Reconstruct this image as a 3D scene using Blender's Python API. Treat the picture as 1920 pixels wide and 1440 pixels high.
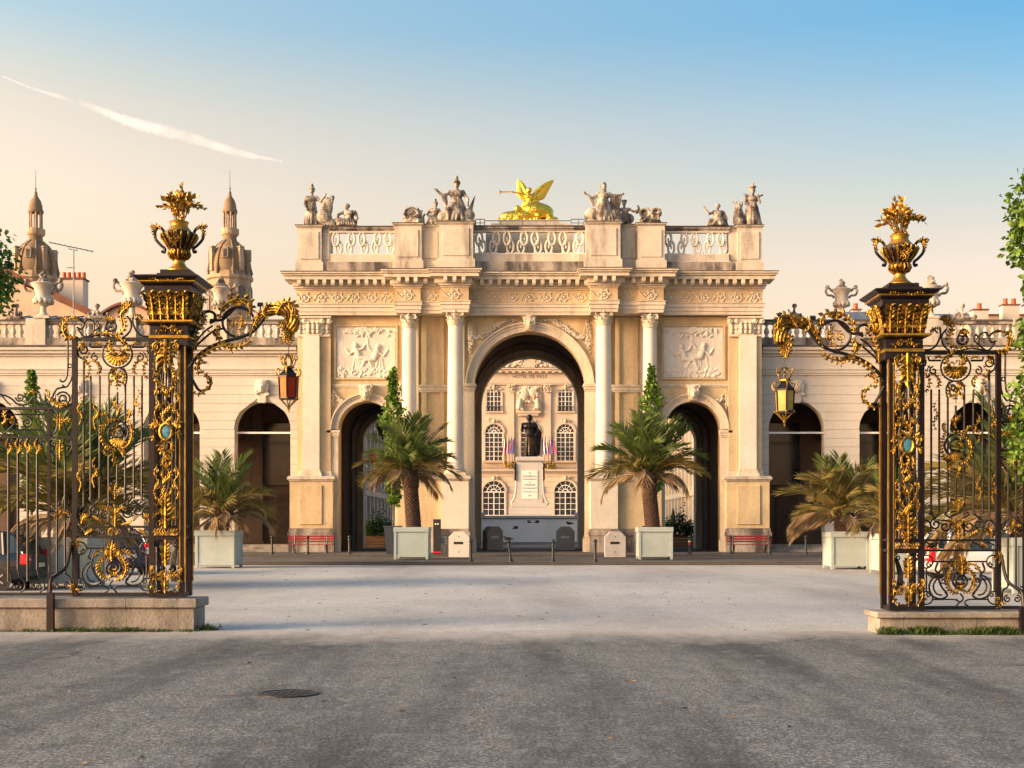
import bpy, math, random
import numpy as np
from mathutils import Vector, Matrix
R = math.radians
for o in list(bpy.data.objects): bpy.data.objects.remove(o)
scene = bpy.context.scene
COL = scene.collection
# ---------------------------------------------------------------- camera
F = 2448.0            # focal length in photograph pixels (1920 wide)
HX, HY = 993.0, 985.0 # vanishing point of the street axis
EYE = 1.7
cam = bpy.data.cameras.new('camera'); camo = bpy.data.objects.new('camera', cam); COL.objects.link(camo)
camo.location = (0, 0, EYE); camo.rotation_euler = (R(90), 0, 0)
cam.sensor_width = 36; cam.lens = 36*F/1920
cam.shift_x = (960-HX)/1920; cam.shift_y = (HY-720)/1920
cam.clip_start = .1; cam.clip_end = 20000
scene.camera = camo
# ---------------------------------------------------------------- sky, sun, exposure
SUN_EL, SUN_FRONT = 15.0, 20.0     # degrees above the horizon; degrees in front of the facade plane, from the left
se, sf = R(SUN_EL), R(SUN_FRONT)
SUN = Vector((-math.cos(se)*math.cos(sf), -math.cos(se)*math.sin(sf), math.sin(se)))
world = bpy.data.worlds.new('World'); scene.world = world; world.use_nodes = True
wn = world.node_tree; wn.nodes.clear()
def wnode(t): return wn.nodes.new(t)
sky = wnode('ShaderNodeTexSky'); sky.sky_type = 'NISHITA'; sky.sun_disc = False
sky.sun_elevation = se; sky.sun_rotation = math.atan2(SUN.x, SUN.y)
sky.air_density = 1.0; sky.dust_density = 2.6; sky.ozone_density = 2.0; sky.altitude = 200
bg = wnode('ShaderNodeBackground'); bg.inputs['Strength'].default_value = .142
wo = wnode('ShaderNodeOutputWorld')
tc = wnode('ShaderNodeTexCoord'); sx = wnode('ShaderNodeSeparateXYZ'); wn.links.new(tc.outputs['Generated'], sx.inputs[0])
def sky_ramp(stops):
    r_ = wnode('ShaderNodeValToRGB'); wn.links.new(sx.outputs['Z'], r_.inputs[0]); e_ = r_.color_ramp.elements
    e_[0].position = 0.; e_[0].color = (*stops[0][1], 1); e_[1].position = 1.; e_[1].color = (1.15, 1.15, 1.0, 1)
    for p_, c_ in stops[1:]: q_ = e_.new(p_); q_.color = (*c_, 1)
    return r_
# haze tint of the evening air: warm towards the sun's side (left), blue away from it
warm = sky_ramp(((0,(1.15,.62,.36)),(.145,(1.42,.75,.42)),(.185,(1.63,.87,.48)),(.21,(1.76,.95,.53)),(.24,(1.87,1.02,.58)),(.27,(1.87,1.04,.59)),(.293,(1.79,1.04,.60)),(.316,(1.58,1.03,.63)),(.351,(1.15,.99,.74)),(.42,(.98,1.0,.85)),(.65,(1.05,1.08,.95))))
cool = sky_ramp(((0,(1.05,.58,.36)),(.147,(1.22,.65,.40)),(.187,(1.26,.69,.43)),(.212,(1.16,.69,.44)),(.242,(.99,.69,.46)),(.272,(.81,.68,.52)),(.296,(.68,.67,.56)),(.318,(.52,.64,.59)),(.354,(.36,.61,.63)),(.42,(.45,.68,.70)),(.65,(.95,1.02,.95))))
side = wnode('ShaderNodeMapRange'); side.inputs['From Min'].default_value = -.35; side.inputs['From Max'].default_value = .33; wn.links.new(sx.outputs['X'], side.inputs[0])
ramp = wnode('ShaderNodeMixRGB'); wn.links.new(side.outputs[0], ramp.inputs[0]); wn.links.new(warm.outputs[0], ramp.inputs[1]); wn.links.new(cool.outputs[0], ramp.inputs[2])
mul = wnode('ShaderNodeMixRGB'); mul.blend_type = 'MULTIPLY'; mul.inputs[0].default_value = 1
wn.links.new(sky.outputs[0], mul.inputs[1]); wn.links.new(ramp.outputs[0], mul.inputs[2])
wn.links.new(mul.outputs[0], bg.inputs['Color']); wn.links.new(bg.outputs[0], wo.inputs[0])
sl = bpy.data.lights.new('sun', 'SUN'); sl.energy = 2.6; sl.angle = R(26); sl.color = (1, .78, .49)
so = bpy.data.objects.new('sun', sl); COL.objects.link(so); so.location = (-60, 0, 60)
so.rotation_euler = (-SUN).to_track_quat('-Z', 'Y').to_euler()
vs = scene.view_settings; vs.view_transform = 'Standard'; vs.look = 'None'; vs.gamma = 1; vs.exposure = 1.5
scene.cycles.max_bounces = 6; scene.cycles.diffuse_bounces = 4; scene.cycles.transparent_max_bounces = 12
scene.cycles.use_denoising = True
# ---------------------------------------------------------------- materials
MATS = {}
def M(name, col, rough=.75, metal=0., var=.12, vs=1.5, bump=0., bs=18., col2=None, stain=0., stain_col=(.05,.045,.04),
      stain_s=(1.6,1.6,.35), stain_lo=.5, trans=0., spec=.4, coat=0., fine=0.):
    m = bpy.data.materials.new(name); m.use_nodes = True; MATS[name] = m
    nt = m.node_tree; N = nt.nodes; L = nt.links
    b = N['Principled BSDF']; b.inputs['Roughness'].default_value = rough; b.inputs['Metallic'].default_value = metal
    b.inputs['Specular IOR Level'].default_value = spec
    if coat: b.inputs['Coat Weight'].default_value = coat; b.inputs['Coat Roughness'].default_value = .08
    if trans: b.inputs['Transmission Weight'].default_value = trans
    g = N.new('ShaderNodeNewGeometry'); pos = g.outputs['Position']
    def noise(sc, det=5, vec=pos):
        n = N.new('ShaderNodeTexNoise'); n.inputs['Scale'].default_value = sc; n.inputs['Detail'].default_value = det
        n.inputs['Roughness'].default_value = .62; L.new(vec, n.inputs['Vector']); return n.outputs['Fac']
    mx = N.new('ShaderNodeMixRGB'); c2 = col2 or tuple(min(1, c*(1+var)) for c in col)
    c1 = tuple(c*(1-var) for c in col) if not col2 else col
    mx.inputs[1].default_value = (*c1, 1); mx.inputs[2].default_value = (*c2, 1)
    cr = N.new('ShaderNodeValToRGB'); cr.color_ramp.elements[0].position = .32; cr.color_ramp.elements[1].position = .68
    L.new(noise(vs), cr.inputs[0]); L.new(cr.outputs[0], mx.inputs[0]); out = mx.outputs[0]
    if fine:
        mf = N.new('ShaderNodeMixRGB'); mf.blend_type = 'MULTIPLY'; mf.inputs[0].default_value = 1
        rf = N.new('ShaderNodeMapRange'); rf.inputs['From Min'].default_value = .3; rf.inputs['From Max'].default_value = .7
        rf.inputs['To Min'].default_value = 1-fine; rf.inputs['To Max'].default_value = 1+fine*.6
        L.new(noise(bs*1.3, 3), rf.inputs[0]); L.new(out, mf.inputs[1]); L.new(rf.outputs[0], mf.inputs[2]); out = mf.outputs[0]
    if stain:
        mp = N.new('ShaderNodeMapping'); mp.inputs['Scale'].default_value = stain_s; L.new(pos, mp.inputs['Vector'])
        sr = N.new('ShaderNodeValToRGB'); sr.color_ramp.elements[0].position = stain_lo; sr.color_ramp.elements[1].position = min(1, stain_lo+.2)
        L.new(noise(1.0, 7, mp.outputs[0]), sr.inputs[0])
        ml = N.new('ShaderNodeMath'); ml.operation = 'MULTIPLY'; ml.inputs[1].default_value = stain; L.new(sr.outputs[0], ml.inputs[0])
        ms = N.new('ShaderNodeMixRGB'); ms.inputs[2].default_value = (*stain_col, 1); L.new(ml.outputs[0], ms.inputs[0]); L.new(out, ms.inputs[1]); out = ms.outputs[0]
    L.new(out, b.inputs['Base Color'])
    if bump:
        bp = N.new('ShaderNodeBump'); bp.inputs['Strength'].default_value = bump; bp.inputs['Distance'].default_value = .03
        L.new(noise(bs, 6), bp.inputs['Height']); L.new(bp.outputs[0], b.inputs['Normal'])
    return m
M('stone_yellow', (.53,.415,.245), .85, var=.17, vs=.45, bump=.28, bs=6, stain=.42, stain_col=(.27,.18,.10), stain_s=(1.5,1.5,.3), stain_lo=.48, fine=.10)
M('stone_pale', (.57,.50,.39), .82, var=.12, vs=.5, bump=.25, bs=7, stain=.5, stain_col=(.22,.165,.11), stain_s=(1.9,1.9,.3), stain_lo=.5, fine=.10)
M('stone_white', (.60,.56,.475), .8, var=.08, vs=.6, bump=.18, bs=8, stain=.22, stain_col=(.28,.23,.17), stain_lo=.54, fine=.08)
M('stone_attic', (.53,.475,.385), .85, var=.14, vs=.6, bump=.25, bs=7, stain=.72, stain_col=(.13,.108,.088), stain_s=(1.3,1.3,.28), stain_lo=.5, fine=.12)
M('stone_grimy', (.40,.35,.29), .9, var=.2, vs=.8, bump=.3, bs=7, stain=.92, stain_col=(.036,.030,.030), stain_s=(1.1,1.1,.35), stain_lo=.40, fine=.15)
M('stone_dark', (.10,.085,.075), .9, var=.3, vs=1.2, bump=.3, bs=8, stain=.6, stain_lo=.5, fine=.2)
M('stone_wing', (.54,.505,.435), .82, var=.07, vs=.35, bump=.18, bs=7, stain=.25, stain_col=(.30,.24,.18), stain_lo=.55, fine=.08)
M('stone_statue', (.44,.38,.30), .85, var=.25, vs=3.2, bump=.5, bs=12, stain=.93, stain_col=(.050,.040,.035), stain_s=(2.6,2.6,1.4), stain_lo=.385, fine=.25)
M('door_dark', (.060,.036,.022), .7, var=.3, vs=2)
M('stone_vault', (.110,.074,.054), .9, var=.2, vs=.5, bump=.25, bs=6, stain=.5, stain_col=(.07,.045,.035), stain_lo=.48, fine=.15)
M('stone_plinth', (.24,.215,.185), .88, var=.25, vs=1.6, bump=.5, bs=22, stain=.7, stain_col=(.075,.075,.06), stain_s=(2.2,2.2,.9), stain_lo=.48, fine=.25)
M('stone_kerb', (.085,.075,.066), .9, var=.3, vs=2, bump=.4, bs=20, stain=.6, stain_col=(.03,.026,.024), stain_s=(2,2,2), stain_lo=.48, fine=.2)
M('stone_far', (.50,.41,.31), .85, var=.08, vs=.2, bump=.1, bs=3, stain=.3, stain_col=(.30,.2,.12), stain_s=(.5,.5,.15), stain_lo=.52)
M('stone_far_yellow', (.42,.27,.14), .85, var=.1, vs=.2, stain=.3, stain_col=(.22,.14,.08), stain_s=(.5,.5,.15))
M('marble', (.44,.415,.38), .55, var=.08, vs=.4, stain=.3, stain_col=(.33,.29,.25), stain_s=(.5,.5,.2), stain_lo=.54)
M('hoarding_white', (.80,.78,.74), .7, var=.05, vs=.3, stain=.2, stain_col=(.35,.32,.28), stain_s=(.4,.4,.2))
M('iron', (.006,.006,.007), .45, .2, var=.4, vs=6, bump=.15, bs=60, spec=.5)
M('iron_brown', (.011,.006,.0065), .45, .2, var=.4, vs=5, bump=.15, bs=50)
M('gold', (.45,.27,.045), .38, 1., var=.4, vs=14, bump=.4, bs=70, stain=.92, stain_col=(.040,.024,.012), stain_s=(13,13,13), stain_lo=.42)
M('gold_paint', (.42,.25,.042), .42, .8, var=.3, vs=9, bump=.2, bs=40, stain=.4, stain_col=(.12,.06,.02), stain_s=(7,7,3), stain_lo=.55)
M('gold_bright', (.95,.55,.06), .34, 1., var=.2, vs=3, bump=.5, bs=11, stain=.6, stain_col=(.35,.15,.02), stain_s=(3,3,3), stain_lo=.5)
M('bronze', (.020,.015,.012), .40, .6, var=.5, vs=3, bump=.3, bs=8, stain=.45, stain_col=(.30,.17,.05), stain_s=(1.2,1.2,.35), stain_lo=.56)
M('amber_glass', (.50,.115,.008), .5, 0, var=.3, vs=9, spec=.2)
M('amber_dark', (.32,.030,.004), .5, 0, var=.3, vs=9, spec=.2)
M('clear_glass', (.36,.27,.09), .12, 0, var=.3, vs=9, spec=.7)
M('window_glass', (.030,.030,.034), .12, 0, var=.6, vs=.9, spec=.6)
M('white_paint', (.70,.67,.62), .5, var=.05)
M('planter_paint', (.335,.40,.385), .55, var=.07, vs=2.5, bump=.08, bs=20, stain=.25, stain_col=(.22,.25,.23), stain_s=(2,2,.8), stain_lo=.55)
M('planter_dark', (.030,.042,.058), .5, var=.2)
M('bollard_paint', (.016,.022,.020), .45, var=.3, vs=8)
M('concrete_white', (.58,.565,.53), .75, var=.07, vs=2, bump=.15, bs=20, stain=.35, stain_col=(.33,.3,.26), stain_s=(3,3,1.2))
M('concrete_grey', (.27,.27,.26), .8, var=.12, vs=2, bump=.15, bs=20)
M('bench_red', (.24,.018,.022), .5, var=.25, vs=5)
M('wood', (.26,.13,.055), .7, var=.25, vs=3, stain=.5, stain_col=(.10,.05,.02), stain_s=(.6,.6,6), stain_lo=.48)
M('zinc', (.105,.125,.145), .5, .2, var=.15, vs=1)
M('roof_red', (.16,.065,.045), .85, var=.2, vs=1.2, bump=.3, bs=5)
M('plaster', (.52,.37,.27), .85, var=.1, vs=.5, stain=.25, stain_col=(.3,.2,.14))
M('plaster_white', (.56,.48,.40), .85, var=.08, vs=.5)
M('terracotta', (.55,.10,.03), .7, var=.2)
M('tower_stone', (.36,.27,.175), .85, var=.2, vs=.3, bump=.2, bs=2, stain=.6, stain_col=(.13,.09,.06), stain_s=(.5,.5,.25), stain_lo=.46)
M('dome_stone', (.20,.140,.080), .85, var=.25, vs=.35, bump=.2, bs=2, stain=.5, stain_col=(.12,.085,.06), stain_s=(.5,.5,.3))
M('palm_green', (.095,.135,.032), .55, var=.45, vs=2.5, spec=.3)
M('palm_olive', (.19,.155,.045), .6, var=.4, vs=2.5, spec=.3)
M('palm_brown', (.24,.165,.085), .75, var=.35, vs=3)
M('palm_trunk', (.085,.048,.035), .9, var=.5, vs=10, bump=.7, bs=30, stain=.6, stain_col=(.24,.16,.10), stain_s=(14,14,20), stain_lo=.5)
M('bark', (.11,.085,.06), .9, var=.35, vs=6, bump=.5, bs=30)
M('leaf_bright', (.13,.235,.026), .5, var=.5, vs=3.5, spec=.35)
M('leaf_mid', (.055,.115,.016), .5, var=.5, vs=3.0, spec=.35)
M('leaf_dark', (.022,.050,.012), .55, var=.5, vs=3.0, spec=.35)
M('weed', (.050,.085,.015), .6, var=.5, vs=9)
M('tyre', (.012,.012,.012), .8)
M('rim', (.42,.43,.44), .3, .9)
M('car_black', (.008,.010,.014), .22, .2, var=.1, coat=.8)
M('car_white', (.62,.62,.61), .28, 0, var=.03, coat=.7)
M('car_blue', (.014,.022,.060), .25, .2, var=.1, coat=.8)
M('car_silver', (.42,.43,.44), .3, .5, var=.05, coat=.6)
M('car_glass', (.018,.030,.032), .06, 0, var=.2, spec=.8)
M('lamp_red', (.55,.012,.02), .25, var=.1, spec=.6)
M('lamp_clear', (.60,.62,.62), .15, var=.1, spec=.7)
M('plastic_dark', (.018,.018,.020), .6)
M('enamel_blue', (.06,.22,.30), .3, var=.6, vs=40)
M('flag_blue', (.012,.03,.19), .8); M('flag_white', (.66,.66,.66), .8); M('flag_red', (.55,.012,.02), .8)
M('letter', (.115,.075,.045), .8)
M('letter_grey', (.20,.18,.165), .8)
M('orange_lamp', (.75,.14,.015), .45, var=.1)
M('skin_dark', (.02,.02,.022), .6)
M('pipe_white', (.72,.70,.66), .5)
M('soil', (.03,.02,.014), .95, var=.4, vs=12)
for nm in ('leaf_bright','leaf_mid','leaf_dark','palm_green','palm_olive','weed'):
    nt = MATS[nm].node_tree; b = nt.nodes['Principled BSDF']; o_ = nt.nodes['Material Output']
    tr = nt.nodes.new('ShaderNodeBsdfTranslucent'); ms = nt.nodes.new('ShaderNodeMixShader'); ms.inputs[0].default_value = .35
    src = b.inputs['Base Color'].links[0].from_socket; nt.links.new(src, tr.inputs[0])
    nt.links.new(b.outputs[0], ms.inputs[1]); nt.links.new(tr.outputs[0], ms.inputs[2]); nt.links.new(ms.outputs[0], o_.inputs[0])
# ---------------------------------------------------------------- mesh builder
class MB:
    def __init__(s, T=None): s.v = []; s.f = []; s.T = T
    def add(s, vs, fs):
        b = len(s.v)
        if s.T is not None: vs = [tuple(s.T @ Vector(p)) for p in vs]
        s.v.extend(vs); s.f.extend([tuple(i+b for i in f) for f in fs]); return s
    def box(s, x0, x1, y0, y1, z0, z1, c=0.):
        if x0 > x1: x0, x1 = x1, x0
        if c <= 0:
            return s.add([(x0,y0,z0),(x1,y0,z0),(x1,y1,z0),(x0,y1,z0),(x0,y0,z1),(x1,y0,z1),(x1,y1,z1),(x0,y1,z1)],
                     [(3,2,1,0),(4,5,6,7),(0,1,5,4),(1,2,6,5),(2,3,7,6),(3,0,4,7)])
        c = min(c, (x1-x0)*.45, (y1-y0)*.45, (z1-z0)*.45)
        vs = []
        for (z, i) in ((z0, c), (z0+c, 0), (z1-c, 0), (z1, c)):
            vs += [(x0+i+ (c if i==0 else 0)*0, y0+i, z), (x1-i, y0+i, z), (x1-i, y1-i, z), (x0+i, y1-i, z)]
        fs = [(3,2,1,0), (12,13,14,15)]
        for k in range(3):
            for j in range(4):
                a = k*4+j; b2 = k*4+(j+1) % 4; fs.append((a, b2, b2+4, a+4))
        return s.add(vs, fs)
    def prism(s, poly, y0, y1):        # poly of (x,z), counter-clockwise seen from -y
        n = len(poly)
        vs = [(x, y0, z) for x, z in poly] + [(x, y1, z) for x, z in poly]
        fs = [tuple(range(n)), tuple(range(2*n-1, n-1, -1))]
        fs += [(i, i+n, (i+1) % n+n, (i+1) % n) for i in range(n)]
        return s.add(vs, fs)
    def lathe(s, prof, n=24, c=(0,0,0), a0=0., sq=False):
        vs = []; fs = []
        for r, z in prof:
            for i in range(n):
                a = a0+2*math.pi*i/n; vs.append((c[0]+r*math.cos(a), c[1]+r*math.sin(a), c[2]+z))
        m = len(prof)
        for k in range(m-1):
            for i in range(n):
                j = (i+1) % n; fs.append((k*n+i, k*n+j, k*n+n+j, k*n+n+i))
        fs.append(tuple(range(n-1, -1, -1))); fs.append(tuple(range((m-1)*n, m*n)))
        return s.add(vs, fs)
    def tube(s, pts, r, n=6, closed=False, flat=1.):
        pts = [Vector(p) for p in pts]; m = len(pts)
        if m < 2: return s
        rs = r if isinstance(r, (list, tuple)) else [r]*m
        vs = []; fs = []; u = None
        for k, p in enumerate(pts):
            a = pts[(k-1) % m] if (closed or k > 0) else p
            b = pts[(k+1) % m] if (closed or k < m-1) else p
            t = (b-a)
            if t.length < 1e-9: t = Vector((0,0,1))
            t.normalize()
            if u is None:
                u = t.cross(Vector((0,1,0)))
                if u.length < .1: u = t.cross(Vector((1,0,0)))
            u = u - t*u.dot(t)
            if u.length < 1e-6: u = t.orthogonal()
            u.normalize(); w = t.cross(u)
            for i in range(n):
                q = 2*math.pi*(i+.5)/n; vs.append(tuple(p+u*(rs[k]*math.cos(q))+w*(rs[k]*flat*math.sin(q))))
        for k in range(m if closed else m-1):
            k2 = (k+1) % m
            for i in range(n):
                j = (i+1) % n; fs.append((k*n+i, k*n+j, k2*n+j, k2*n+i))
        if not closed: fs.append(tuple(range(n-1, -1, -1))); fs.append(tuple(range((m-1)*n, m*n)))
        return s.add(vs, fs)
    def ell(s, c, r, nu=12, nv=8, rot=None):
        if not isinstance(r, (list, tuple)): r = (r, r, r)
        vs = []; fs = []; c = Vector(c)
        for k in range(1, nv):
            th = math.pi*k/nv
            for i in range(nu):
                a = 2*math.pi*i/nu
                p = Vector((r[0]*math.sin(th)*math.cos(a), r[1]*math.sin(th)*math.sin(a), -r[2]*math.cos(th)))
                if rot is not None: p = rot @ p
                vs.append(tuple(c+p))
        pb = Vector((0,0,-r[2])); pt = Vector((0,0,r[2]))
        if rot is not None: pb = rot @ pb; pt = rot @ pt
        vs.append(tuple(c+pb)); vs.append(tuple(c+pt)); B = (nv-1)*nu
        for k in range(nv-2):
            for i in range(nu):
                j = (i+1) % nu; fs.append((k*nu+i, k*nu+j, k*nu+nu+j, k*nu+nu+i))
        for i in range(nu):
            j = (i+1) % nu; fs.append((B, j, i)); fs.append((B+1, (nv-2)*nu+i, (nv-2)*nu+j))
        return s.add(vs, fs)
    def cap(s, p0, p1, r0, r1=None, n=10):
        r1 = r0 if r1 is None else r1; p0 = Vector(p0); p1 = Vector(p1); d = p1-p0; L = d.length or 1e-6; d = d/L
        pts = []; rs = []
        for k in range(1, 4): a = math.pi/2*(1-k/3.); pts.append(p0-d*r0*math.sin(a)); rs.append(r0*math.cos(a)+1e-4)
        for k in range(0, 3): a = math.pi/2*(k/3.); pts.append(p1+d*r1*math.sin(a)); rs.append(r1*math.cos(a)+1e-4)
        return s.tube(pts, rs, n)
    def arch_wall(s, x0, x1, z0, z1, cx, r, zs, y0, y1, n=20):   # slab with one round-headed opening
        arc = [(cx-r*math.cos(math.pi*k/n), zs+r*math.sin(math.pi*k/n)) for k in range(n+1)]
        s.box(x0, cx-r, y0, y1, z0, zs); s.box(cx+r, x1, y0, y1, z0, zs)
        top = [(x0, z1)] + [(x0+(x1-x0)*k/n, z1) for k in range(1, n)] + [(x1, z1)]
        low = [(x0, zs)] + arc + [(x1, zs)]; up = [(x0, z1)] + top + [(x1, z1)]
        for k in range(len(low)-1):
            a, b, c, d = low[k], low[k+1], up[k+1], up[k]
            quad = [(a[0],y0,a[1]),(b[0],y0,b[1]),(c[0],y0,c[1]),(d[0],y0,d[1])]
            q2 = [(x, y1, z) for x, _, z in quad]
            s.add(quad+q2, [(0,1,2,3),(7,6,5,4),(0,4,5,1),(3,2,6,7)])
        return s
    def arch_ring(s, cx, zs, r0, r1, y0, y1, n=24, a0=0., a1=math.pi):
        vs = []; fs = []
        for k in range(n+1):
            a = a0+(a1-a0)*k/n; c, q = -math.cos(a), math.sin(a)
            for r, y in ((r0,y0),(r1,y0),(r1,y1),(r0,y1)): vs.append((cx+r*c, y, zs+r*q))
        for k in range(n):
            for j in range(4): fs.append((k*4+j, k*4+(j+1) % 4, k*4+4+(j+1) % 4, k*4+4+j))
        fs += [(0,1,2,3), (n*4+3,n*4+2,n*4+1,n*4)]
        return s.add(vs, [f[::-1] for f in fs])
    def obj(s, name, mat, parent=None, smooth=False, loc=None):
        me = bpy.data.meshes.new(name); me.from_pydata([tuple(p) for p in s.v], [], s.f); me.update()
        me.materials.append(MATS[mat])
        if smooth:
            me.polygons.foreach_set('use_smooth', [True]*len(me.polygons))
            if smooth != 'all':
                try: me.set_sharp_from_angle(angle=R(42))
                except Exception: pass
        return link(name, me, parent, loc)
def link(name, me, parent=None, loc=None, rot=None, scale=None):
    o = bpy.data.objects.new(name, me); COL.objects.link(o)
    if parent is not None: o.parent = parent
    if loc is not None: o.location = loc
    if rot is not None: o.rotation_euler = rot
    if scale is not None: o.scale = scale
    return o
def thing(name, label, cat, loc=(0,0,0), group=None, rz=0.):
    o = bpy.data.objects.new(name, None); COL.objects.link(o); o.location = loc; o.rotation_euler = (0,0,rz)
    o.empty_display_size = .2
    return tag(o, label, cat, group)
def tag(o, label, cat, group=None, kind=None):
    o['label'] = label; o['category'] = cat
    if group: o['group'] = group
    if kind: o['kind'] = kind
    return o
def struct(o, label=None):
    o['kind'] = 'structure'
    if label: o['label'] = label
    return o
def remesh(mb, voxel, smooth=3, disp=0., dscale=.15):
    """fuse overlapping pieces into one continuous carved skin"""
    me = bpy.data.meshes.new('carve'); me.from_pydata([tuple(p) for p in mb.v], [], mb.f); me.update()
    o = bpy.data.objects.new('carve', me); COL.objects.link(o)
    m = o.modifiers.new('r', 'REMESH'); m.mode = 'VOXEL'; m.voxel_size = voxel; m.use_smooth_shade = True
    if smooth:
        k = o.modifiers.new('s', 'SMOOTH'); k.factor = .5; k.iterations = smooth
    if disp:
        t = bpy.data.textures.new('carve', 'CLOUDS'); t.noise_scale = dscale; t.noise_depth = 3
        d = o.modifiers.new('d', 'DISPLACE'); d.texture = t; d.strength = disp; d.mid_level = .5; d.texture_coords = 'LOCAL'
    dg = bpy.context.evaluated_depsgraph_get(); dg.update()
    ev = o.evaluated_get(dg); r = bpy.data.meshes.new_from_object(ev)
    bpy.data.objects.remove(o); bpy.data.meshes.remove(me)
    r.polygons.foreach_set('use_smooth', [True]*len(r.polygons)); r.materials.clear()
    return r
def carved(mb, name, mat, parent=None, voxel=.04, smooth=3, disp=.03, dscale=.15, loc=None):
    me = remesh(mb, voxel, smooth, disp, dscale); me.name = name; me.materials.append(MATS[mat])
    return link(name, me, parent, loc)
def spiral(cx, cz, r, a0, turns, cw=1, n=None, y=0., rend=.18):
    n = n or max(10, int(abs(turns)*18)); pts = []
    for k in range(n+1):
        t = k/n; rr = r*(1-t)+r*rend*t; a = a0-cw*turns*2*math.pi*t
        pts.append((cx+rr*math.cos(a), y, cz+rr*math.sin(a)))
    return pts
def bez(p0, p1, p2, p3, n=12):
    out = []
    for k in range(n+1):
        t = k/n; q = 1-t
        out.append(tuple(q*q*q*a+3*q*q*t*b+3*q*t*t*c+t*t*t*d for a, b, c, d in zip(p0, p1, p2, p3)))
    return out
def catmull(P, n=6, closed=False):
    P = [Vector(p) for p in P]; out = []; m = len(P)
    for i in range(m if closed else m-1):
        p0 = P[(i-1) % m] if closed or i > 0 else P[0]*2-P[1]
        p1 = P[i]; p2 = P[(i+1) % m]; p3 = P[(i+2) % m] if closed or i < m-2 else P[-1]*2-P[-2]
        for k in range(n):
            t = k/n
            out.append(.5*((2*p1)+(p2-p0)*t+(2*p0-5*p1+4*p2-p3)*t*t+(3*p1-p0-3*p2+p3)*t**3))
    if not closed: out.append(P[-1])
    return [tuple(p) for p in out]
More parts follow.
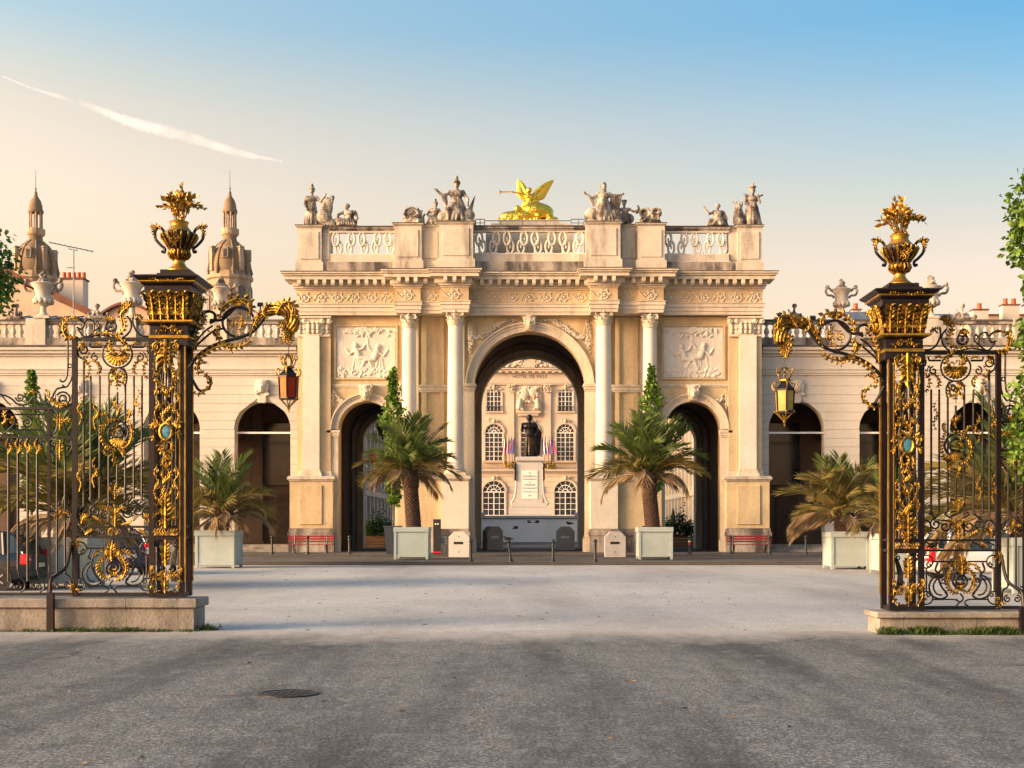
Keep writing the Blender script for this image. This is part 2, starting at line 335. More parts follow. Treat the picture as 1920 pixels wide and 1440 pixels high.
# ================================================================ ground
def grid_sheet(xs, ys, zf):
    mb = MB(); nx = len(xs); ny = len(ys)
    vs = [(x, y, zf(x, y)) for y in ys for x in xs]
    fs = [(j*nx+i, j*nx+i+1, j*nx+nx+i+1, j*nx+nx+i) for j in range(ny-1) for i in range(nx-1)]
    return mb.add(vs, fs)
def ground_mat(name, c1, c2, c3, dark, streak, fine_s, bump, washed=None):
    m = bpy.data.materials.new(name); m.use_nodes = True; MATS[name] = m
    nt = m.node_tree; N = nt.nodes; L = nt.links; b = N['Principled BSDF']; b.inputs['Roughness'].default_value = .9
    b.inputs['Specular IOR Level'].default_value = .25
    pos = N.new('ShaderNodeNewGeometry').outputs['Position']
    def noise(sc, det=4, sxyz=(1,1,1), rough=.6):
        mp = N.new('ShaderNodeMapping'); mp.inputs['Scale'].default_value = sxyz; L.new(pos, mp.inputs['Vector'])
        n = N.new('ShaderNodeTexNoise'); n.inputs['Scale'].default_value = sc; n.inputs['Detail'].default_value = det
        n.inputs['Roughness'].default_value = rough; L.new(mp.outputs[0], n.inputs['Vector']); return n.outputs['Fac']
    def ramp(src, lo, hi, a=0., bb=1.):
        r = N.new('ShaderNodeMapRange'); r.inputs['From Min'].default_value = lo; r.inputs['From Max'].default_value = hi
        r.inputs['To Min'].default_value = a; r.inputs['To Max'].default_value = bb; L.new(src, r.inputs[0]); return r.outputs[0]
    def mix(fac, a, bcol, mode='MIX'):
        x = N.new('ShaderNodeMixRGB'); x.blend_type = mode
        for s_, v in ((0, fac), (1, a), (2, bcol)):
            if isinstance(v, (tuple, float, int)): x.inputs[s_].default_value = v if not isinstance(v, tuple) else (*v, 1)
            else: L.new(v, x.inputs[s_])
        return x.outputs[0]
    col = mix(ramp(noise(.35), .35, .65), c1, c2)
    col = mix(ramp(noise(fine_s, 3, rough=.75), .50, .60, 0, .85), col, c3)                 # pale chips
    col = mix(ramp(noise(fine_s*1.3, 2, rough=.7), .52, .62, 0, .8), col, dark)            # dark chips
    col = mix(ramp(noise(1.0, 5, streak), .44, .64, 0, .74), col, dark)                     # wheel wear running along the drive
    col = mix(ramp(noise(.16, 6), .5, .72, 0, .35), col, dark)
    col = mix(ramp(noise(2.6, 5, (1,.55,1), .7), .50, .70, 0, .42), col, dark)                # scuffs and damp patches
    col = mix(ramp(noise(4.3, 4, (1,.5,1), .7), .54, .70, 0, .30), col, c3)
    if washed:                                                                             # gravel carried onto the asphalt by wheels
        sp = N.new('ShaderNodeSeparateXYZ'); L.new(pos, sp.inputs[0]); yy = ramp(sp.outputs['Y'], 15.5, 21.3, -.6, .34)
        ad = N.new('ShaderNodeMath'); ad.operation = 'ADD'; L.new(yy, ad.inputs[0]); L.new(noise(.55, 8, (1,.35,1), .72), ad.inputs[1])
        col = mix(ramp(ad.outputs[0], .42, .78, 0, .9), col, washed)
        vo = N.new('ShaderNodeTexVoronoi'); vo.feature = 'DISTANCE_TO_EDGE'; vo.inputs['Scale'].default_value = .42; mpv = N.new('ShaderNodeMapping'); L.new(pos, mpv.inputs['Vector'])
        nv = N.new('ShaderNodeTexNoise'); nv.inputs['Scale'].default_value = 1.3; nv.inputs['Detail'].default_value = 6; L.new(pos, nv.inputs['Vector']); av = N.new('ShaderNodeVectorMath'); av.operation = 'ADD'; L.new(pos, av.inputs[0]); L.new(nv.outputs['Color'], av.inputs[1]); L.new(av.outputs[0], vo.inputs['Vector'])
        gate_ = ramp(noise(.22, 3), .53, .60); ck = ramp(vo.outputs['Distance'], .004, .014, .85, 0); mk = N.new('ShaderNodeMath'); mk.operation = 'MULTIPLY'; L.new(gate_, mk.inputs[0]); L.new(ck, mk.inputs[1]); col = mix(mk.outputs[0], col, dark)   # hairline cracks
    L.new(col, b.inputs['Base Color'])
    bp = N.new('ShaderNodeBump'); bp.inputs['Strength'].default_value = bump; bp.inputs['Distance'].default_value = .02
    L.new(noise(fine_s, 4, rough=.75), bp.inputs['Height']); L.new(bp.outputs[0], b.inputs['Normal'])
ground_mat('gravel', (.38,.362,.338), (.44,.42,.392), (.56,.54,.51), (.235,.225,.21), (.25,.05,1), 15, .5)
ground_mat('asphalt', (.104,.110,.114), (.140,.146,.148), (.35,.355,.35), (.034,.037,.041), (.75,.085,1), 32, 1., (.39,.37,.345))
ground_mat('street_paving', (.085,.076,.068), (.115,.102,.092), (.16,.145,.13), (.045,.04,.037), (.3,.3,1), 8, .3)
random.seed(4)
g = grid_sheet([-600,-60,-30,30,60,600], [-60,0,30,56,90,300,1200], lambda x, y: 0.).obj('ground', 'gravel'); struct(g)
# near carriageway: slightly crowned asphalt sheet with a ragged far edge at the gates
xs = [-45+90*i/120 for i in range(121)]; mb = MB(); vs = []; fs = []
ys = [-25, 2, 6, 10, 14, 17, 19, 20.2, 20.8, 21.05]
for j, y in enumerate(ys):
    for i, x in enumerate(xs):
        e = 0 if j < len(ys)-2 else (.16*math.sin(x*.9)+.10*math.sin(x*2.7+1)+random.uniform(-.07,.07))*(.4 if j == len(ys)-2 else 1)
        vs.append((x, y+e, .004+.006*(1-j/(len(ys)-1))))
n = len(xs)
fs = [(j*n+i, j*n+i+1, j*n+n+i+1, j*n+n+i) for j in range(len(ys)-1) for i in range(n-1)]
struct(mb.add(vs, fs).obj('road', 'asphalt'))
# raised street and pavement in front of the arch
KD, SD = 55.6, 65.4
struct(MB().box(-40, 40, KD+.32, SD, -.2, .146).obj('street', 'street_paving'))
pav = struct(MB().box(-40, 40, SD+.31, 152, -.2, .23).obj('pavement', 'street_paving'))
kerb = bpy.data.objects.new('kerb', None); COL.objects.link(kerb); struct(kerb)
kerb.location = (0, KD, 0)
def kerb_row(y, z0, z1, x0, x1, st):
    me = None; x = x0
    while x < x1:
        if me is None:
            o = MB().box(.006, st-.006, 0, .32, z0, z1, .018).obj('kerb_stone', 'stone_kerb', kerb); me = o.data
        else: o = link('kerb_stone', me, kerb)
        o.location = (x, y-KD, random.uniform(-.006, .006)); x += st
kerb_row(KD, -.15, .15, -21.3, 21.4, 2.55)
kerb_row(SD, .05, .235, -21.3, 21.4, 2.55)
# ================================================================ triumphal arch
AD = 72.0; AK = 34.0; AG = .23
def Z(py): return (1035-py)/AK
def U(u): return u/AK
arch = thing('triumphal_arch', 'cream stone triumphal arch with three openings, columns, reliefs and balustraded attic', 'arch', (0, AD, AG))
ZT = Z(594)
mb = MB(); mb.arch_wall(-6.3, 6.3, 0, ZT, 0, 3.07, 9.09, 0, 1.2, 32)
for s in (-1, 1):
    a, b = sorted((s*6.3, s*12.74)); mb.arch_wall(a, b, 0, ZT, s*9.0, 1.56, 6.76, 0, 1.2, 24)
mb.obj('front_wall', 'stone_yellow', arch)
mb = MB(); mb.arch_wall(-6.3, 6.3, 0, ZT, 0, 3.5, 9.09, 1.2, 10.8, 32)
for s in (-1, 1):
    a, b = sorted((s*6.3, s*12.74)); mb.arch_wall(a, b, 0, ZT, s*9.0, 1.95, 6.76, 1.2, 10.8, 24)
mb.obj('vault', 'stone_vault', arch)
mb = MB(); mb.arch_wall(-6.3, 6.3, 0, ZT, 0, 3.07, 9.09, 10.8, 12, 32)
for s in (-1, 1):
    a, b = sorted((s*6.3, s*12.74)); mb.arch_wall(a, b, 0, ZT, s*9.0, 1.56, 6.76, 10.8, 12, 24)
mb.obj('rear_wall', 'stone_pale', arch)
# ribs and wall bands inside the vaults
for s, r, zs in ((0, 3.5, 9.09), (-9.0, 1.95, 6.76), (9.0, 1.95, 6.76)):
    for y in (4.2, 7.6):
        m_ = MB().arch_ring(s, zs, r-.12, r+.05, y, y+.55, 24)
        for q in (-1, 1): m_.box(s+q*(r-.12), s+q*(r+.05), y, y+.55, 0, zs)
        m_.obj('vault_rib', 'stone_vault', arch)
def moulding(x0, x1, yf, yb, layers, name, mat, parent, eps=0., dark=None):
    """stacked courses; each layer (py_low, py_high, overhang)"""
    mb = MB()
    for p0, p1, d in layers: mb.box(x0-d, x1+d, yf-d, yb, Z(p0)+eps, Z(p1)+eps, .012)
    return mb.obj(name, mat, parent)
# archivolts, imposts
def archivolt(cx, zs, r, w, yf, nm='archivolt'):
    mb = MB(); mb.arch_ring(cx, zs, r-.02, r+w*.55, yf-.11, .02, 40); mb.arch_ring(cx, zs, r+w*.55, r+w*.82, yf-.17, .02, 40)
    mb.arch_ring(cx, zs, r+w*.82, r+w, yf-.25, .02, 40); return mb.obj(nm, 'stone_pale', arch, True)
archivolt(0, 9.09, 3.07, .5, 0)
for s in (-1, 1):
    archivolt(s*9.0, 6.76, 1.56, .42, 0)
    x0, x1 = sorted((s*3.05, s*3.6))
    MB().box(x0, x1, -.16, .05, 0, Z(734), .02).obj('impost_pier', 'stone_pale', arch)
    moulding(x0, x1, -.16, .06, ((734,731,.03),(731,726,.07),(726,723,.13),(723,720,.10)), 'impost', 'stone_pale', arch)
    moulding(x0, x1, -.16, .06, ((1035,1010,.12),(1010,1004,.06)), 'impost_base', 'stone_pale', arch)
    for q in (-1, 1):
        x0, x1 = sorted((s*9.0+q*1.54, s*9.0+q*2.06))
        MB().box(x0, x1, -.12, .05, 0, Z(820), .02).obj('impost_pier', 'stone_pale', arch)
        moulding(x0, x1, -.12, .06, ((820,817,.03),(817,812,.06),(812,807,.10)), 'impost', 'stone_pale', arch)
        moulding(x0, x1, -.12, .06, ((1035,1012,.09),), 'impost_base', 'stone_pale', arch)
# column parts --------------------------------------------------------
def capital_mesh(h, rn, rt):
    """Corinthian bell, two rows of leaves, corner volutes, abacus; base at z=0"""
    mb = MB(); mb.lathe([(rn*1.08,0),(rn*1.12,.05*h),(rn*1.0,.09*h),(rn*.98,.5*h),(rn*1.12,.8*h),(rt*.95,.88*h)], 20)
    for row, (zb, lh, n, off) in enumerate(((.08*h,.36*h,10,0), (.2*h,.50*h,10,.5))):
        for k in range(n):
            a = 2*math.pi*(k+off)/n; c, q = math.cos(a), math.sin(a); wd = rn*.30
            prof = [(rn*1.02,0,.9),(rn*1.10,.35,1.),(rn*1.14,.65,.95),(rn*1.27,.88,.7),(rn*1.40,.97,.5),(rn*1.40,.84,.25)]
            vs = []
            for rr, t, w_ in prof:
                for e, o_ in ((-1,-.04),(0,.05),(1,-.04)): vs.append(((rr+rn*o_)*c-e*w_*wd*q, (rr+rn*o_)*q+e*w_*wd*c, zb+t*lh))
            fs = []
            for i in range(len(prof)-1):
                for j in range(2): fs.append((i*3+j, i*3+j+1, i*3+j+4, i*3+j+3))
            mb.add(vs, fs)
    for k in range(4):
        a = math.pi/4+k*math.pi/2; d = Vector((math.cos(a), math.sin(a), 0)); p = [Vector((0,0,.45*h))+d*rn]
        pts = [d*rn*1.05+Vector((0,0,.5*h)), d*rt*1.05+Vector((0,0,.78*h)), d*rt*1.28+Vector((0,0,.86*h))]
        for i in range(9):
            b = i/8*math.pi*2.2; rr = .13*h*(1-i/11); pts.append(d*(rt*1.28+rr*math.sin(b))+Vector((0,0,.73*h+rr*math.cos(b))))
        mb.tube(pts, .045*h, 6)
        b = k*math.pi/2; mb.ell((rt*1.02*math.cos(b), rt*1.02*math.sin(b), .93*h), (.12*h,.12*h,.10*h), 8, 6)
    w = rt*1.05; n = 6; poly = []
    for k in range(4):
        a0 = math.pi/4+k*math.pi/2; p0 = Vector((math.cos(a0), math.sin(a0)))*w*1.32; a1 = a0+math.pi/2; p1 = Vector((math.cos(a1), math.sin(a1)))*w*1.32
        for i in range(n):
            t = i/n; p = p0.lerp(p1, t); p *= 1-.13*math.sin(math.pi*t); poly.append(p)
    m_ = len(poly)
    for z0, z1, sc in ((.88*h,.94*h,.94), (.94*h,h,1.)):
        vs = [(p.x*sc, p.y*sc, z0) for p in poly]+[(p.x*sc, p.y*sc, z1) for p in poly]
        mb.add(vs, [tuple(range(m_-1,-1,-1)), tuple(range(m_,2*m_))]+[(i,(i+1)%m_,(i+1)%m_+m_,i+m_) for i in range(m_)])
    return mb
def column(cx, cy, py0, py1, pcap, r0, r1):
    col_ = bpy.data.objects.new('column', None); COL.objects.link(col_); col_.parent = arch; col_.location = (cx, cy, Z(py0))
    H = Z(py1)-Z(py0); hb = .42; hc = Z(pcap)-Z(py1)
    prof = [(r0*(1-t**1.8)+r1*t**1.8, hb+(H-hb)*t) for t in [i/14 for i in range(15)]]
    mb = MB(); mb.lathe([(r0*1.08,hb-.05)]+[(r0*1.04,hb)]+prof[1:]+[(r1*1.1,H+.001)], 28); mb.obj('shaft', 'stone_white', col_, True)
    mb = MB(); mb.box(-r0*1.36, r0*1.36, -r0*1.36, r0*1.36, 0, .14, .01)
    mb.lathe([(r0*1.32,.142),(r0*1.36,.17),(r0*1.36,.22),(r0*1.25,.25),(r0*1.18,.28),(r0*1.22,.33),(r0*1.2,.36),(r0*1.08,.365)], 28)
    mb.obj('base', 'stone_pale', col_, True)
    m_ = capital_mesh(hc, r1, r1*1.12).obj('capital', 'stone_pale', col_, True); m_.location = (0,0,H)
for s in (-1, 1):
    # column A in front of the great arch, column B beyond the niche
    column(s*U(137), -1.02, 893, 616, 590, .44, .385)
    column(s*U(223), -.78, 893, 620, 595, .40, .36)
    x0, x1 = sorted((s*U(112), s*U(162)))
    moulding(x0, x1, -1.58, 0, ((1035,1004,.06),(1004,998,.10),(998,992,.04)), 'pedestal_base', 'stone_grimy', arch)
    MB().box(x0, x1, -1.58, .01, Z(992), Z(903), .03).obj('pedestal', 'stone_white', arch)
    moulding(x0, x1, -1.58, 0, ((903,900,.05),(900,896,.12),(896,893.5,.08)), 'pedestal_cornice', 'stone_attic', arch)
    x2, x3 = sorted((s*U(162), s*U(243)))
    moulding(x2+.002, x3, -1.28, 0, ((1035,1004,.05),(1004,998,.09),(998,992,.03)), 'pedestal_base', 'stone_grimy', arch, -.004)
    MB().box(x2, x3, -1.28, .01, Z(992), Z(903)-.003, .03).obj('pedestal', 'stone_yellow', arch)
    moulding(x2, x3, -1.28, 0, ((903,900,.05),(900,896,.11),(896,893.5,.07)), 'pedestal_cornice', 'stone_attic', arch, -.005)
    # pilaster strips behind the columns and the niche panel between them
    for u0, u1, d in ((122,152,.16), (160,168,.10), (193,203,.10), (208,238,.14)):
        a, b = sorted((s*U(u0), s*U(u1))); MB().box(a, b, -d, .03, Z(893), ZT-.004, .015).obj('pilaster_strip', 'stone_pale' if d > .11 else 'stone_yellow', arch)
    a, b = sorted((s*U(152), s*U(208)))
    moulding(a, b, -.12, .02, ((736,733,.0),(733,726,.03),(726,722,.07)), 'string_course', 'stone_pale', arch)
    a, b = sorted((s*U(243), s*U(371)))
    moulding(a, b, -.05, .02, ((727,724,.0),(724,721,.04)), 'string_course', 'stone_pale', arch, .003)
    # corner pilaster
    a, b = sorted((s*U(372), s*U(434)))
    MB().box(a, b, -.22, .03, Z(893), ZT-.003, .02).obj('corner_pier', 'stone_yellow', arch)
    a2, b2 = sorted((s*U(392), s*U(423)))
    MB().box(a2, b2, -.42, -.18, Z(881), Z(630), .02).obj('pilaster', 'stone_white', arch)
    moulding(a2, b2, -.42, -.17, ((893.5,888,.14),(888,885,.09),(885,881,.05)), 'pilaster_base', 'stone_pale', arch)
    moulding(a, b, -.22, .03, ((893.5,889,.07),(889,884,.04)), 'pier_base', 'stone_pale', arch, -.006)
    a, b = sorted((s*U(366), s*U(446)))
    moulding(a, b, -.62, .03, ((1035,1005,.06),(1005,998,.11),(998,991,.05)), 'pedestal_base', 'stone_grimy', arch)
    MB().box(a, b, -.62, .03, Z(991), Z(903), .03).obj('pedestal', 'stone_yellow', arch)
    a2, b2 = sorted((s*U(386), s*U(428)))
    MB().box(a2, b2, -.68, -.6, Z(984), Z(910), .03).obj('pedestal_panel', 'stone_yellow', arch)
    moulding(a, b, -.62, .03, ((903,900,.05),(900,896,.13),(896,893.6,.09)), 'pedestal_cornice', 'stone_attic', arch)
    # capital of the corner pilaster: leaves in three bunches under an abacus
    mb = MB(); a, b = sorted((s*U(373), s*U(433))); mb.box(a, b, -.30, 0, Z(630), Z(599)); mb.box(a-.10, b+.10, -.52, 0, Z(599), Z(595.5), .02)
    mb.box(a-.02, b+.02, -.36, 0, Z(633), Z(629), .02)
    for j in range(7):
        x = a+(b-a)*(j+.5)/7; fy = -.46 if 1 < j < 5 else -.32
        for zz, hh, ww in ((627,.32,.11), (617,.34,.12)):
            mb.ell((x, fy, Z(zz)+hh*.4), (ww,.07,hh*.5), 8, 6); mb.ell((x, fy-.09, Z(zz)+hh*.8), (ww*.8,.06,.06), 8, 6)
    for x in (a, (a+b)/2-.5, (a+b)/2+.5, b):
        mb.tube(spiral(x, Z(604), .13, 0, 1.6, 1, y=-.48), .045, 6); mb.ell((x, -.46, Z(604)), (.10,.10,.10), 8, 6)
    mb.box((a+b)/2-U(16), (a+b)/2+U(16), -.42, -.2, Z(630), Z(599))
    mb.obj('capital', 'stone_pale', arch, True)
# entablature ---------------------------------------------------------
LAY = ((594,588,0),(588,580,.04),(580,574,.09),(574,572.5,.13))
MODL = MB().box(-.10, .10, -.38, 0, 0, .24, .02)
MODL.box(-.085, .085, -.34, -.05, -.06, .001, .02)
modm = None
def entablature(x0, x1, yf, eps, lend=False, rend=False):
    global modm
    moulding(x0, x1, yf, .5, LAY, 'architrave', 'stone_pale', arch, eps)
    moulding(x0, x1, yf-.02, .5, ((572.5,548,0),), 'frieze', 'stone_yellow', arch, eps)
    moulding(x0, x1, yf, .5, ((548,545,.06),(545,541,.14),(541,531,.20)), 'bed_mould', 'stone_pale', arch, eps)
    moulding(x0, x1, yf, .5, ((531,526,.58),(526,524,.55),(524,520.5,.65),(520.5,517.6,.74)), 'corona', 'stone_pale', arch, eps)
    moulding(x0, x1, yf, .5, ((517.6,516.2,.77),), 'cornice_lead', 'stone_dark', arch, eps)
    n = max(1, int(round((x1-x0)/.46)))
    for k in range(n):
        x = x0+(x1-x0)*(k+.5)/n
        if modm is None: o = MODL.obj('modillion', 'stone_pale', arch); modm = o.data
        else: o = link('modillion', modm, arch)
        o.location = (x, yf-.20, Z(531)-.242+eps)
    mb = MB(); L = x1-x0; h = Z(550)-Z(571); zc = (Z(550)+Z(571))/2                    # rinceau in the frieze
    m_ = max(1, int(round(L/1.0))); st = L/m_
    for k in range(m_):
        cx = x0+st*(k+.5); d = 1 if k % 2 else -1
        mb.tube(spiral(cx, zc, h*.42, math.pi*.5*d, 1.5, d, y=yf-.03), [.035]*28 , 5)
        for j in range(6):
            a = j*1.05+k; mb.ell((cx+.30*math.cos(a), yf-.035, zc+h*.38*math.sin(a)), (.10,.03,.05), 6, 4, Matrix.Rotation(a+.6, 3, 'Y'))
        mb.ell((cx, yf-.04, zc), (.08,.05,.08), 8, 5)
        mb.tube(bez((cx-st*.5, yf-.03, zc-d*h*.3), (cx-st*.3, yf-.03, zc+d*h*.2), (cx-st*.2, yf-.03, zc+d*h*.5), (cx, yf-.03, zc+d*h*.42), 6), .03, 5)
    mb.obj('frieze_relief', 'stone_pale', arch, True)
entablature(-U(112), U(112), -.55, 0)
for s in (-1, 1):
    for i, (u0, u1, yf) in enumerate(((112,162,-1.5), (162,201,-1.02), (201,247,-1.22), (247,434,-.48))):
        a, b = sorted((s*U(u0), s*U(u1))); entablature(a, b, yf, .004*(i+1)+(.02 if s > 0 else 0))
# attic ---------------------------------------------------------------
def pier(u0, u1, yf, yb, s, eps, mat='stone_attic', u_in=None):
    a, b = sorted((s*U(u0), s*U(u1)))
    moulding(a, b, yf, yb, ((516,495.5,.10),(495.5,494,.05)), 'attic_plinth', 'stone_grimy' if mat == 'stone_grimy' else 'stone_attic', arch, eps)
    MB().box(a, b, yf, yb, Z(494)+eps, Z(431)+eps, .02).obj('attic_pier', mat, arch)
    w = (b-a)*.12; MB().box(a+w, b-w, yf-.05, yf+.02, Z(489), Z(438), .02).obj('attic_panel', mat, arch)
    moulding(a, b, yf, yb, ((431,429,.04),(429,427,.10)), 'attic_coping', 'stone_attic', arch, eps)
    moulding(a, b, yf, yb, ((427,425.6,.13),), 'coping_lead', 'stone_dark', arch, eps)
mbb = MB()      # interlocked chain-link baluster: two oval links with small volutes, thick stone
for cx_, cz_, q in ((.09,.88,1),(-.09,.42,-1)):
    mbb.tube([(cx_+.19*math.cos(a), -.03*q, cz_+.37*math.sin(a)) for a in [i*.3927 for i in range(16)]], .072, 8, closed=True, flat=1.6)
    mbb.tube(bez((cx_,0,cz_+q*.36),(cx_+q*.12,0,cz_+q*.42),(cx_+q*.26,0,cz_+q*.42),(cx_+q*.33,0,cz_+q*.34),6), .06, 6, flat=1.6); mbb.ell((cx_+q*.33,0,cz_+q*.36), (.09,.12,.08), 8, 6)
    mbb.ell((cx_-q*.20,0,cz_+q*.36), (.10,.12,.08), 8, 6); mbb.ell((cx_,0,cz_-q*.02), (.06,.10,.12), 8, 6)
mbb.box(-.40, .40, -.16, .16, -.04, .06); mbb.box(-.40, .40, -.16, .16, 1.23, 1.34)
balm = None
def balustrade(x0, x1, yc, eps):
    global balm
    moulding(x0, x1, yc-.22, yc+.22, ((516,495,.16),), 'attic_plinth', 'stone_grimy', arch, eps)
    moulding(x0, x1, yc-.22, yc+.22, ((495,493,.08),(493,480,0)), 'attic_dado', 'stone_attic', arch, eps)
    moulding(x0, x1, yc-.20, yc+.20, ((436,433,0),(433,429,.06)), 'hand_rail', 'stone_grimy', arch, eps)
    moulding(x0, x1, yc-.20, yc+.20, ((429,427,.10),), 'rail_lead', 'stone_dark', arch, eps)
    n = int(round((x1-x0)/.77)); st = (x1-x0)/n
    for k in range(n):
        if balm is None: o = mbb.obj('baluster', 'stone_white', arch, True); balm = o.data
        else: o = link('baluster', balm, arch)
        o.location = (x0+st*(k+.5), yc, Z(480)); o.scale = (st/.80*(1 if k % 2 else -1), 1, (Z(436)-Z(480))/1.3)
balustrade(-U(104), U(104), -.35, 0)
for s in (-1, 1):
    pier(104, 167, -1.35, 1., s, .004); pier(167, 200, -.62, 1., s, .008); pier(200, 250, -.98, 1., s, .012)
    a, b = sorted((s*U(250), s*U(372))); balustrade(a, b, -.15, .016)
    pier(372, 392, -.2, .6, s, .020); pier(388, 433, -.42, 1.6, s, .024)
    a, b = sorted((s*(12.74-.9), s*12.74))      # return of the parapet along the flank
    MB().box(a+.02, b-.02, 1.6, 12, Z(516), Z(428)).obj('flank_parapet', 'stone_attic', arch)
MB().box(-12.7, 12.7, .3, 12, ZT, Z(517)).obj('roof_slab', 'stone_dark', arch)
MB().box(-12.1, 12.1, 11.2, 12, Z(517), Z(492)).obj('rear_parapet', 'stone_attic', arch)
# pedestal of the gilded group, with a light safety rail
def ZD(py, y): return EYE+(HY-py)*(AD+y)/F-AG          # height of a photograph row at depth y behind the front
mb = MB(); mb.box(-2.45, 2.45, .9, 4.0, Z(517), ZD(424,.9), .04); mb.box(-2.15, 2.25, .95, 3.9, ZD(424,.9), ZD(418,.95), .03); mb.box(-1.75, 1.7, 1.05, 3.8, ZD(418,.95), ZD(411.5,1.05), .03)
mb.obj('attic_pedestal', 'stone_pale', arch)
mb = MB(); yr = .5
for x0, x1 in ((-3.0,-2.5),(2.3,3.1)):
    mb.tube([(x0,yr,ZD(411,yr)),(x1,yr,ZD(411,yr))], .025, 5); mb.tube([(x0,yr,ZD(418,yr)),(x1,yr,ZD(418,yr))], .02, 5)
    for x in (x0, (x0+x1)/2, x1): mb.tube([(x,yr,ZD(432,yr)),(x,yr,ZD(411,yr))], .025, 5)
mb.tube([(-2.5,yr,ZD(414,yr)),(2.3,yr,ZD(414,yr))], .025, 5)
for x in (-1.6,-.4,.9): mb.tube([(x,yr,ZD(432,yr)),(x,yr,ZD(414,yr))], .025, 5)
mb.obj('safety_rail', 'zinc', arch)
# reliefs -------------------------------------------------------------
def garland(path, w, y, name='garland', n=None):
    mb = MB(); pts = catmull(path, 8); rnd = random.Random(len(pts))
    for k, p in enumerate(pts):
        t = k/(len(pts)-1); ww = w*(.55+.75*math.sin(math.pi*t))
        for j in range(3):
            a = rnd.uniform(0, 6.28); mb.ell((p[0]+ww*.6*math.cos(a), y-rnd.uniform(0,.05), p[2]+ww*.6*math.sin(a)), (ww*.75, .05, ww*.38), 6, 4, Matrix.Rotation(rnd.uniform(0,3), 3, 'Y'))
    return mb.obj(name, 'stone_pale', arch, True)
def rp(u, py): return (U(u), 0, Z(py))
def mask(cx, z, h, yf, nm='keystone'):
    mb = MB(); mb.prism([(cx-h*.30,z-h*.5),(cx+h*.30,z-h*.5),(cx+h*.46,z+h*.62),(cx-h*.46,z+h*.62)], yf-.12, .03)
    mb.ell((cx, yf-.2, z), (h*.30,.18,h*.42)); mb.ell((cx, yf-.38, z-.02*h), (h*.07,.07,h*.13), 8, 6)
    for q in (-1, 1):
        mb.ell((cx+q*h*.14, yf-.34, z+h*.10), (h*.09,.05,h*.04), 8, 6); mb.ell((cx+q*h*.30, yf-.2, z+h*.1), (h*.12,.12,h*.34), 8, 6)
        mb.tube(spiral(cx+q*h*.34, z+h*.45, h*.16, math.pi, 1.2, q, 12, yf-.2), .05, 6)
    mb.ell((cx, yf-.35, z-h*.22), (h*.13,.05,h*.04), 8, 6); mb.ell((cx, yf-.22, z+h*.42), (h*.30,.15,h*.14), 10, 6)
    return carved(mb, nm, 'stone_pale', arch, .028, 1, .02, .08)
mask(0, Z(607), .85, -.2)
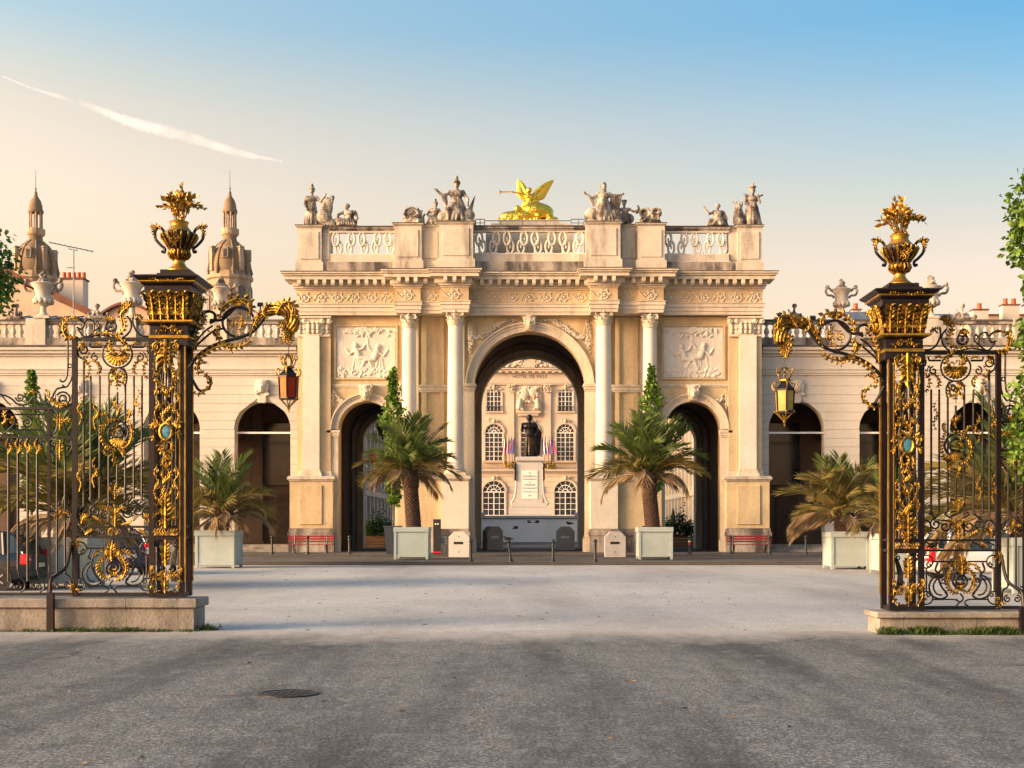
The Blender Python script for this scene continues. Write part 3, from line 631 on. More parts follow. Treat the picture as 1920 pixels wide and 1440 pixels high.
for s in (-1, 1):
    mask(s*9.0, Z(738), .80, -.15)
    garland([rp(s*14,604), rp(s*40,600), rp(s*62,612), rp(s*84,628), rp(s*100,632), rp(s*106,612)], .12, -.04)
    garland([rp(s*108,600), rp(s*111,622), rp(s*110,640), rp(s*112,660)], .13, -.05)
    for q in (-1, 1):
        garland([rp(s*306+q*12,738), rp(s*306+q*30,752), rp(s*306+q*48,752), rp(s*306+q*60,735)], .10, -.08)
        garland([rp(s*306+q*62,731), rp(s*306+q*64,748), rp(s*306+q*63,768)], .10, -.06)
    # sunk panel with an allegory under a tree
    x0, x1 = sorted((s*U(251), s*U(363))); zt, zb = Z(613), Z(709); cx = (x0+x1)/2; zc = (zt+zb)/2; W = x1-x0; H = zt-zb
    mb = MB(); w = .10
    mb.box(x0-w, x0, -.10, .02, zb-w, zt+w, .02); mb.box(x1, x1+w, -.10, .02, zb-w, zt+w, .02); mb.box(x0, x1, -.10, .02, zt, zt+w, .02); mb.box(x0, x1, -.10, .02, zb-w, zb, .02)
    mb.obj('panel_frame', 'stone_yellow', arch)
    rnd = random.Random(11 if s < 0 else 23); mb = MB(Matrix.Scale(.55, 4, (0,1,0))); mb.box(x0+.01, x1-.01, -.05, .08, zb+.01, zt-.01)
    def P(a, b, o=0.): return (cx+a*W*.5*(-s), -.05-o, zc+b*H*.5)
    for k in range(90):
        a = rnd.gauss(-.05,.30); b = .97-abs(rnd.gauss(0,.13))-abs(a)*.12; L_ = rnd.uniform(.08,.17); mb.ell(P(a*1.1, b, .06), (L_, .10, L_*.36), 6, 4, Matrix.Rotation(rnd.uniform(-1.2,1.2), 3, 'Y'))
    mb.cap(P(.02,.75), P(.10,.15), .05, .07); mb.cap(P(.06,.45), P(-.2,.6), .04, .03)
    for (hx, hz, dr) in ((-.34,.26,1), (.40,.20,-1)):                          # two reclining figures with limbs and drapery
        mb.ell(P(hx,hz,.10), (.115,.15,.14)); mb.ell(P(hx-.02*dr,hz+.04,.08), (.13,.13,.13)); mb.cap(P(hx+.02*dr,hz-.14,.06), P(hx+.10*dr,hz-.40,.06), .15, .16); mb.cap(P(hx+.10*dr,hz-.45,.08), P(hx+.42*dr,hz-.50,.12), .12, .085)
        mb.cap(P(hx+.42*dr,hz-.50,.12), P(hx+.55*dr,hz-.82,.05), .08, .05); mb.cap(P(hx+.10*dr,hz-.48), P(hx+.36*dr,hz-.70), .10, .07); mb.cap(P(hx+.36*dr,hz-.70), P(hx+.18*dr,hz-.9), .07, .05); mb.cap(P(hx,hz-.18,.08), P(hx-.20*dr,hz-.34,.10), .065, .05); mb.cap(P(hx-.20*dr,hz-.34,.10), P(hx-.34*dr,hz-.10,.05), .05, .035)
        mb.cap(P(hx+.05*dr,hz-.17,.10), P(hx+.24*dr,hz-.12,.12), .06, .045); mb.cap(P(hx+.24*dr,hz-.12,.12), P(hx+.36*dr,hz+.10,.05), .045, .03)
        for j in range(14): q0 = rnd.uniform(-.15,.35); mb.cap(P(hx+q0*dr, hz-.42,.04), P(hx+(q0+rnd.uniform(-.15,.25))*dr, hz-rnd.uniform(.75,1.05),.03), .03, .025, 5)
    for k in range(60):
        L_ = rnd.uniform(.06,.18); mb.ell(P(rnd.uniform(-.92,.92), rnd.uniform(-.95,-.62), .03), (L_, .09, L_*.4), 6, 4, Matrix.Rotation(rnd.uniform(-1.5,1.5), 3, 'Y'))
    mb.tube([P(.5+.13*math.cos(k*.5), -.75+.15*math.sin(k*.5), .04) for k in range(13)], .05, 6)
    for k in range(34): a = rnd.choice((-1,1))*rnd.uniform(.62,.95); b = rnd.uniform(-.5,.75); mb.cap(P(a, b), P(a+rnd.uniform(-.12,.12), b+rnd.uniform(-.25,.25)), .03, .02, 5)
    carved(mb, 'relief_panel', 'stone_white', arch, .026, 1, .01, .08)
# ================================================================ side galleries
WD = AD+1.5; WK = F/WD
def WZ(py): return EYE+(HY-py)/WK-AG
def WU(u): return u/WK
def vase_baluster():
    return MB().lathe([(.13,0),(.13,.08),(.07,.12),(.10,.2),(.15,.34),(.13,.46),(.065,.62),(.06,.7),(.10,.74),(.12,.80)], 10)
wbal = None; course_cache = {}
for s in (-1, 1):
    wing = thing('arcaded_gallery', 'pale banded stone arcade joining the arch on the '+('left, under the two cathedral domes' if s < 0 else 'right, below the chimney pots'), 'gallery', (0, WD, AG))
    cs = [501, 671, 841, 1011]; r = WU(52.5); zs = WZ(804.5); z0 = WZ(1020)-.02; zt = WZ(704); xin, xout = 434, 1096
    edges = [434, 586, 756, 926, 1096]
    for c, e0, e1 in zip(cs, edges[:-1], edges[1:]):
        a, b = sorted((s*WU(e0), s*WU(e1))); MB().arch_wall(a, b, 0, zt, s*WU(c), r, zs, .06, .9, 22).obj('arcade_wall', 'stone_wing', wing)
        mb = MB(); mb.box(s*WU(c)-r, s*WU(c)+r, .3, .36, WZ(812.5), WZ(809)); mb.obj('tie_bar', 'pipe_white', wing)
        mb = MB(); mb.prism([(s*WU(c)-.22, WZ(756)), (s*WU(c)+.22, WZ(756)), (s*WU(c)+.34, WZ(712)), (s*WU(c)-.34, WZ(712))], -.10, .06)
        hx = s*WU(c); hz = WZ(726); mb.ell((hx,-.2,hz), (.26,.16,.33)); mb.ell((hx,-.36,hz-.03), (.05,.06,.1), 8, 6); mb.ell((hx,-.2,hz+.25), (.34,.14,.16))
        for q in (-1, 1): mb.ell((hx+q*.28,-.14,hz), (.13,.1,.30), 8, 6); mb.ell((hx+q*.11,-.33,hz+.07), (.06,.04,.03), 8, 5); mb.tube(spiral(hx+q*.3, hz-.35, .13, 0, 1.2, q, 10, -.14), .05, 6)
        mb.ell((hx,-.33,hz-.17), (.1,.04,.03), 8, 5)
        carved(mb, 'mask_keystone', 'stone_wing', wing, .03, 1, .03, .08)
    # rustication: every course of every pier is a block of its own
    ch = 16.35/WK; gap = .016; n = 0; z = z0
    piers = [(None, 501, 434)]+[(cs[i], cs[i+1], None) for i in range(3)]
    z = 0.0
    while z < zt-.05:
        z1 = min(z+ch, zt); top = z1-gap
        def edge(zz):
            if zz <= zs: return r
            d = zz-zs; return math.sqrt(max(0, r*r-d*d)) if d < r else 0.
        for cl, cr, fixed in piers:
            xl0 = (WU(fixed)+.005) if cl is None else None
            lo = [ (xl0 if cl is None else WU(cl)+max(edge(zz), .004)) for zz in (z, top)]
            hi = [ WU(cr)-max(edge(zz), .004) for zz in (z, top)]
            if z > zs+r+.0: pass
            elif top > zs and z < zs+r: lo = [l+(.0 if cl is None else .03) for l in lo]; hi = [h-.03 for h in hi]
            if hi[0]-lo[0] < .05: continue
            poly = [(lo[0],z),(hi[0],z),(hi[1],top),(lo[1],top)]
            if s < 0: poly = [(-x, zz) for x, zz in poly][::-1]
            MB().prism(poly, 0, .07).obj('stone_course', 'stone_wing', wing)
        z = z1
    a, b = sorted((s*WU(435), s*WU(1096)))
    def wm(layers, name, mat, eps=0., yf=0., yb=.9):
        mb = MB()
        for p0, p1, d in layers: mb.box(a, b, yf-d, yb, WZ(p0)+eps, WZ(p1)+eps, .012)
        mb.obj(name, mat, wing)
    wm(((704,700,.05),(700,694,.10),(694,690,.16)), 'string_course', 'stone_wing', .004)
    wm(((690,669,.04),), 'frieze', 'stone_wing', .006)
    wm(((669,664,.12),(664,658,.28),(658,652,.42)), 'cornice', 'stone_wing', .008)
    wm(((652,649,.48),), 'cornice_lead', 'stone_dark', .010)
    wm(((649,633,.0),), 'parapet_base', 'stone_grimy', .012, .05, .5)
    wm(((607,602,.04),), 'hand_rail', 'stone_grimy', .0, .1, .45)
    wm(((602,598.5,.08),), 'rail_lead', 'stone_dark', .0, .1, .45)
    hb = WZ(607)-WZ(633)
    for i in range(46):
        u = 446+i*14.2
        if min(abs(u-e) for e in edges[1:]) < 22 or u > 1090: continue
        if wbal is None: o = vase_baluster().obj('baluster', 'stone_attic', wing, True); wbal = o.data
        else: o = link('baluster', wbal, wing)
        o.location = (s*WU(u), .28, WZ(633)+.012); o.scale = (1.05, 1.05, (hb-.012)/.80)
    for e in edges[1:]:
        a_, b_ = s*WU(e)-.55, s*WU(e)+.55; MB().box(a_, b_, -.06, .6, WZ(648.6), WZ(598)+.03, .03).obj('parapet_pier', 'stone_attic', wing)
    # gallery interior: back wall with doors, pilasters, flags and ceiling
    a, b = sorted((s*WU(436), s*WU(1096)))
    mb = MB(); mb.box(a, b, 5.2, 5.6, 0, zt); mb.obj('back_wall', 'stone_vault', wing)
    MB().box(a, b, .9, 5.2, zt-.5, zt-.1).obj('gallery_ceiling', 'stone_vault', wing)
    for c in cs:
        x = s*WU(c)
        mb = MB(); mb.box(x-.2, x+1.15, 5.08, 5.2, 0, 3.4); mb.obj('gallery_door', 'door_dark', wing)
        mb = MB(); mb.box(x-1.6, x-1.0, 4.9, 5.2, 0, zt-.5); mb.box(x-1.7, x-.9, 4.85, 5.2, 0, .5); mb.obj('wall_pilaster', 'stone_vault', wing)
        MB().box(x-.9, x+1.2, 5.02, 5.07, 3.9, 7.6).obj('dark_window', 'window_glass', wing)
        m_ = MB(); m_.box(s*WU(c+85)-.35, s*WU(c+85)+.35, .9, 5.2, zs-.3, zt-.5); m_.obj('cross_beam', 'stone_vault', wing)
    # steps up to the gallery
    for k in range(3):
        MB().box(a, b-.0, -1.5+k*.42, 1.0+.1*k, -.02+k*.0, .13*(k+1), .015).obj('step', 'stone_plinth', wing)
    MB().box(a+.01, b-.01, .9, 5.2, 0, .40).obj('gallery_floor', 'street_paving', wing)
# ================================================================ statues on the attic
def robe(mb, c, r0, r1, z0, z1, n=13, seed=1, sq=.8):
    rnd = random.Random(seed); mb.cap((c[0],c[1],z1), (c[0],c[1],z0+r0*.6), r1, r0*.85, 12)
    for k in range(n):
        a = 2*math.pi*k/n+rnd.uniform(-.15,.15); q = rnd.uniform(.85,1.1)
        mb.cap((c[0]+r1*.85*math.cos(a), c[1]+r1*.85*sq*math.sin(a), z1), (c[0]+r0*q*math.cos(a+rnd.uniform(-.2,.2)), c[1]+r0*q*sq*math.sin(a), z0+.03), r1*.22, r0*.20, 6)
def head(mb, c, r, helmet=False, crest=False, hair=True, fd=(0,-1)):
    x, y, z = c; mb.ell(c, (r*.82, r*.95, r*1.15), 12, 10)
    mb.ell((x+fd[0]*r*.95, y+fd[1]*r*.95, z-r*.1), (r*.16, r*.2, r*.3), 6, 6); mb.cap((x,y,z-r), (x,y+.02,z-r*1.9), r*.5, r*.6)
    mb.ell((x+fd[0]*r*.7, y+fd[1]*r*.7, z-r*.75), (r*.42, r*.35, r*.3), 8, 6)
    if helmet:
        mb.ell((x-fd[0]*r*.1, y-fd[1]*r*.1, z+r*.45), (r*1.08, r*1.15, r*.95), 12, 8); mb.ell((x+fd[0]*r*.6, y+fd[1]*r*.6, z+r*.55), (r*.9, r*.9, r*.2), 10, 6)
    elif hair: mb.ell((x-fd[0]*r*.25, y-fd[1]*r*.25, z+r*.35), (r*1.0, r*1.05, r*.95), 10, 8)
    if crest: mb.tube([(x, y-r*1.0, z+r*1.6), (x, y-r*.3, z+r*2.1), (x, y+r*.6, z+r*1.9), (x, y+r*1.2, z+r*.9), (x, y+r*1.3, z-r*.3)], [r*.25,r*.45,r*.5,r*.45,r*.25], 8)
def torso(mb, c, h, w):          # c = hip centre, h = hip to shoulder
    x, y, z = c; mb.ell((x,y,z+h*.08), (w*.52,w*.40,h*.28)); mb.ell((x,y-.01,z+h*.40), (w*.45,w*.33,h*.32)); mb.ell((x,y-.02,z+h*.74), (w*.56,w*.38,h*.30))
    mb.cap((x-w*.5,y,z+h*.95), (x+w*.5,y,z+h*.95), w*.16)
def arm(mb, a, b, c, r):
    mb.cap(a, b, r, r*.82); mb.cap(b, c, r*.80, r*.55); c = Vector(c); d = (c-Vector(b)).normalized(); mb.ell(c+d*r*.8, (r*.7,r*.6,r*.9), 8, 6)
    for k in range(4): mb.cap(c+d*r*1.0+Vector(((k-1.5)*r*.28,0,0)), c+d*r*2.2+Vector(((k-1.5)*r*.34,-r*.2,0)), r*.17, r*.13, 5)
def statue(name, label, cat, px, y, build, py=425.6, voxel=.026, mat='stone_statue', group='stone figures along the attic'):
    mb = MB(Matrix.Diagonal((1.12,1.15,1.04,1))); build(mb)
    o = carved(mb, name, mat, None, voxel, 1, .035, .07, (U(px-993), AD+y, AG+Z(py)+.0)); return tag(o, label, cat, group)
def plate(mb, w, d, h=.10): mb.box(-w, w, -d, d, -.005, h)
def s1(mb):
    plate(mb, .50, .35); robe(mb, (-.22,0,0), .36, .24, .08, 1.05, 13, 3); torso(mb, (-.22,0,1.0), .62, .52); head(mb, (-.20,-.02,1.95), .15, True, True)
    arm(mb, (-.48,0,1.55), (-.52,-.12,1.2), (-.42,-.22,.95), .09); arm(mb, (.05,0,1.55), (.25,-.08,1.35), (.42,-.1,1.62), .09)
    mb.ell((.55,-.05,1.05), (.30,.14,.55)); mb.ell((.40,-.1,.5), (.42,.22,.45)); mb.ell((.80,-.05,1.55), (.12,.1,.14)); mb.cap((.5,0,.2), (.86,-.05,1.6), .09, .07)
    for k in range(5): mb.cap((.35+.1*k,-.1,.4), (.50+.12*k,-.2,.06), .10, .07, 6)
    mb.ell((1.12,0,.28), (.30,.22,.26)); mb.ell((1.35,-.05,.22), (.2,.2,.2))
def s2(mb):
    plate(mb, .5, .3, .06); mb.ell((.05,0,.22), (.46,.30,.24)); torso(mb, (.10,0,.25), .55, .52); head(mb, (-.02,-.06,1.02), .145, hair=True, fd=(-.5,-.85))
    arm(mb, (.38,0,.75), (.50,-.1,.42), (.38,-.2,.12), .09); arm(mb, (-.18,0,.75), (-.42,-.15,.58), (-.50,-.1,.32), .09); mb.cap((.05,-.1,.22), (-.42,-.25,.28), .15, .11); mb.cap((-.42,-.25,.28), (-.42,-.2,.05), .10, .07)
    for k in range(7): mb.cap((-.3+.1*k,-.22,.3), (-.35+.12*k,-.30,.05), .055, .05, 6)
def trophy(mb, seed, ring=True):
    rnd = random.Random(seed); plate(mb, .56, .35, .08)
    if ring:
        for q in (-.26, .26):
            mb.tube([(q+.24*math.cos(a), -.1, .62+.22*math.sin(a)) for a in [i*.52 for i in range(13)]], .075, 7); mb.ell((q,0,.6), (.2,.1,.18))
    else:
        mb.ell((-.12,0,.55), (.36,.26,.36)); mb.tube([(-.12+.34*math.cos(a), -.18, .55+.34*math.sin(a)) for a in [i*.52 for i in range(13)]], .06, 6)
    for k in range(26): mb.ell((rnd.uniform(-.5,.5), rnd.uniform(-.28,.05), rnd.uniform(.12,.6)), (rnd.uniform(.05,.14), .09, rnd.uniform(.05,.12)), 7, 5)
    for k in range(7):
        x = rnd.uniform(.1,.45) if not ring else rnd.uniform(-.4,.4); mb.cap((x,-.05,.3), (x+rnd.uniform(-.1,.2),-.05,rnd.uniform(.7,.98)), .05, .04, 6)
    mb.ell((0,0,.2), (.55,.3,.2))
def s4(mb):
    plate(mb, .36, .3, .06); robe(mb, (0,0,0), .36, .22, .03, .55, 11, 5); torso(mb, (.02,0,.45), .45, .42); head(mb, (.06,-.03,1.14), .12, True, True)
    arm(mb, (-.2,0,.84), (-.34,-.1,.6), (-.22,-.2,.42), .075); arm(mb, (.22,0,.84), (.36,-.1,.62), (.25,-.2,.5), .075)
def s5(mb):
    plate(mb, .95, .45); robe(mb, (.08,0,0), .62, .34, .08, 1.05, 17, 7); torso(mb, (.05,0,.98), .72, .64); head(mb, (.06,-.04,2.05), .175, True, True)
    arm(mb, (-.30,0,1.62), (-.58,-.12,1.42), (-.84,-.12,1.66), .10); mb.cap((-.70,-.1,1.5), (-.98,-.05,1.78), .07, .05); mb.cap((-.55,-.1,1.4), (-.45,-.1,.9), .16, .10)
    arm(mb, (.38,0,1.62), (.60,-.1,1.25), (.62,-.22,.98), .10)
    mb.add([(.62,-.10,.75),(.98,-.06,1.55),(.88,-.06,1.0),(.80,-.05,.5),(.62,.12,.75),(.98,.08,1.55),(.88,.08,1.0),(.80,.08,.5)], [(0,3,2,1),(4,5,6,7),(0,1,5,4),(1,2,6,5),(2,3,7,6),(3,0,4,7)])
    mb.ell((.55,-.1,.40), (.42,.28,.36)); mb.ell((-.5,-.05,.35), (.38,.25,.32)); mb.cap((-.1,-.2,.9), (-.35,-.45,.62), .20, .15); mb.cap((-.35,-.45,.62), (-.32,-.4,.15), .14, .1)
def s7(mb):
    plate(mb, .90, .45); robe(mb, (0,0,0), .60, .32, .08, 1.05, 17, 9); torso(mb, (.02,0,.95), .66, .56); head(mb, (.02,-.04,1.90), .16)
    mb.cap((.02,.05,2.05), (.05,.1,1.6), .15, .12); arm(mb, (-.26,0,1.5), (-.56,-.08,1.32), (-.86,-.1,1.55), .09); arm(mb, (.3,0,1.5), (.6,-.05,1.45), (.88,-.05,1.52), .09)
    for k in range(6): mb.cap((.40+.09*k,-.02,1.42), (.38+.07*k,-.02,.85-.05*k), .07, .05, 6)
    for k in range(4): mb.cap((-.40-.08*k,-.05,1.32), (-.35-.05*k,-.05,.95), .07, .05, 6)
    mb.ell((-.55,-.1,.42), (.4,.28,.38)); mb.ell((.55,-.1,.38), (.38,.28,.36))
def s8(mb):
    plate(mb, .5, .3, .06); mb.cap((-.1,0,.55), (-.14,-.05,.08), .12, .08); mb.cap((.1,0,.55), (.16,-.05,.08), .12, .08); torso(mb, (-.02,0,.52), .42, .38); head(mb, (-.06,-.03,1.18), .115)
    mb.ell((-.06,0,1.33), (.16,.14,.07)); arm(mb, (-.22,0,.9), (-.36,-.08,.66), (-.28,-.15,.5), .07); arm(mb, (.2,0,.9), (.4,-.06,.75), (.55,-.06,.82), .07)
    mb.tube([(.5,-.05,.7),(.62,-.05,.75),(.66,-.05,.95),(.6,-.05,1.1)], [.09,.08,.06,.04], 7); mb.ell((.1,.05,.4), (.35,.2,.3))
def s10(mb):
    plate(mb, .5, .3, .06); robe(mb, (.08,0,0), .44, .28, .03, .42, 12, 13); torso(mb, (.1,0,.3), .5, .46); head(mb, (.06,-.05,1.03), .14, fd=(-.5,-.85))
    arm(mb, (-.14,0,.74), (-.36,-.1,.62), (-.55,-.1,.92), .075); arm(mb, (.34,0,.74), (.5,-.08,.4), (.5,-.1,.15), .08); mb.cap((0,-.12,.25), (-.35,-.25,.25), .14, .1)
def s11(mb):
    plate(mb, .55, .35); robe(mb, (.26,0,0), .42, .28, .08, 1.1, 13, 17); torso(mb, (.26,0,1.02), .62, .52); head(mb, (.27,-.03,1.92), .155)
    mb.ell((.27,0,2.14), (.2,.18,.1)); mb.cap((.27,0,2.15), (.30,0,2.36), .08, .05)
    arm(mb, (0,0,1.55), (-.10,-.1,1.25), (.1,-.22,1.1), .085); arm(mb, (.52,0,1.55), (.62,-.1,1.3), (.55,-.15,1.55), .085); mb.cap((.45,-.05,1.6), (.75,-.05,1.7), .07, .05); mb.cap((.0,-.05,1.65), (-.12,-.05,1.72), .1, .07)
    mb.ell((-.42,-.05,.55), (.28,.22,.5)); mb.ell((-.44,-.12,1.0), (.2,.18,.22)); mb.ell((-.4,-.15,.25), (.32,.25,.24))
    for k in range(4): mb.cap((-.5+.08*k,-.1,1.1), (-.75+.17*k,-.1,1.38), .05, .035, 5)
statue('stone_statue', 'helmeted stone warrior with dark shield on the leftmost attic corner pier', 'statue', 592, .1, s1)
statue('stone_statue', 'crouching stone man on the left balustrade beside the corner warrior', 'statue', 652, -.15, s2)
statue('stone_trophy', 'weathered stone trophy of armour and branches left of the small helmeted figure', 'sculpture', 777, -.4, lambda m: trophy(m, 3, False))
statue('stone_statue', 'small helmeted stone attendant squeezed beside the large left goddess', 'statue', 815, -.2, s4)
statue('stone_statue', 'large crested stone goddess pointing left, just left of the gilded group', 'statue', 855, -.5, s5, 423)
statue('stone_statue', 'large stone goddess with spread cloak, just right of the gilded group', 'statue', 1130, -.5, s7, 423)
statue('stone_statue', 'small stone faun with raised horn beside the cloaked goddess', 'statue', 1172, -.2, s8)
statue('stone_trophy', 'stone trophy of two rings on the right attic pier', 'sculpture', 1218, -.4, lambda m: trophy(m, 8, True))
statue('stone_statue', 'seated stone woman waving on the right balustrade', 'statue', 1342, -.15, s10)
statue('stone_statue', 'standing stone queen with dark companion on the rightmost attic corner pier', 'statue', 1401, .1, s11)
# gilded winged figure -------------------------------------------------
fame = thing('gilded_sculpture', 'gilded winged figure blowing a trumpet above the great arch', 'sculpture', (U(-1), AD+2.4, AG+ZD(411.5,1.05)-.03))
FT = Matrix.Diagonal((1.05,1.0,.90,1)); mb = MB(FT); rnd = random.Random(2)
mb.ell((-.2,0,.45), (1.5,.9,.50)); mb.ell((-.9,-.3,.40), (.75,.5,.42)); mb.ell((.4,-.3,.75), (.95,.6,.60)); mb.ell((.1,0,1.15), (.6,.45,.55))
torso(mb, (.05,-.1,1.3), .62, .60); head(mb, (-.05,-.12,2.15), .17, fd=(-1,-.2))
for k in range(16): mb.cap((rnd.uniform(-.3,.4),-.35,rnd.uniform(1.0,1.5)), (rnd.uniform(-1.3,1.1),-.75,rnd.uniform(.05,.5)), .12, .09, 6)
for k in range(16): mb.ell((rnd.uniform(-1.5,1.5), rnd.uniform(-.8,-.3), rnd.uniform(.08,.45)), (.22,.2,.16), 8, 6)
mb.ell((.95,-.5,.85), (.22,.2,.28)); mb.ell((1.02,-.45,.5), (.30,.3,.42)); mb.cap((1.0,-.5,.3), (1.55,-.5,.15), .15, .12); mb.ell((-.62,-.4,.95), (.2,.2,.22)); mb.cap((-.6,-.4,.8), (-1.2,-.5,.4), .18, .14)
arm(mb, (-.22,-.1,1.88), (-.55,-.25,1.98), (-.85,-.3,2.02), .085)
carved(mb, 'body', 'gold_bright', fame, .03, 1, .05, .09)
def wing_mesh(tip, sgn):
    mb = MB(); root = Vector((.08*sgn, .1, 1.42)); tip = Vector(tip)
    side = Vector((-(tip-root).z, 0, (tip-root).x)).normalized()*sgn
    for k in range(11):
        t = k/10; st = root.lerp(tip, .05+.42*t); en = root.lerp(tip, .42+.58*t)-side*(.42-.36*t)
        w = .13; d = (en-st).normalized(); n_ = d.cross(Vector((0,1,0))).normalized(); p = [st, st.lerp(en,.5)-Vector((0,.04,0)), en]
        mb.tube([st, st.lerp(en,.3), st.lerp(en,.75), en], [w*.6, w, w*.9, w*.2], 8, flat=.35)
    mb.tube([root, root.lerp(tip,.35)+side*.16, root.lerp(tip,.75)+side*.10, tip], [.15,.15,.10,.03], 8, flat=.7)
    return mb
for sgn, tip in ((-1, (-.62,.35,2.72)), (1, (1.36,.25,2.66))): wing_mesh(tip, sgn).obj('wing', 'gold_bright', fame, True)
mb = MB(FT); mb.tube([(-.85,-.32,2.06),(-1.35,-.34,2.03),(-1.5,-.34,2.02),(-1.60,-.34,2.01)], [.03,.035,.05,.15], 8); mb.obj('trumpet', 'gold_bright', fame, True)
# ================================================================ stone urns on the galleries
def stone_urn(px, pyb, h, label, lean=0):
    t = thing('stone_urn', label, 'urn', ((px-HX)/WK, WD+.28, AG+WZ(598)+.03), 'stone urns on the gallery balustrades'); k = h/2.6
    mb = MB(); mb.box(-.42*k, .42*k, -.38*k, .38*k, 0, .14*k, .01)
    mb.lathe([(.36*k,.14*k),(.30*k,.22*k),(.17*k,.32*k),(.14*k,.6*k),(.17*k,.68*k),(.30*k,.74*k),(.52*k,.95*k),(.46*k,1.12*k),(.40*k,1.3*k),(.46*k,1.6*k),(.62*k,1.82*k),(.66*k,1.88*k),(.60*k,1.92*k),(.3*k,1.98*k)], 18)
    for j in range(12):
        a = j*math.pi/6; mb.ell((.46*k*math.cos(a), .46*k*math.sin(a), .95*k), (.11*k,.11*k,.17*k), 6, 5)
    mb.obj('bowl', 'stone_attic', t, True)
    for q in (-1, 1):
        mb = MB(); mb.tube(catmull([(q*.58*k,0,1.78*k),(q*.85*k,0,2.0*k),(q*1.0*k,0,1.82*k),(q*.9*k,0,1.55*k),(q*.62*k,0,1.5*k),(q*.46*k,0,1.35*k)], 5), .075*k, 7); mb.ell((q*.9*k,0,2.05*k), (.14*k,.14*k,.14*k), 8, 6)
        mb.obj('handle', 'stone_statue', t, True)
    mb = MB(); rnd = random.Random(int(px))
    mb.lathe([(.32*k,1.95*k),(.26*k,2.1*k),(.16*k,2.25*k),(.10*k,2.45*k),(.03*k,2.6*k)], 10)
    for j in range(26):
        a = rnd.uniform(0,6.28); zz = rnd.uniform(1.75,2.55); rr = .42*(2.7-zz)*k; mb.ell((rr*math.cos(a), rr*math.sin(a), zz*k), (.10*k,.10*k,.08*k), 6, 5)
    carved(mb, 'flower_finial', 'stone_statue', t, .035, 1, .02, .08)
stone_urn(78, 590, 2.75, 'tall stone urn with flower finial before the red gabled roof')
stone_urn(245, 580, 2.75, 'tall stone urn with flower finial just left of the left gilded vase')
stone_urn(412, 585, 2.4, 'stone urn standing in front of the nearer cathedral tower')
stone_urn(1580, 578, 2.3, 'stone urn between the arch and the right gilded vase')
stone_urn(1748, 578, 2.5, 'stone urn just right of the right gilded vase')
def small_trophy(px, label):
    mb = MB(); rnd = random.Random(px); mb.ell((0,0,.12), (.6,.25,.16))
    for k in range(18): mb.ell((rnd.gauss(0,.28), rnd.uniform(-.15,.1), rnd.uniform(.1,.42)), (rnd.uniform(.07,.16), .12, rnd.uniform(.07,.14)), 7, 5)
    mb.cap((0,0,.3), (.05,0,.75), .10, .06); mb.ell((.05,0,.82), (.15,.12,.14)); mb.cap((-.1,0,.3), (-.3,0,.6), .06, .05)
    tag(carved(mb, 'stone_trophy', 'stone_statue', None, .04, 1, .02, .08, ((px-HX)/WK, WD+.28, AG+WZ(598.5)-.02)), label, 'sculpture', 'small stone trophies on the gallery rail')
small_trophy(26, 'small stone trophy on the rail at the far left edge')
small_trophy(178, 'small stone trophy on the rail between the two left urns')
small_trophy(1806, 'small stone trophy on the right gallery rail beside a chimney')
small_trophy(1490, 'small stone trophy on the rail right of the arch, near the gilded bracket')
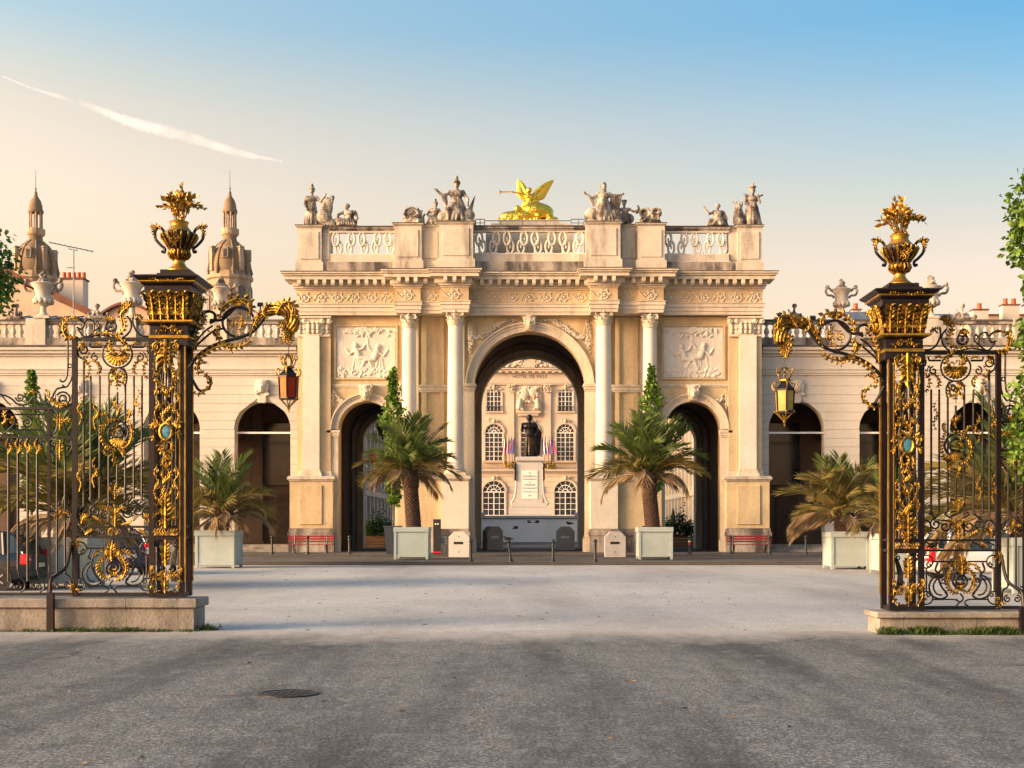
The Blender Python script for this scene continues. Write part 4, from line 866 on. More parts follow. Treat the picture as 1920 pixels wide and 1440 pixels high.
# ================================================================ cathedral towers
def tower(px, label, D=300.):
    k = F/D; t = thing('cathedral_tower', label, 'tower', ((px-HX)/k, D, 0), 'twin domed cathedral towers'); z = lambda py: EYE+(HY-py)/k; w = lambda p: p/k
    mb = MB(); mb.lathe([(w(41),0),(w(41),z(600)),(w(39),z(598)),(w(39),z(528)),(w(43),z(526)),(w(43),z(520)),(w(38),z(519)),(w(38),z(513))], 16, a0=R(11.25)); mb.obj('drum', 'tower_stone', t)
    for j in range(8):
        a = R(22.5+45*j-90-22.5); c, s_ = math.cos(a), math.sin(a); T = Matrix.Rotation(a+R(90), 4, 'Z')
        mb = MB(T); rr = w(38.5); hw = w(8)
        for q in range(14):
            pass
        arc = [(hw*math.cos(math.pi*i/10), z(548)+hw*math.sin(math.pi*i/10)) for i in range(11)]
        mb.prism([(-hw,z(585)),(hw,z(585))]+arc, -rr-w(.8), -rr+w(4)); mb.obj('belfry_opening', 'window_glass', t)
        mb = MB(T); mb.arch_ring(0, z(548), hw, hw+w(2.2), -rr-w(2), -rr+w(3), 12)
        for q in (-1, 1): mb.box(q*hw, q*(hw+w(2.2)), -rr-w(2), -rr+w(3), z(585), z(548))
        mb.obj('opening_surround', 'tower_stone', t)
        mb = MB(T); mb.lathe([(w(3),0),(w(2),w(4)),(w(4),w(9)),(w(2.5),w(14)),(w(1),w(20))], 8, (rr*math.sin(R(22.5)), -rr*math.cos(R(22.5))-w(1), z(520))); mb.obj('pinnacle', 'dome_stone', t, True)
    prof = [(w(38),z(513)),(w(38.5),z(500)),(w(36.5),z(487)),(w(31.5),z(473)),(w(24),z(462)),(w(16),z(455)),(w(13),z(452)),(w(12),z(441))]
    mb = MB(); mb.lathe(prof, 16, a0=R(11.25)); mb.obj('dome', 'dome_stone', t, True)
    for j in range(8):
        T = Matrix.Rotation(R(45*j), 4, 'Z'); mb = MB(T); r_ = w(38.2)
        mb.tube([(r_*math.sin(R(22.5)), -r_*math.cos(R(22.5)), z(513))]+[(p*1.01*math.sin(R(22.5)), -p*1.01*math.cos(R(22.5)), q) for p, q in prof[1:-1]], w(1.6), 6); mb.obj('dome_rib', 'dome_stone', t, True)
        if j % 2 == 0:
            mb = MB(T); mb.box(-w(5.5), w(5.5), -w(39.5), -w(26), z(490), z(474), .05); mb.arch_ring(0, z(474), 0.05, w(5.5), -w(39.5), -w(24), 10)
            d_ = mb.obj('dormer', 'tower_stone', t)
            mb = MB(T); mb.box(-w(3), w(3), -w(40), -w(39), z(489), z(475)); mb.obj('dormer_pane', 'window_glass', d_)
        else:
            mb = MB(T); mb.box(-w(4), w(4), -w(41), -w(33), z(513), z(470), .1); mb.box(-w(5), w(5), -w(42), -w(32), z(470), z(467), .1); mb.obj('chimney_pier', 'tower_stone', t)
    mb = MB(); mb.lathe([(w(12),z(444)),(w(16),z(441)),(w(17),z(438)),(w(17),z(430)),(w(15.5),z(429.5))], 16); mb.obj('lantern_gallery', 'tower_stone', t)
    for j in range(8):
        a = R(45*j+22.5); mb = MB(); mb.lathe([(w(2.4),z(430)),(w(1.7),z(427)),(w(1.5),z(403)),(w(2.5),z(399))], 8, (w(11)*math.cos(a), w(11)*math.sin(a), 0)); mb.obj('lantern_column', 'tower_stone', t, True)
    mb = MB(); mb.lathe([(w(4),z(430)),(w(4),z(398))], 8); mb.obj('lantern_core', 'dome_stone', t)
    mb = MB(); mb.lathe([(w(14),z(399)),(w(14.5),z(396)),(w(12.5),z(392)),(w(11.5),z(384)),(w(9),z(376)),(w(5),z(370)),(w(3),z(366)),(w(3.2),z(362)),(w(1.2),z(358)),(w(1.6),z(354)),(w(.6),z(350)),(w(.35),z(319))], 14); mb.obj('lantern_cap', 'dome_stone', t, True)
tower(67, 'domed cathedral tower nearest the left edge, beyond the red gabled roof')
tower(431, 'domed cathedral tower behind the left gilded vase, nearer the arch')
# ================================================================ houses behind the galleries
HD = 96.; hk = F/HD
def hp(px, py, D=HD): return ((px-HX)*D/F, EYE+(HY-py)*D/F)
t = thing('gabled_house', 'pinkish plastered house with red gable roof behind the left balustrade', 'house', (hp(10,0)[0], HD, 0))
bx = hp(10,0)[0]
def lp(px, py): x, z = hp(px, py); return (x-bx, z)
mb = MB(); mb.prism([(lp(-150,600)[0],0),(lp(172,600)[0],0),lp(172,594),lp(10,519),lp(-150,594)], 0, 9); mb.obj('wall', 'plaster', t)
mb = MB(); A, B, C = lp(182,600), lp(10,514), lp(-162,600); e = .35
mb.prism([A,(A[0],A[1]+.55),(B[0],B[1]+.5),(B[0],B[1])], -.45, 9.3); mb.prism([(C[0],C[1]+.55),C,(B[0],B[1]),(B[0],B[1]+.5)], -.45, 9.3); rf = mb.obj('roof', 'roof_red', t)
x0, z0 = lp(92,562); x1, z1 = lp(138,514)
MB().box(x0, x1, 2, 3.2, z0-1.5, z1, .03).obj('chimney', 'plaster_white', t)
MB().box(x0-.08, x1+.08, 1.92, 3.28, z1, z1+.14, .02).obj('chimney_cap', 'roof_red', t)
for i in range(5): MB().lathe([(.17,0),(.13,.35),(.15,.42),(.15,.48)], 10, (x0+.2+i*.37, 2.6, z1+.14)).obj('chimney_pot', 'terracotta', t, True)
an = thing('roof_antenna', 'thin metal television antenna rising beside the white chimney', 'antenna', (hp(147,0)[0], HD-1, hp(0,600)[1]))
zt_ = hp(0,474)[1]-hp(0,600)[1]; MB().tube([(0,0,0),(0,0,zt_)], .045, 6).obj('mast', 'zinc', an)
mb = MB(); mb.tube([(-1.75,0,zt_+.55),(1.4,0,zt_-.12)], .035, 6)
for i in range(9): f_ = i/8; x = -1.7+3.05*f_; mb.tube([(x,-.35,zt_+.54-.64*f_),(x,.35,zt_+.54-.64*f_)], .018, 5); mb.tube([(x,0,zt_+.44-.64*f_),(x,0,zt_+.64-.64*f_)], .012, 5)
mb.obj('aerial', 'zinc', an)
mb = MB(); mb.tube([(-.5,0,-.0+hp(0,507)[1]-hp(0,600)[1]),(0.1,0,hp(0,507)[1]-hp(0,600)[1])], .03, 5); mb.tube([(-.35,0,zt_+.25),(-.35,0,zt_*.995+.1),(.3,0,zt_-.05)], .03, 5); mb.obj('bracket', 'zinc', an)
def zinc_roof(x0p, x1p, py0, py1, D, label, depth=5):
    t = thing('zinc_roof_building', label, 'building', (0, D, 0)); a, zb = hp(x0p, py0, D); b, zt2 = hp(x1p, py1, D)
    MB().box(a, b, .02, depth, 0, zb-.02).obj('wall', 'plaster_white', t)
    mb = MB(); mb.add([(a-.2,-.3,zb),(b+.2,-.3,zb),(b+.2,depth*.5,zt2),(a-.2,depth*.5,zt2),(b+.2,depth+.3,zb),(a-.2,depth+.3,zb)], [(0,1,2,3),(3,2,4,5),(0,3,5),(1,4,2),(0,5,4,1)]); r_ = mb.obj('roof', 'zinc', t)
    n = int((b-a)/.9)
    for i in range(n+1):
        x = a+(b-a)*i/n; MB().tube([(x,-.3,zb+.02),(x,depth*.5,zt2+.03)], .035, 5).obj('roof_seam', 'zinc', r_)
    return t
zinc_roof(30, 160, 598, 582, 88, 'low building with blue grey seamed zinc roof behind the left balustrade')
zinc_roof(1600, 1702, 600, 574, 92, 'low zinc roofed building behind the right gilded pillar')
zinc_roof(1706, 1800, 600, 578, 93, 'low zinc roofed building behind the urn right of the gilded vase')
t = thing('curved_roof_pavilion', 'pavilion with shallow curved pediment roof behind the second left urn', 'building', (hp(240,0,90)[0], 90, 0))
pts = [(-2.1+4.2*i/12, hp(0,592,90)[1]+.95*math.sin(math.pi*i/12)) for i in range(13)]
MB().prism([(-1.95,0),(1.95,0)]+[(x*.93, z-.18) for x, z in pts[::-1]], 0, 5).obj('wall', 'plaster', t)
mb = MB(); mb.prism(pts[::-1]+[(x, z-.17) for x, z in pts], -.3, 5.2); mb.obj('roof', 'roof_red', t)
def chimney(px0, px1, py, pots, D, label):
    a, z = hp(px0, py, D); b, _ = hp(px1, py, D); t = thing('chimney_stack', label, 'chimney', ((a+b)/2, D, 0)); w = (b-a)/2
    MB().box(-w, w, -.35, .35, 0, z, .02).obj('stack', 'plaster_white', t); MB().box(-w-.06, w+.06, -.41, .41, z, z+.1, .01).obj('cap', 'roof_red', t)
    for i in range(pots):
        x = -w+2*w*(i+.5)/pots; MB().lathe([(.2,0),(.16,.3),(.18,.38),(.18,.44)], 10, (x,0,z+.1)).obj('chimney_pot', 'terracotta', t, True)
chimney(1596, 1612, 583, 1, 95, 'slim white chimney with one pot beside the first right urn')
chimney(1822, 1850, 583, 1, 95, 'white chimney with single orange pot above the right balustrade')
chimney(1877, 1908, 574, 2, 96, 'white chimney with two orange pots near the right edge tree')
t = thing('red_roof_house', 'low red tiled roof under the chimneys near the right edge', 'house', (hp(1900,0,98)[0], 98, 0))
zr = hp(0,590,98)[1]; MB().box(-2.2, 3, 0, 6, 0, zr).obj('wall', 'plaster', t); mb = MB(); mb.add([(-2.4,-.3,zr),(3.2,-.3,zr),(3.2,3,zr+.5),(-2.4,3,zr+.5),(3.2,6.3,zr),(-2.4,6.3,zr)], [(0,1,2,3),(3,2,4,5),(0,3,5),(1,4,2),(0,5,4,1)]); mb.obj('roof', 'terracotta', t)
# ================================================================ town hall seen through the great arch
TD = 240.; tk = F/TD
hall = thing('town_hall', 'pale classical town hall facade with arched windows seen through the great arch', 'building', (0, TD, 0))
def tz(py): return EYE+(HY-py)/tk
def tx(px): return (px-HX)/tk
WINS = [(926,34,903,966,918),(1059,44,903,967,920)]
MB().box(-22, 22, .4, 14, 0, tz(668)).obj('wall', 'stone_far', hall)
MB().box(-22, 22, .1, .41, 0, tz(884)).obj('ground_storey_wall', 'stone_far_yellow', hall)
for j in range(12):
    z0 = j*tz(884)/12; MB().box(-22, 22, .04, .12, z0+.03, z0+tz(884)/12-.05).obj('stone_course', 'stone_far', hall)
def twindow(pxc, pw, pyt, pyb, yf, arched, cols, rows, surround=True):
    """tall window: dark glass, white bars, moulded surround"""
    x = tx(pxc); w = pw/2/tk; zb = tz(pyb); zt2 = tz(pyt); r = w if arched == 1 else w*.25; zs = zt2-r
    arc = [(x+w*math.cos(math.pi*i/14), zs+r*math.sin(math.pi*i/14)) for i in range(15)]
    win = MB().prism([(x-w,zb),(x+w,zb)]+arc, yf-.05, yf+.02).obj('window', 'window_glass', hall)
    mb = MB(); b = .085
    for i in range(cols+1):
        xx = x-w+2*w*i/cols; bb = b*(1.9 if i in (0, cols/2, cols) else 1)
        top = zs if arched == 1 else zs+r*math.sin(math.acos(max(-1,min(1,(xx-x)/w))))
        mb.box(xx-bb/2, xx+bb/2, yf-.14, yf-.04, zb, top)
    for i in range(rows+1):
        zz = zb+(zs-zb)*i/rows; mb.box(x-w, x+w, yf-.137, yf-.043, zz-b/2, zz+b/2)
    if arched == 1:
        for i in range(7):
            a = math.pi*i/6; mb.tube([(x+w*.25*math.cos(a),yf-.09,zs+w*.25*math.sin(a)),(x+w*math.cos(a),yf-.09,zs+w*math.sin(a))], b*.55, 4)
        mb.arch_ring(x, zs, w*.22, w*.3, yf-.13, yf-.05, 12); mb.arch_ring(x, zs, w*.6, w*.66, yf-.13, yf-.05, 14)
        mb.box(x-w, x+w, yf-.15, yf-.04, zs-b, zs+b)
    mb.obj('window_bars', 'white_paint', win)
    if surround:
        mb = MB()
        if arched == 1: mb.arch_ring(x, zs, w, w+.42, yf-.32, yf+.05, 20)
        else: mb.arch_ring(x, zs, w, w+.25, yf-.22, yf+.05, 14) if False else mb.box(x-w-.25, x+w+.25, yf-.2, yf+.05, zt2+.05, zt2+.35)
        for q in (-1, 1): mb.box(x+q*w, x+q*(w+.30), yf-.22, yf+.05, zb, zs)
        mb.box(x-w-.4, x+w+.4, yf-.4, yf+.05, zb-.35, zb-.02)
        mb.obj('window_surround', 'stone_far', win)
        mb = MB(); zz = zt2+.55; rnd = random.Random(int(pxc*7+pyt))
        for j in range(14): mb.ell((x+rnd.gauss(0,.45), yf-.25, zz+rnd.gauss(0,.22)), (.22,.18,.15), 6, 5)
        mb.ell((x,yf-.35,zz), (.28,.25,.42), 8, 6); mb.obj('window_crest', 'stone_far', win, True)
for c in (-1, 1):
    for off in (67, 134): 
        px = HX+c*off
        twindow(px, 41, 902, 966, .04, 1, 4, 4); twindow(px, 33, 795, 864, .4, 1, 4, 6); twindow(px, 27, 731, 770, .4, 0, 4, 4)
        mb = MB(); x = tx(px); zb = tz(771); w_ = 15/tk
        mb.box(x-w_, x+w_, -.02, .08, zb+.85, zb+.95); mb.box(x-w_, x+w_, -.02, .08, zb, zb+.1)
        for j in range(9): mb.tube([(x-w_+2*w_*j/8,.03,zb),(x-w_+2*w_*j/8,.03,zb+.9)], .035, 4)
        mb.obj('window_railing', 'iron', hall)
twindow(HX, 33, 795, 864, .4, 1, 4, 6); twindow(HX, 41, 902, 966, .04, 1, 4, 4)
def tm(layers, name, mat, yf=.4):
    mb = MB()
    for p0, p1, d in layers: mb.box(-22-d, 22+d, yf-d, 1.2, tz(p0), tz(p1))
    mb.obj(name, mat, hall)
tm(((886,883,.5),(883,880.5,.9)), 'balcony_slab', 'stone_far', .1)
tm(((721,718,.35),(718,714,.45)), 'architrave', 'stone_far'); tm(((714,699,.3),), 'frieze', 'stone_far'); tm(((699,697,.6),(697,693,1.0),(693,691,1.3)), 'cornice', 'stone_far')
for j in range(36): MB().box(-21.5+j*1.22, -21.5+j*1.22+.5, -.75, .0, tz(699.5), tz(696.8)).obj('modillion', 'stone_far', hall)
tm(((690.5,676,.0),), 'attic_wall', 'stone_far'); tm(((676,672,.3),), 'attic_cornice', 'stone_far')
mb = MB(); mb.add([(-8,-.6,tz(690.5)),(8,-.6,tz(690.5)),(0,-.6,tz(668)),(-8,.6,tz(690.5)),(8,.6,tz(690.5)),(0,.6,tz(668))], [(0,1,2),(5,4,3),(0,3,4,1),(1,4,5,2),(2,5,3,0)]); mb.obj('pediment', 'stone_far', hall)
mb = MB(); rnd = random.Random(5)
for c in (-1, 1):
    for j in range(40):
        q = rnd.uniform(0,1); mb.ell((c*(1.0+4.2*q), -.7-rnd.uniform(0,.2), tz(690)+rnd.uniform(.1,1.5*(1-q)+.25)), (rnd.uniform(.15,.4),.2,rnd.uniform(.1,.25)), 6, 5, Matrix.Rotation(rnd.uniform(-1,1),3,'Y'))
carved(mb, 'pediment_trophies', 'stone_far', hall, .09, 1, .05, .2)
MB().box(-1.0, 1.0, -1.0, -.5, tz(690.5), tz(677)).obj('clock_block', 'stone_far', hall)
for px in (958, 1027, 880, 1106):
    x = tx(px); w_ = 6/tk
    MB().box(x-w_, x+w_, .02, .45, tz(880), tz(735)).obj('pilaster', 'stone_far', hall)
    mb = MB(); rnd = random.Random(px); mb.box(x-w_*1.25, x+w_*1.25, -.25, .45, tz(722.5), tz(721))
    for j in range(26): mb.ell((x+rnd.uniform(-w_,w_)*1.15, -.02-rnd.uniform(0,.3), tz(735)+rnd.uniform(0,1.2)), (.16,.14,.16), 6, 5)
    mb.obj('pilaster_capital', 'stone_far', hall, True)
# coat of arms between the pilasters
mb = MB(); rnd = random.Random(8); cx = tx(991)
mb.box(cx-2.5, cx+2.5, .2, .42, tz(772), tz(723)); mb.box(cx-2.3, cx+2.3, -.5, .42, tz(775), tz(772)); mb.box(cx-1.9, cx+1.9, -.3, .42, tz(780), tz(775))
mb.ell((cx-.75,-.05,tz(738)), (.95,.4,1.1)); mb.ell((cx+.85,-.05,tz(736)), (.85,.4,.95))
for c in (-1, 1):
    mb.ell((cx+c*1.6,-.3,tz(750)), (.32,.3,.38)); mb.cap((cx+c*1.6,-.2,tz(753)), (cx+c*1.75,-.2,tz(763)), .5, .55); mb.cap((cx+c*1.7,-.3,tz(763)), (cx+c*1.0,-.4,tz(768)), .3, .22); mb.cap((cx+c*1.5,-.2,tz(755)), (cx+c*.8,-.3,tz(749)), .16, .12)
for j in range(60): mb.ell((cx+rnd.uniform(-2.1,2.1), .02-rnd.uniform(0,.3), rnd.uniform(tz(771),tz(724))), (rnd.uniform(.12,.4),.2,rnd.uniform(.1,.3)), 6, 5, Matrix.Rotation(rnd.uniform(-1.5,1.5),3,'Y'))
carved(mb, 'coat_of_arms', 'stone_far', hall, .08, 1, .05, .2)
def text(body, name, mat, size, loc, parent, rot=(R(90),0,0), ext=.02, al='CENTER', sx=1.):
    c = bpy.data.curves.new(name, 'FONT'); c.body = body; c.size = size; c.align_x = al; c.align_y = 'CENTER'; c.extrude = ext; c.materials.append(MATS[mat])
    o = bpy.data.objects.new(name, c); COL.objects.link(o); o.parent = parent; o.location = loc; o.rotation_euler = rot; o.scale = (sx,1,1)
    dg = bpy.context.evaluated_depsgraph_get(); me = bpy.data.meshes.new_from_object(o.evaluated_get(dg)); bpy.data.objects.remove(o)
    return link(name, me, parent, loc, rot, (sx,1,1))
text('HOTEL DE VILLE', 'lettering', 'letter', .88, (tx(993.5), .085, tz(706)), hall, sx=1.0)
# gilded balcony and flags
mb = MB()
for j in range(60): x = -20+j*.68; mb.tube([(x,-.75,tz(880)),(x,-.75,tz(866))], .05, 4); mb.tube(spiral(x+.3, tz(873), .26, 0, 1.3, 1, 10, -.75), .04, 4)
mb.box(-20.5, 20.5, -.8, -.7, tz(866.5), tz(865)); mb.obj('balcony_railing', 'stone_far_yellow', hall)
for c in (-1, 1):
    mb = MB(); rnd = random.Random(c+3)
    for j in range(26): mb.ell((c*(2.4+rnd.uniform(0,2.2)), -.85, tz(879)+rnd.uniform(.1,1.2)), (.28,.1,.18), 6, 4, Matrix.Rotation(rnd.uniform(-1.5,1.5),3,'Y'))
    mb.obj('balcony_gilding', 'gold', hall, True)
fi = 0
for c, pxs in ((-1, (950,956,961,966)), (1, (1015,1021,1028,1034))):
    for px in pxs:
        fi += 1; fl = thing('tricolour_flag', ('leftmost','second from left','second from right','rightmost')[(fi-1) % 4]+' of four small tricolour flags '+('left' if c < 0 else 'right')+' of the bronze statue', 'flag', (tx(px), TD-1.0, 0), ('left' if c < 0 else 'right')+' cluster of tricolour flags')
        MB().tube([(0,0,tz(878)),(c*.15,-.3,tz(819))], .045, 5).obj('flag_pole', 'iron', fl)
        rnd = random.Random(fi)
        for nm, j0, mt in (('blue_stripe',0,'flag_blue'),('white_stripe',1,'flag_white'),('red_stripe',2,'flag_red')):
            vs = []; fs = []
            for r_ in range(9):
                q = r_/8
                for e in range(3):
                    u_ = j0+e/2; drop = tz(822)-q*(tz(822)-tz(852))*(1-.04*u_); xx = (.10+.19*u_)*(.55+.75*q)*c+.1*c; vs.append((xx, -.3+.09*math.sin(u_*2.6+q*2+fi), drop-u_*.12))
            for r_ in range(8):
                for e in range(2): fs.append((r_*3+e, r_*3+e+1, r_*3+e+4, r_*3+e+3))
            MB().add(vs, fs).obj(nm, mt, fl, True)
# ================================================================ bronze monument in the square
SDm = 165.; mk = F/SDm
def mz(py): return EYE+(HY-py)/mk
def mx(px): return (px-HX)/mk
ped = thing('statue_pedestal', 'white marble pedestal with inscription under the bronze statue', 'pedestal', (mx(993), SDm, 0))
mb = MB(); mb.box(-3.4, 3.4, -3.4, 3.4, 0, mz(966), .05); mb.obj('lower_step', 'marble', ped)
mb = MB(); mb.box(-2.6, 2.6, -2.6, 2.6, mz(966), mz(952), .06); mb.box(-2.2, 2.2, -2.2, 2.2, mz(952), mz(944), .08); mb.obj('base', 'marble', ped)
MB().box(-1.62, 1.62, -1.62, 1.62, mz(944), mz(869), .04).obj('die', 'marble', ped)
mb = MB(); mb.box(-1.5, 1.5, -1.5, 1.5, mz(869), mz(866)); mb.box(-1.78, 1.78, -1.78, 1.78, mz(866), mz(857.5), .1); mb.obj('cap', 'marble', ped)
MB().box(-1.0, 1.0, -1.68, -1.6, mz(936), mz(883), .02).obj('inscription_slab', 'white_paint', ped)
for q in (-1, 1):
    mb = MB(); mb.tube(catmull([(q*1.62,-1.5,mz(872)),(q*1.66,-1.5,mz(900)),(q*1.72,-1.5,mz(922)),(q*1.95,-1.5,mz(936)),(q*2.25,-1.5,mz(943)),(q*2.15,-1.5,mz(947)),(q*1.95,-1.5,mz(943))], 5), .16, 8); mb.obj('corner_scroll', 'marble', ped, True)
    mb = MB(); rnd = random.Random(q+5)
    for j in range(14): mb.ell((q*1.78+rnd.uniform(-.05,.05), -1.72, mz(872+j*2.2)), (.12,.12,.13), 6, 5)
    mb.obj('garland', 'bronze', ped, True)
for tx_, s_, py in (('A',.34,888),('STANISLAS',.36,894),('LE BIENFAISANT',.24,899.5),('LA',.2,905),('LORRAINE',.30,910),('RECONNAISSANTE',.22,916),('MEURTHE MEUSE VOSGES',.15,923),('1831',.24,930)):
    text(tx_, 'lettering', 'letter_grey', s_, (0,-1.69,mz(py)), ped, ext=.008)
mb = MB(); k = 5.45/1.95
bz = MB(Matrix.Scale(k, 4)); bz.box(-.36, .36, -.3, .3, 0, .05)
robe(bz, (.02,.03,0), .27, .22, .04, 1.15, 15, 21, .85); torso(bz, (0,0,.98), .55, .52); head(bz, (-.02,-.04,1.80), .115, fd=(-.3,-.95)); bz.ell((.0,.02,1.78), (.15,.13,.17))
for q in (-1, 1): bz.cap((q*.12,-.02,.95), (q*.13,-.10,.5), .11, .08); bz.cap((q*.13,-.10,.5), (q*.13,-.06,.08), .075, .055); bz.ell((q*.13,-.16,.06), (.06,.14,.05), 8, 6)
arm(bz, (-.26,0,1.5), (-.36,-.10,1.22), (-.34,-.28,1.42), .075); arm(bz, (.26,0,1.5), (.40,-.02,1.22), (.30,-.20,1.06), .075)
bz.cap((-.36,-.25,1.3), (-.32,-.22,.05), .022, .018, 6)
for j in range(8): bz.cap((.28+.03*j,.1,1.45-.05*j), (.18+.035*j,.16,.12), .07, .05, 6)
st_ = carved(bz, 'bronze_statue', 'bronze', None, .075, 1, .03, .25, (mx(993), SDm, mz(857.5))); tag(st_, 'dark bronze standing man in long cloak on the white marble pedestal', 'statue')
hb = thing('white_platform', 'long plain white low wall below the bronze statue', 'wall', (0, 115, 0)); bk = F/115
MB().box(-10, 10, 0, 3, 0, EYE+(HY-972)/bk, .04).obj('wall_body', 'hoarding_white', hb); MB().box(-10.1, 10.1, -.15, 3.1, EYE+(HY-972)/bk, EYE+(HY-967)/bk, .03).obj('coping', 'marble', hb)
for q in (-1, 1): MB().box(q*3.95, q*4.5, -.2, .4, EYE+(HY-967)/bk, EYE+(HY-961)/bk, .02).obj('coping_block', 'marble', hb)
# ================================================================ gilded wrought-iron gates
def acanthus(mb, pts, w, depth=.55, lobes=4):
    """foliate scroll: tapering midrib with pointed, cupped leaflets down both sides"""
    P = [Vector(p) for p in pts]; n = len(P); N_ = max(3, int(lobes*1.6)); rn = random.Random(n*7+int(w*1e5))
    mb.tube([tuple(p+Vector((0,-w*.25,0))) for p in P], [w*(.20*math.sin(math.pi*(.25+.7*i/(n-1)))+.03) for i in range(n)], 5)
    for j in range(N_+1):
        t = (j+.3)/(N_+1); i = min(n-2, int(t*(n-1))); fr = t*(n-1)-i; p = P[i].lerp(P[i+1], fr); tg = (P[i+1]-P[i]).normalized(); nn = Vector((tg.z, 0, -tg.x))
        if nn.length < .1: nn = Vector((1,0,0))
        L = w*1.4*(math.sin(math.pi*(.16+.76*t))**.7)
        for s_ in ((-1, 1) if j < N_ else (0,)):
            d = (tg*(.75+rn.uniform(-.15,.15))+nn*s_*.8).normalized() if s_ else tg; q = Vector((d.z,0,-d.x)); LL = L*rn.uniform(.85,1.15); up = Vector((0,-depth*LL*.55,0))
            b_ = p-d*LL*.1; m_ = p+d*LL*.5; e_ = p+d*LL*.98+Vector((0,-depth*LL*.30,0))
            mb.add([tuple(b_), tuple(m_+q*LL*.30+up*.35), tuple(e_), tuple(m_-q*LL*.30+up*.35), tuple(m_+up), tuple(m_+Vector((0,LL*.12,0)))], [(0,1,4),(1,2,4),(2,3,4),(3,0,4),(0,5,1),(1,5,2),(2,5,3),(3,5,0)])
    return mb
def gate(side):
    left = side < 0
    D = 21.3 if left else 20.75; k = D/F; MX = 2012.
    def PX(px): return px if left else MX-px
    def PY(py): return py if left else py+25
    def W(px): return (PX(px)-HX)*k
    def ZZ(py): return EYE+(HY-PY(py))*k
    mir = 1 if left else -1
    side_w = 'left' if left else 'right'
    class Frame:                                  # drawing helper for one thing standing at (px0, D, 0)
        def __init__(s, name, label, cat, px0, group=None):
            s.x0 = W(px0); s.t = thing(name, label, cat, (s.x0, D, 0), group)
        def g(s, px, py, y=0.): return (W(px)-s.x0, y, ZZ(py))
        def mk(s): return MB()
        def box(s, px0, px1, py0, py1, y0, y1, name, mat, c=.004, parent=None):
            a, b = s.g(px0, py0), s.g(px1, py1); x0, x1 = sorted((a[0], b[0])); z0, z1 = sorted((a[2], b[2]))
            return MB().box(x0, x1, y0, y1, z0, z1, c).obj(name, mat, parent or s.t)
        def bar(s, P, r, name='bar', mat='iron', y=0., n=6, parent=None, smooth=True):
            pts = catmull([s.g(*p, y) for p in P], 5) if len(P) > 2 else [s.g(*p, y) for p in P]
            return MB().tube(pts, r*1.3*k, n).obj(name, mat, parent or s.t, smooth)
        def curl(s, c, r, a0, turns, cw=1, rr=1.3, name='scroll', mat='iron', y=0., rend=.2, mb=None):
            cx, _, cz = s.g(*c); a = R(a0) if left else math.pi-R(a0)
            pts = spiral(cx, cz, r*k, a, turns, cw*mir, y=y, rend=rend)
            if mb is not None: return mb.tube(pts, rr*k, 6)
            return MB().tube(pts, rr*1.3*k, 6).obj(name, mat, s.t, True)
        def leaf(s, P, w, mb=None, name='gilded_leaf', y=-.02, lobes=4, mat='gold'):
            pts = catmull([s.g(*p, y) for p in P], 6); m = mb or MB(); acanthus(m, pts, w*k, .6, lobes)
            if mb is None: return m.obj(name, mat, s.t, True)
        def shell(s, c, r, a0, a1, n, mb, y=-.02, w=.22):
            cx, _, cz = s.g(*c)
            for i in range(n):
                a = R(a0+(a1-a0)*i/(n-1)); a = a if left else math.pi-a; p0 = Vector((cx, y, cz)); p1 = p0+Vector((math.cos(a)*r*k, -.01, math.sin(a)*r*k))
                mb.tube([p0, p0.lerp(p1,.55), p0.lerp(p1,.9), p1], [r*k*w*.35, r*k*w*.75, r*k*w, r*k*w*.35], 6, flat=.7)
        def blob(s, c, r, mb, n=14, seed=0, y=-.03, e=.45):
            rnd = random.Random(seed); cx, _, cz = s.g(*c); rx, rz = (r if isinstance(r, tuple) else (r, r))
            for i in range(n):
                a = rnd.uniform(0, 6.28); q = rnd.uniform(.3,.95)**.7; p = Vector((cx+rx*k*q*math.cos(a), y, cz+rz*k*q*math.sin(a)))
                d = Vector((math.cos(a+rnd.uniform(-.9,.9)), 0, math.sin(a+rnd.uniform(-.9,.9)))); L = min(rx,rz)*k*e*rnd.uniform(.7,1.3)
                acanthus(mb, [tuple(p-d*L*.8), tuple(p-d*L*.3+Vector((0,-.015,0))), tuple(p+d*L*.3+Vector((0,-.02,0))), tuple(p+d*L*.9+Vector((0,-.005,0)))], L*.42, .8, 2)
    # ---- stone plinth, in blocks
    f = Frame('gate_plinth', 'low weathered stone plinth under the '+side_w+' gilded gate', 'plinth', 200)
    zt = ZZ(1120); zc = ZZ(1137 if left else 1131); cuts = [(-120,8),(8,112),(112,250),(250,345),(345,380)] if left else [(-120,8),(8,118),(118,196),(196,330),(330,380)]
    rnd = random.Random(3)
    for a, b in cuts:
        xa, xb = sorted((W(a)-f.x0, W(b)-f.x0)); e = .003; j = rnd.uniform(0,.008)
        MB().box(xa+e, xb-e, -.42-j, .42, zc, zt-j*.5, .015).obj('coping_stone', 'stone_plinth', f.t)
        MB().box(xa+e+(.05 if (not left and b == 380) else 0), xb-e-(.05 if (left and b == 380) else 0), -.36-j, .36, -.05, zc-.004, .012).obj('plinth_stone', 'stone_plinth', f.t)
    # ---- pillar
    f = Frame('gate_pillar', 'openwork black iron gate pillar with gilded ornament '+('carrying the left lantern bracket' if left else 'carrying the right lantern bracket'), 'gate pillar', 321)
    hd = .27
    for (a, b) in ((288,298),(343,353)):
        for y0, y1 in ((-hd,-hd+.085),(hd-.085,hd)): f.box(a, b, 1118, 640, y0, y1, 'post', 'iron_brown')
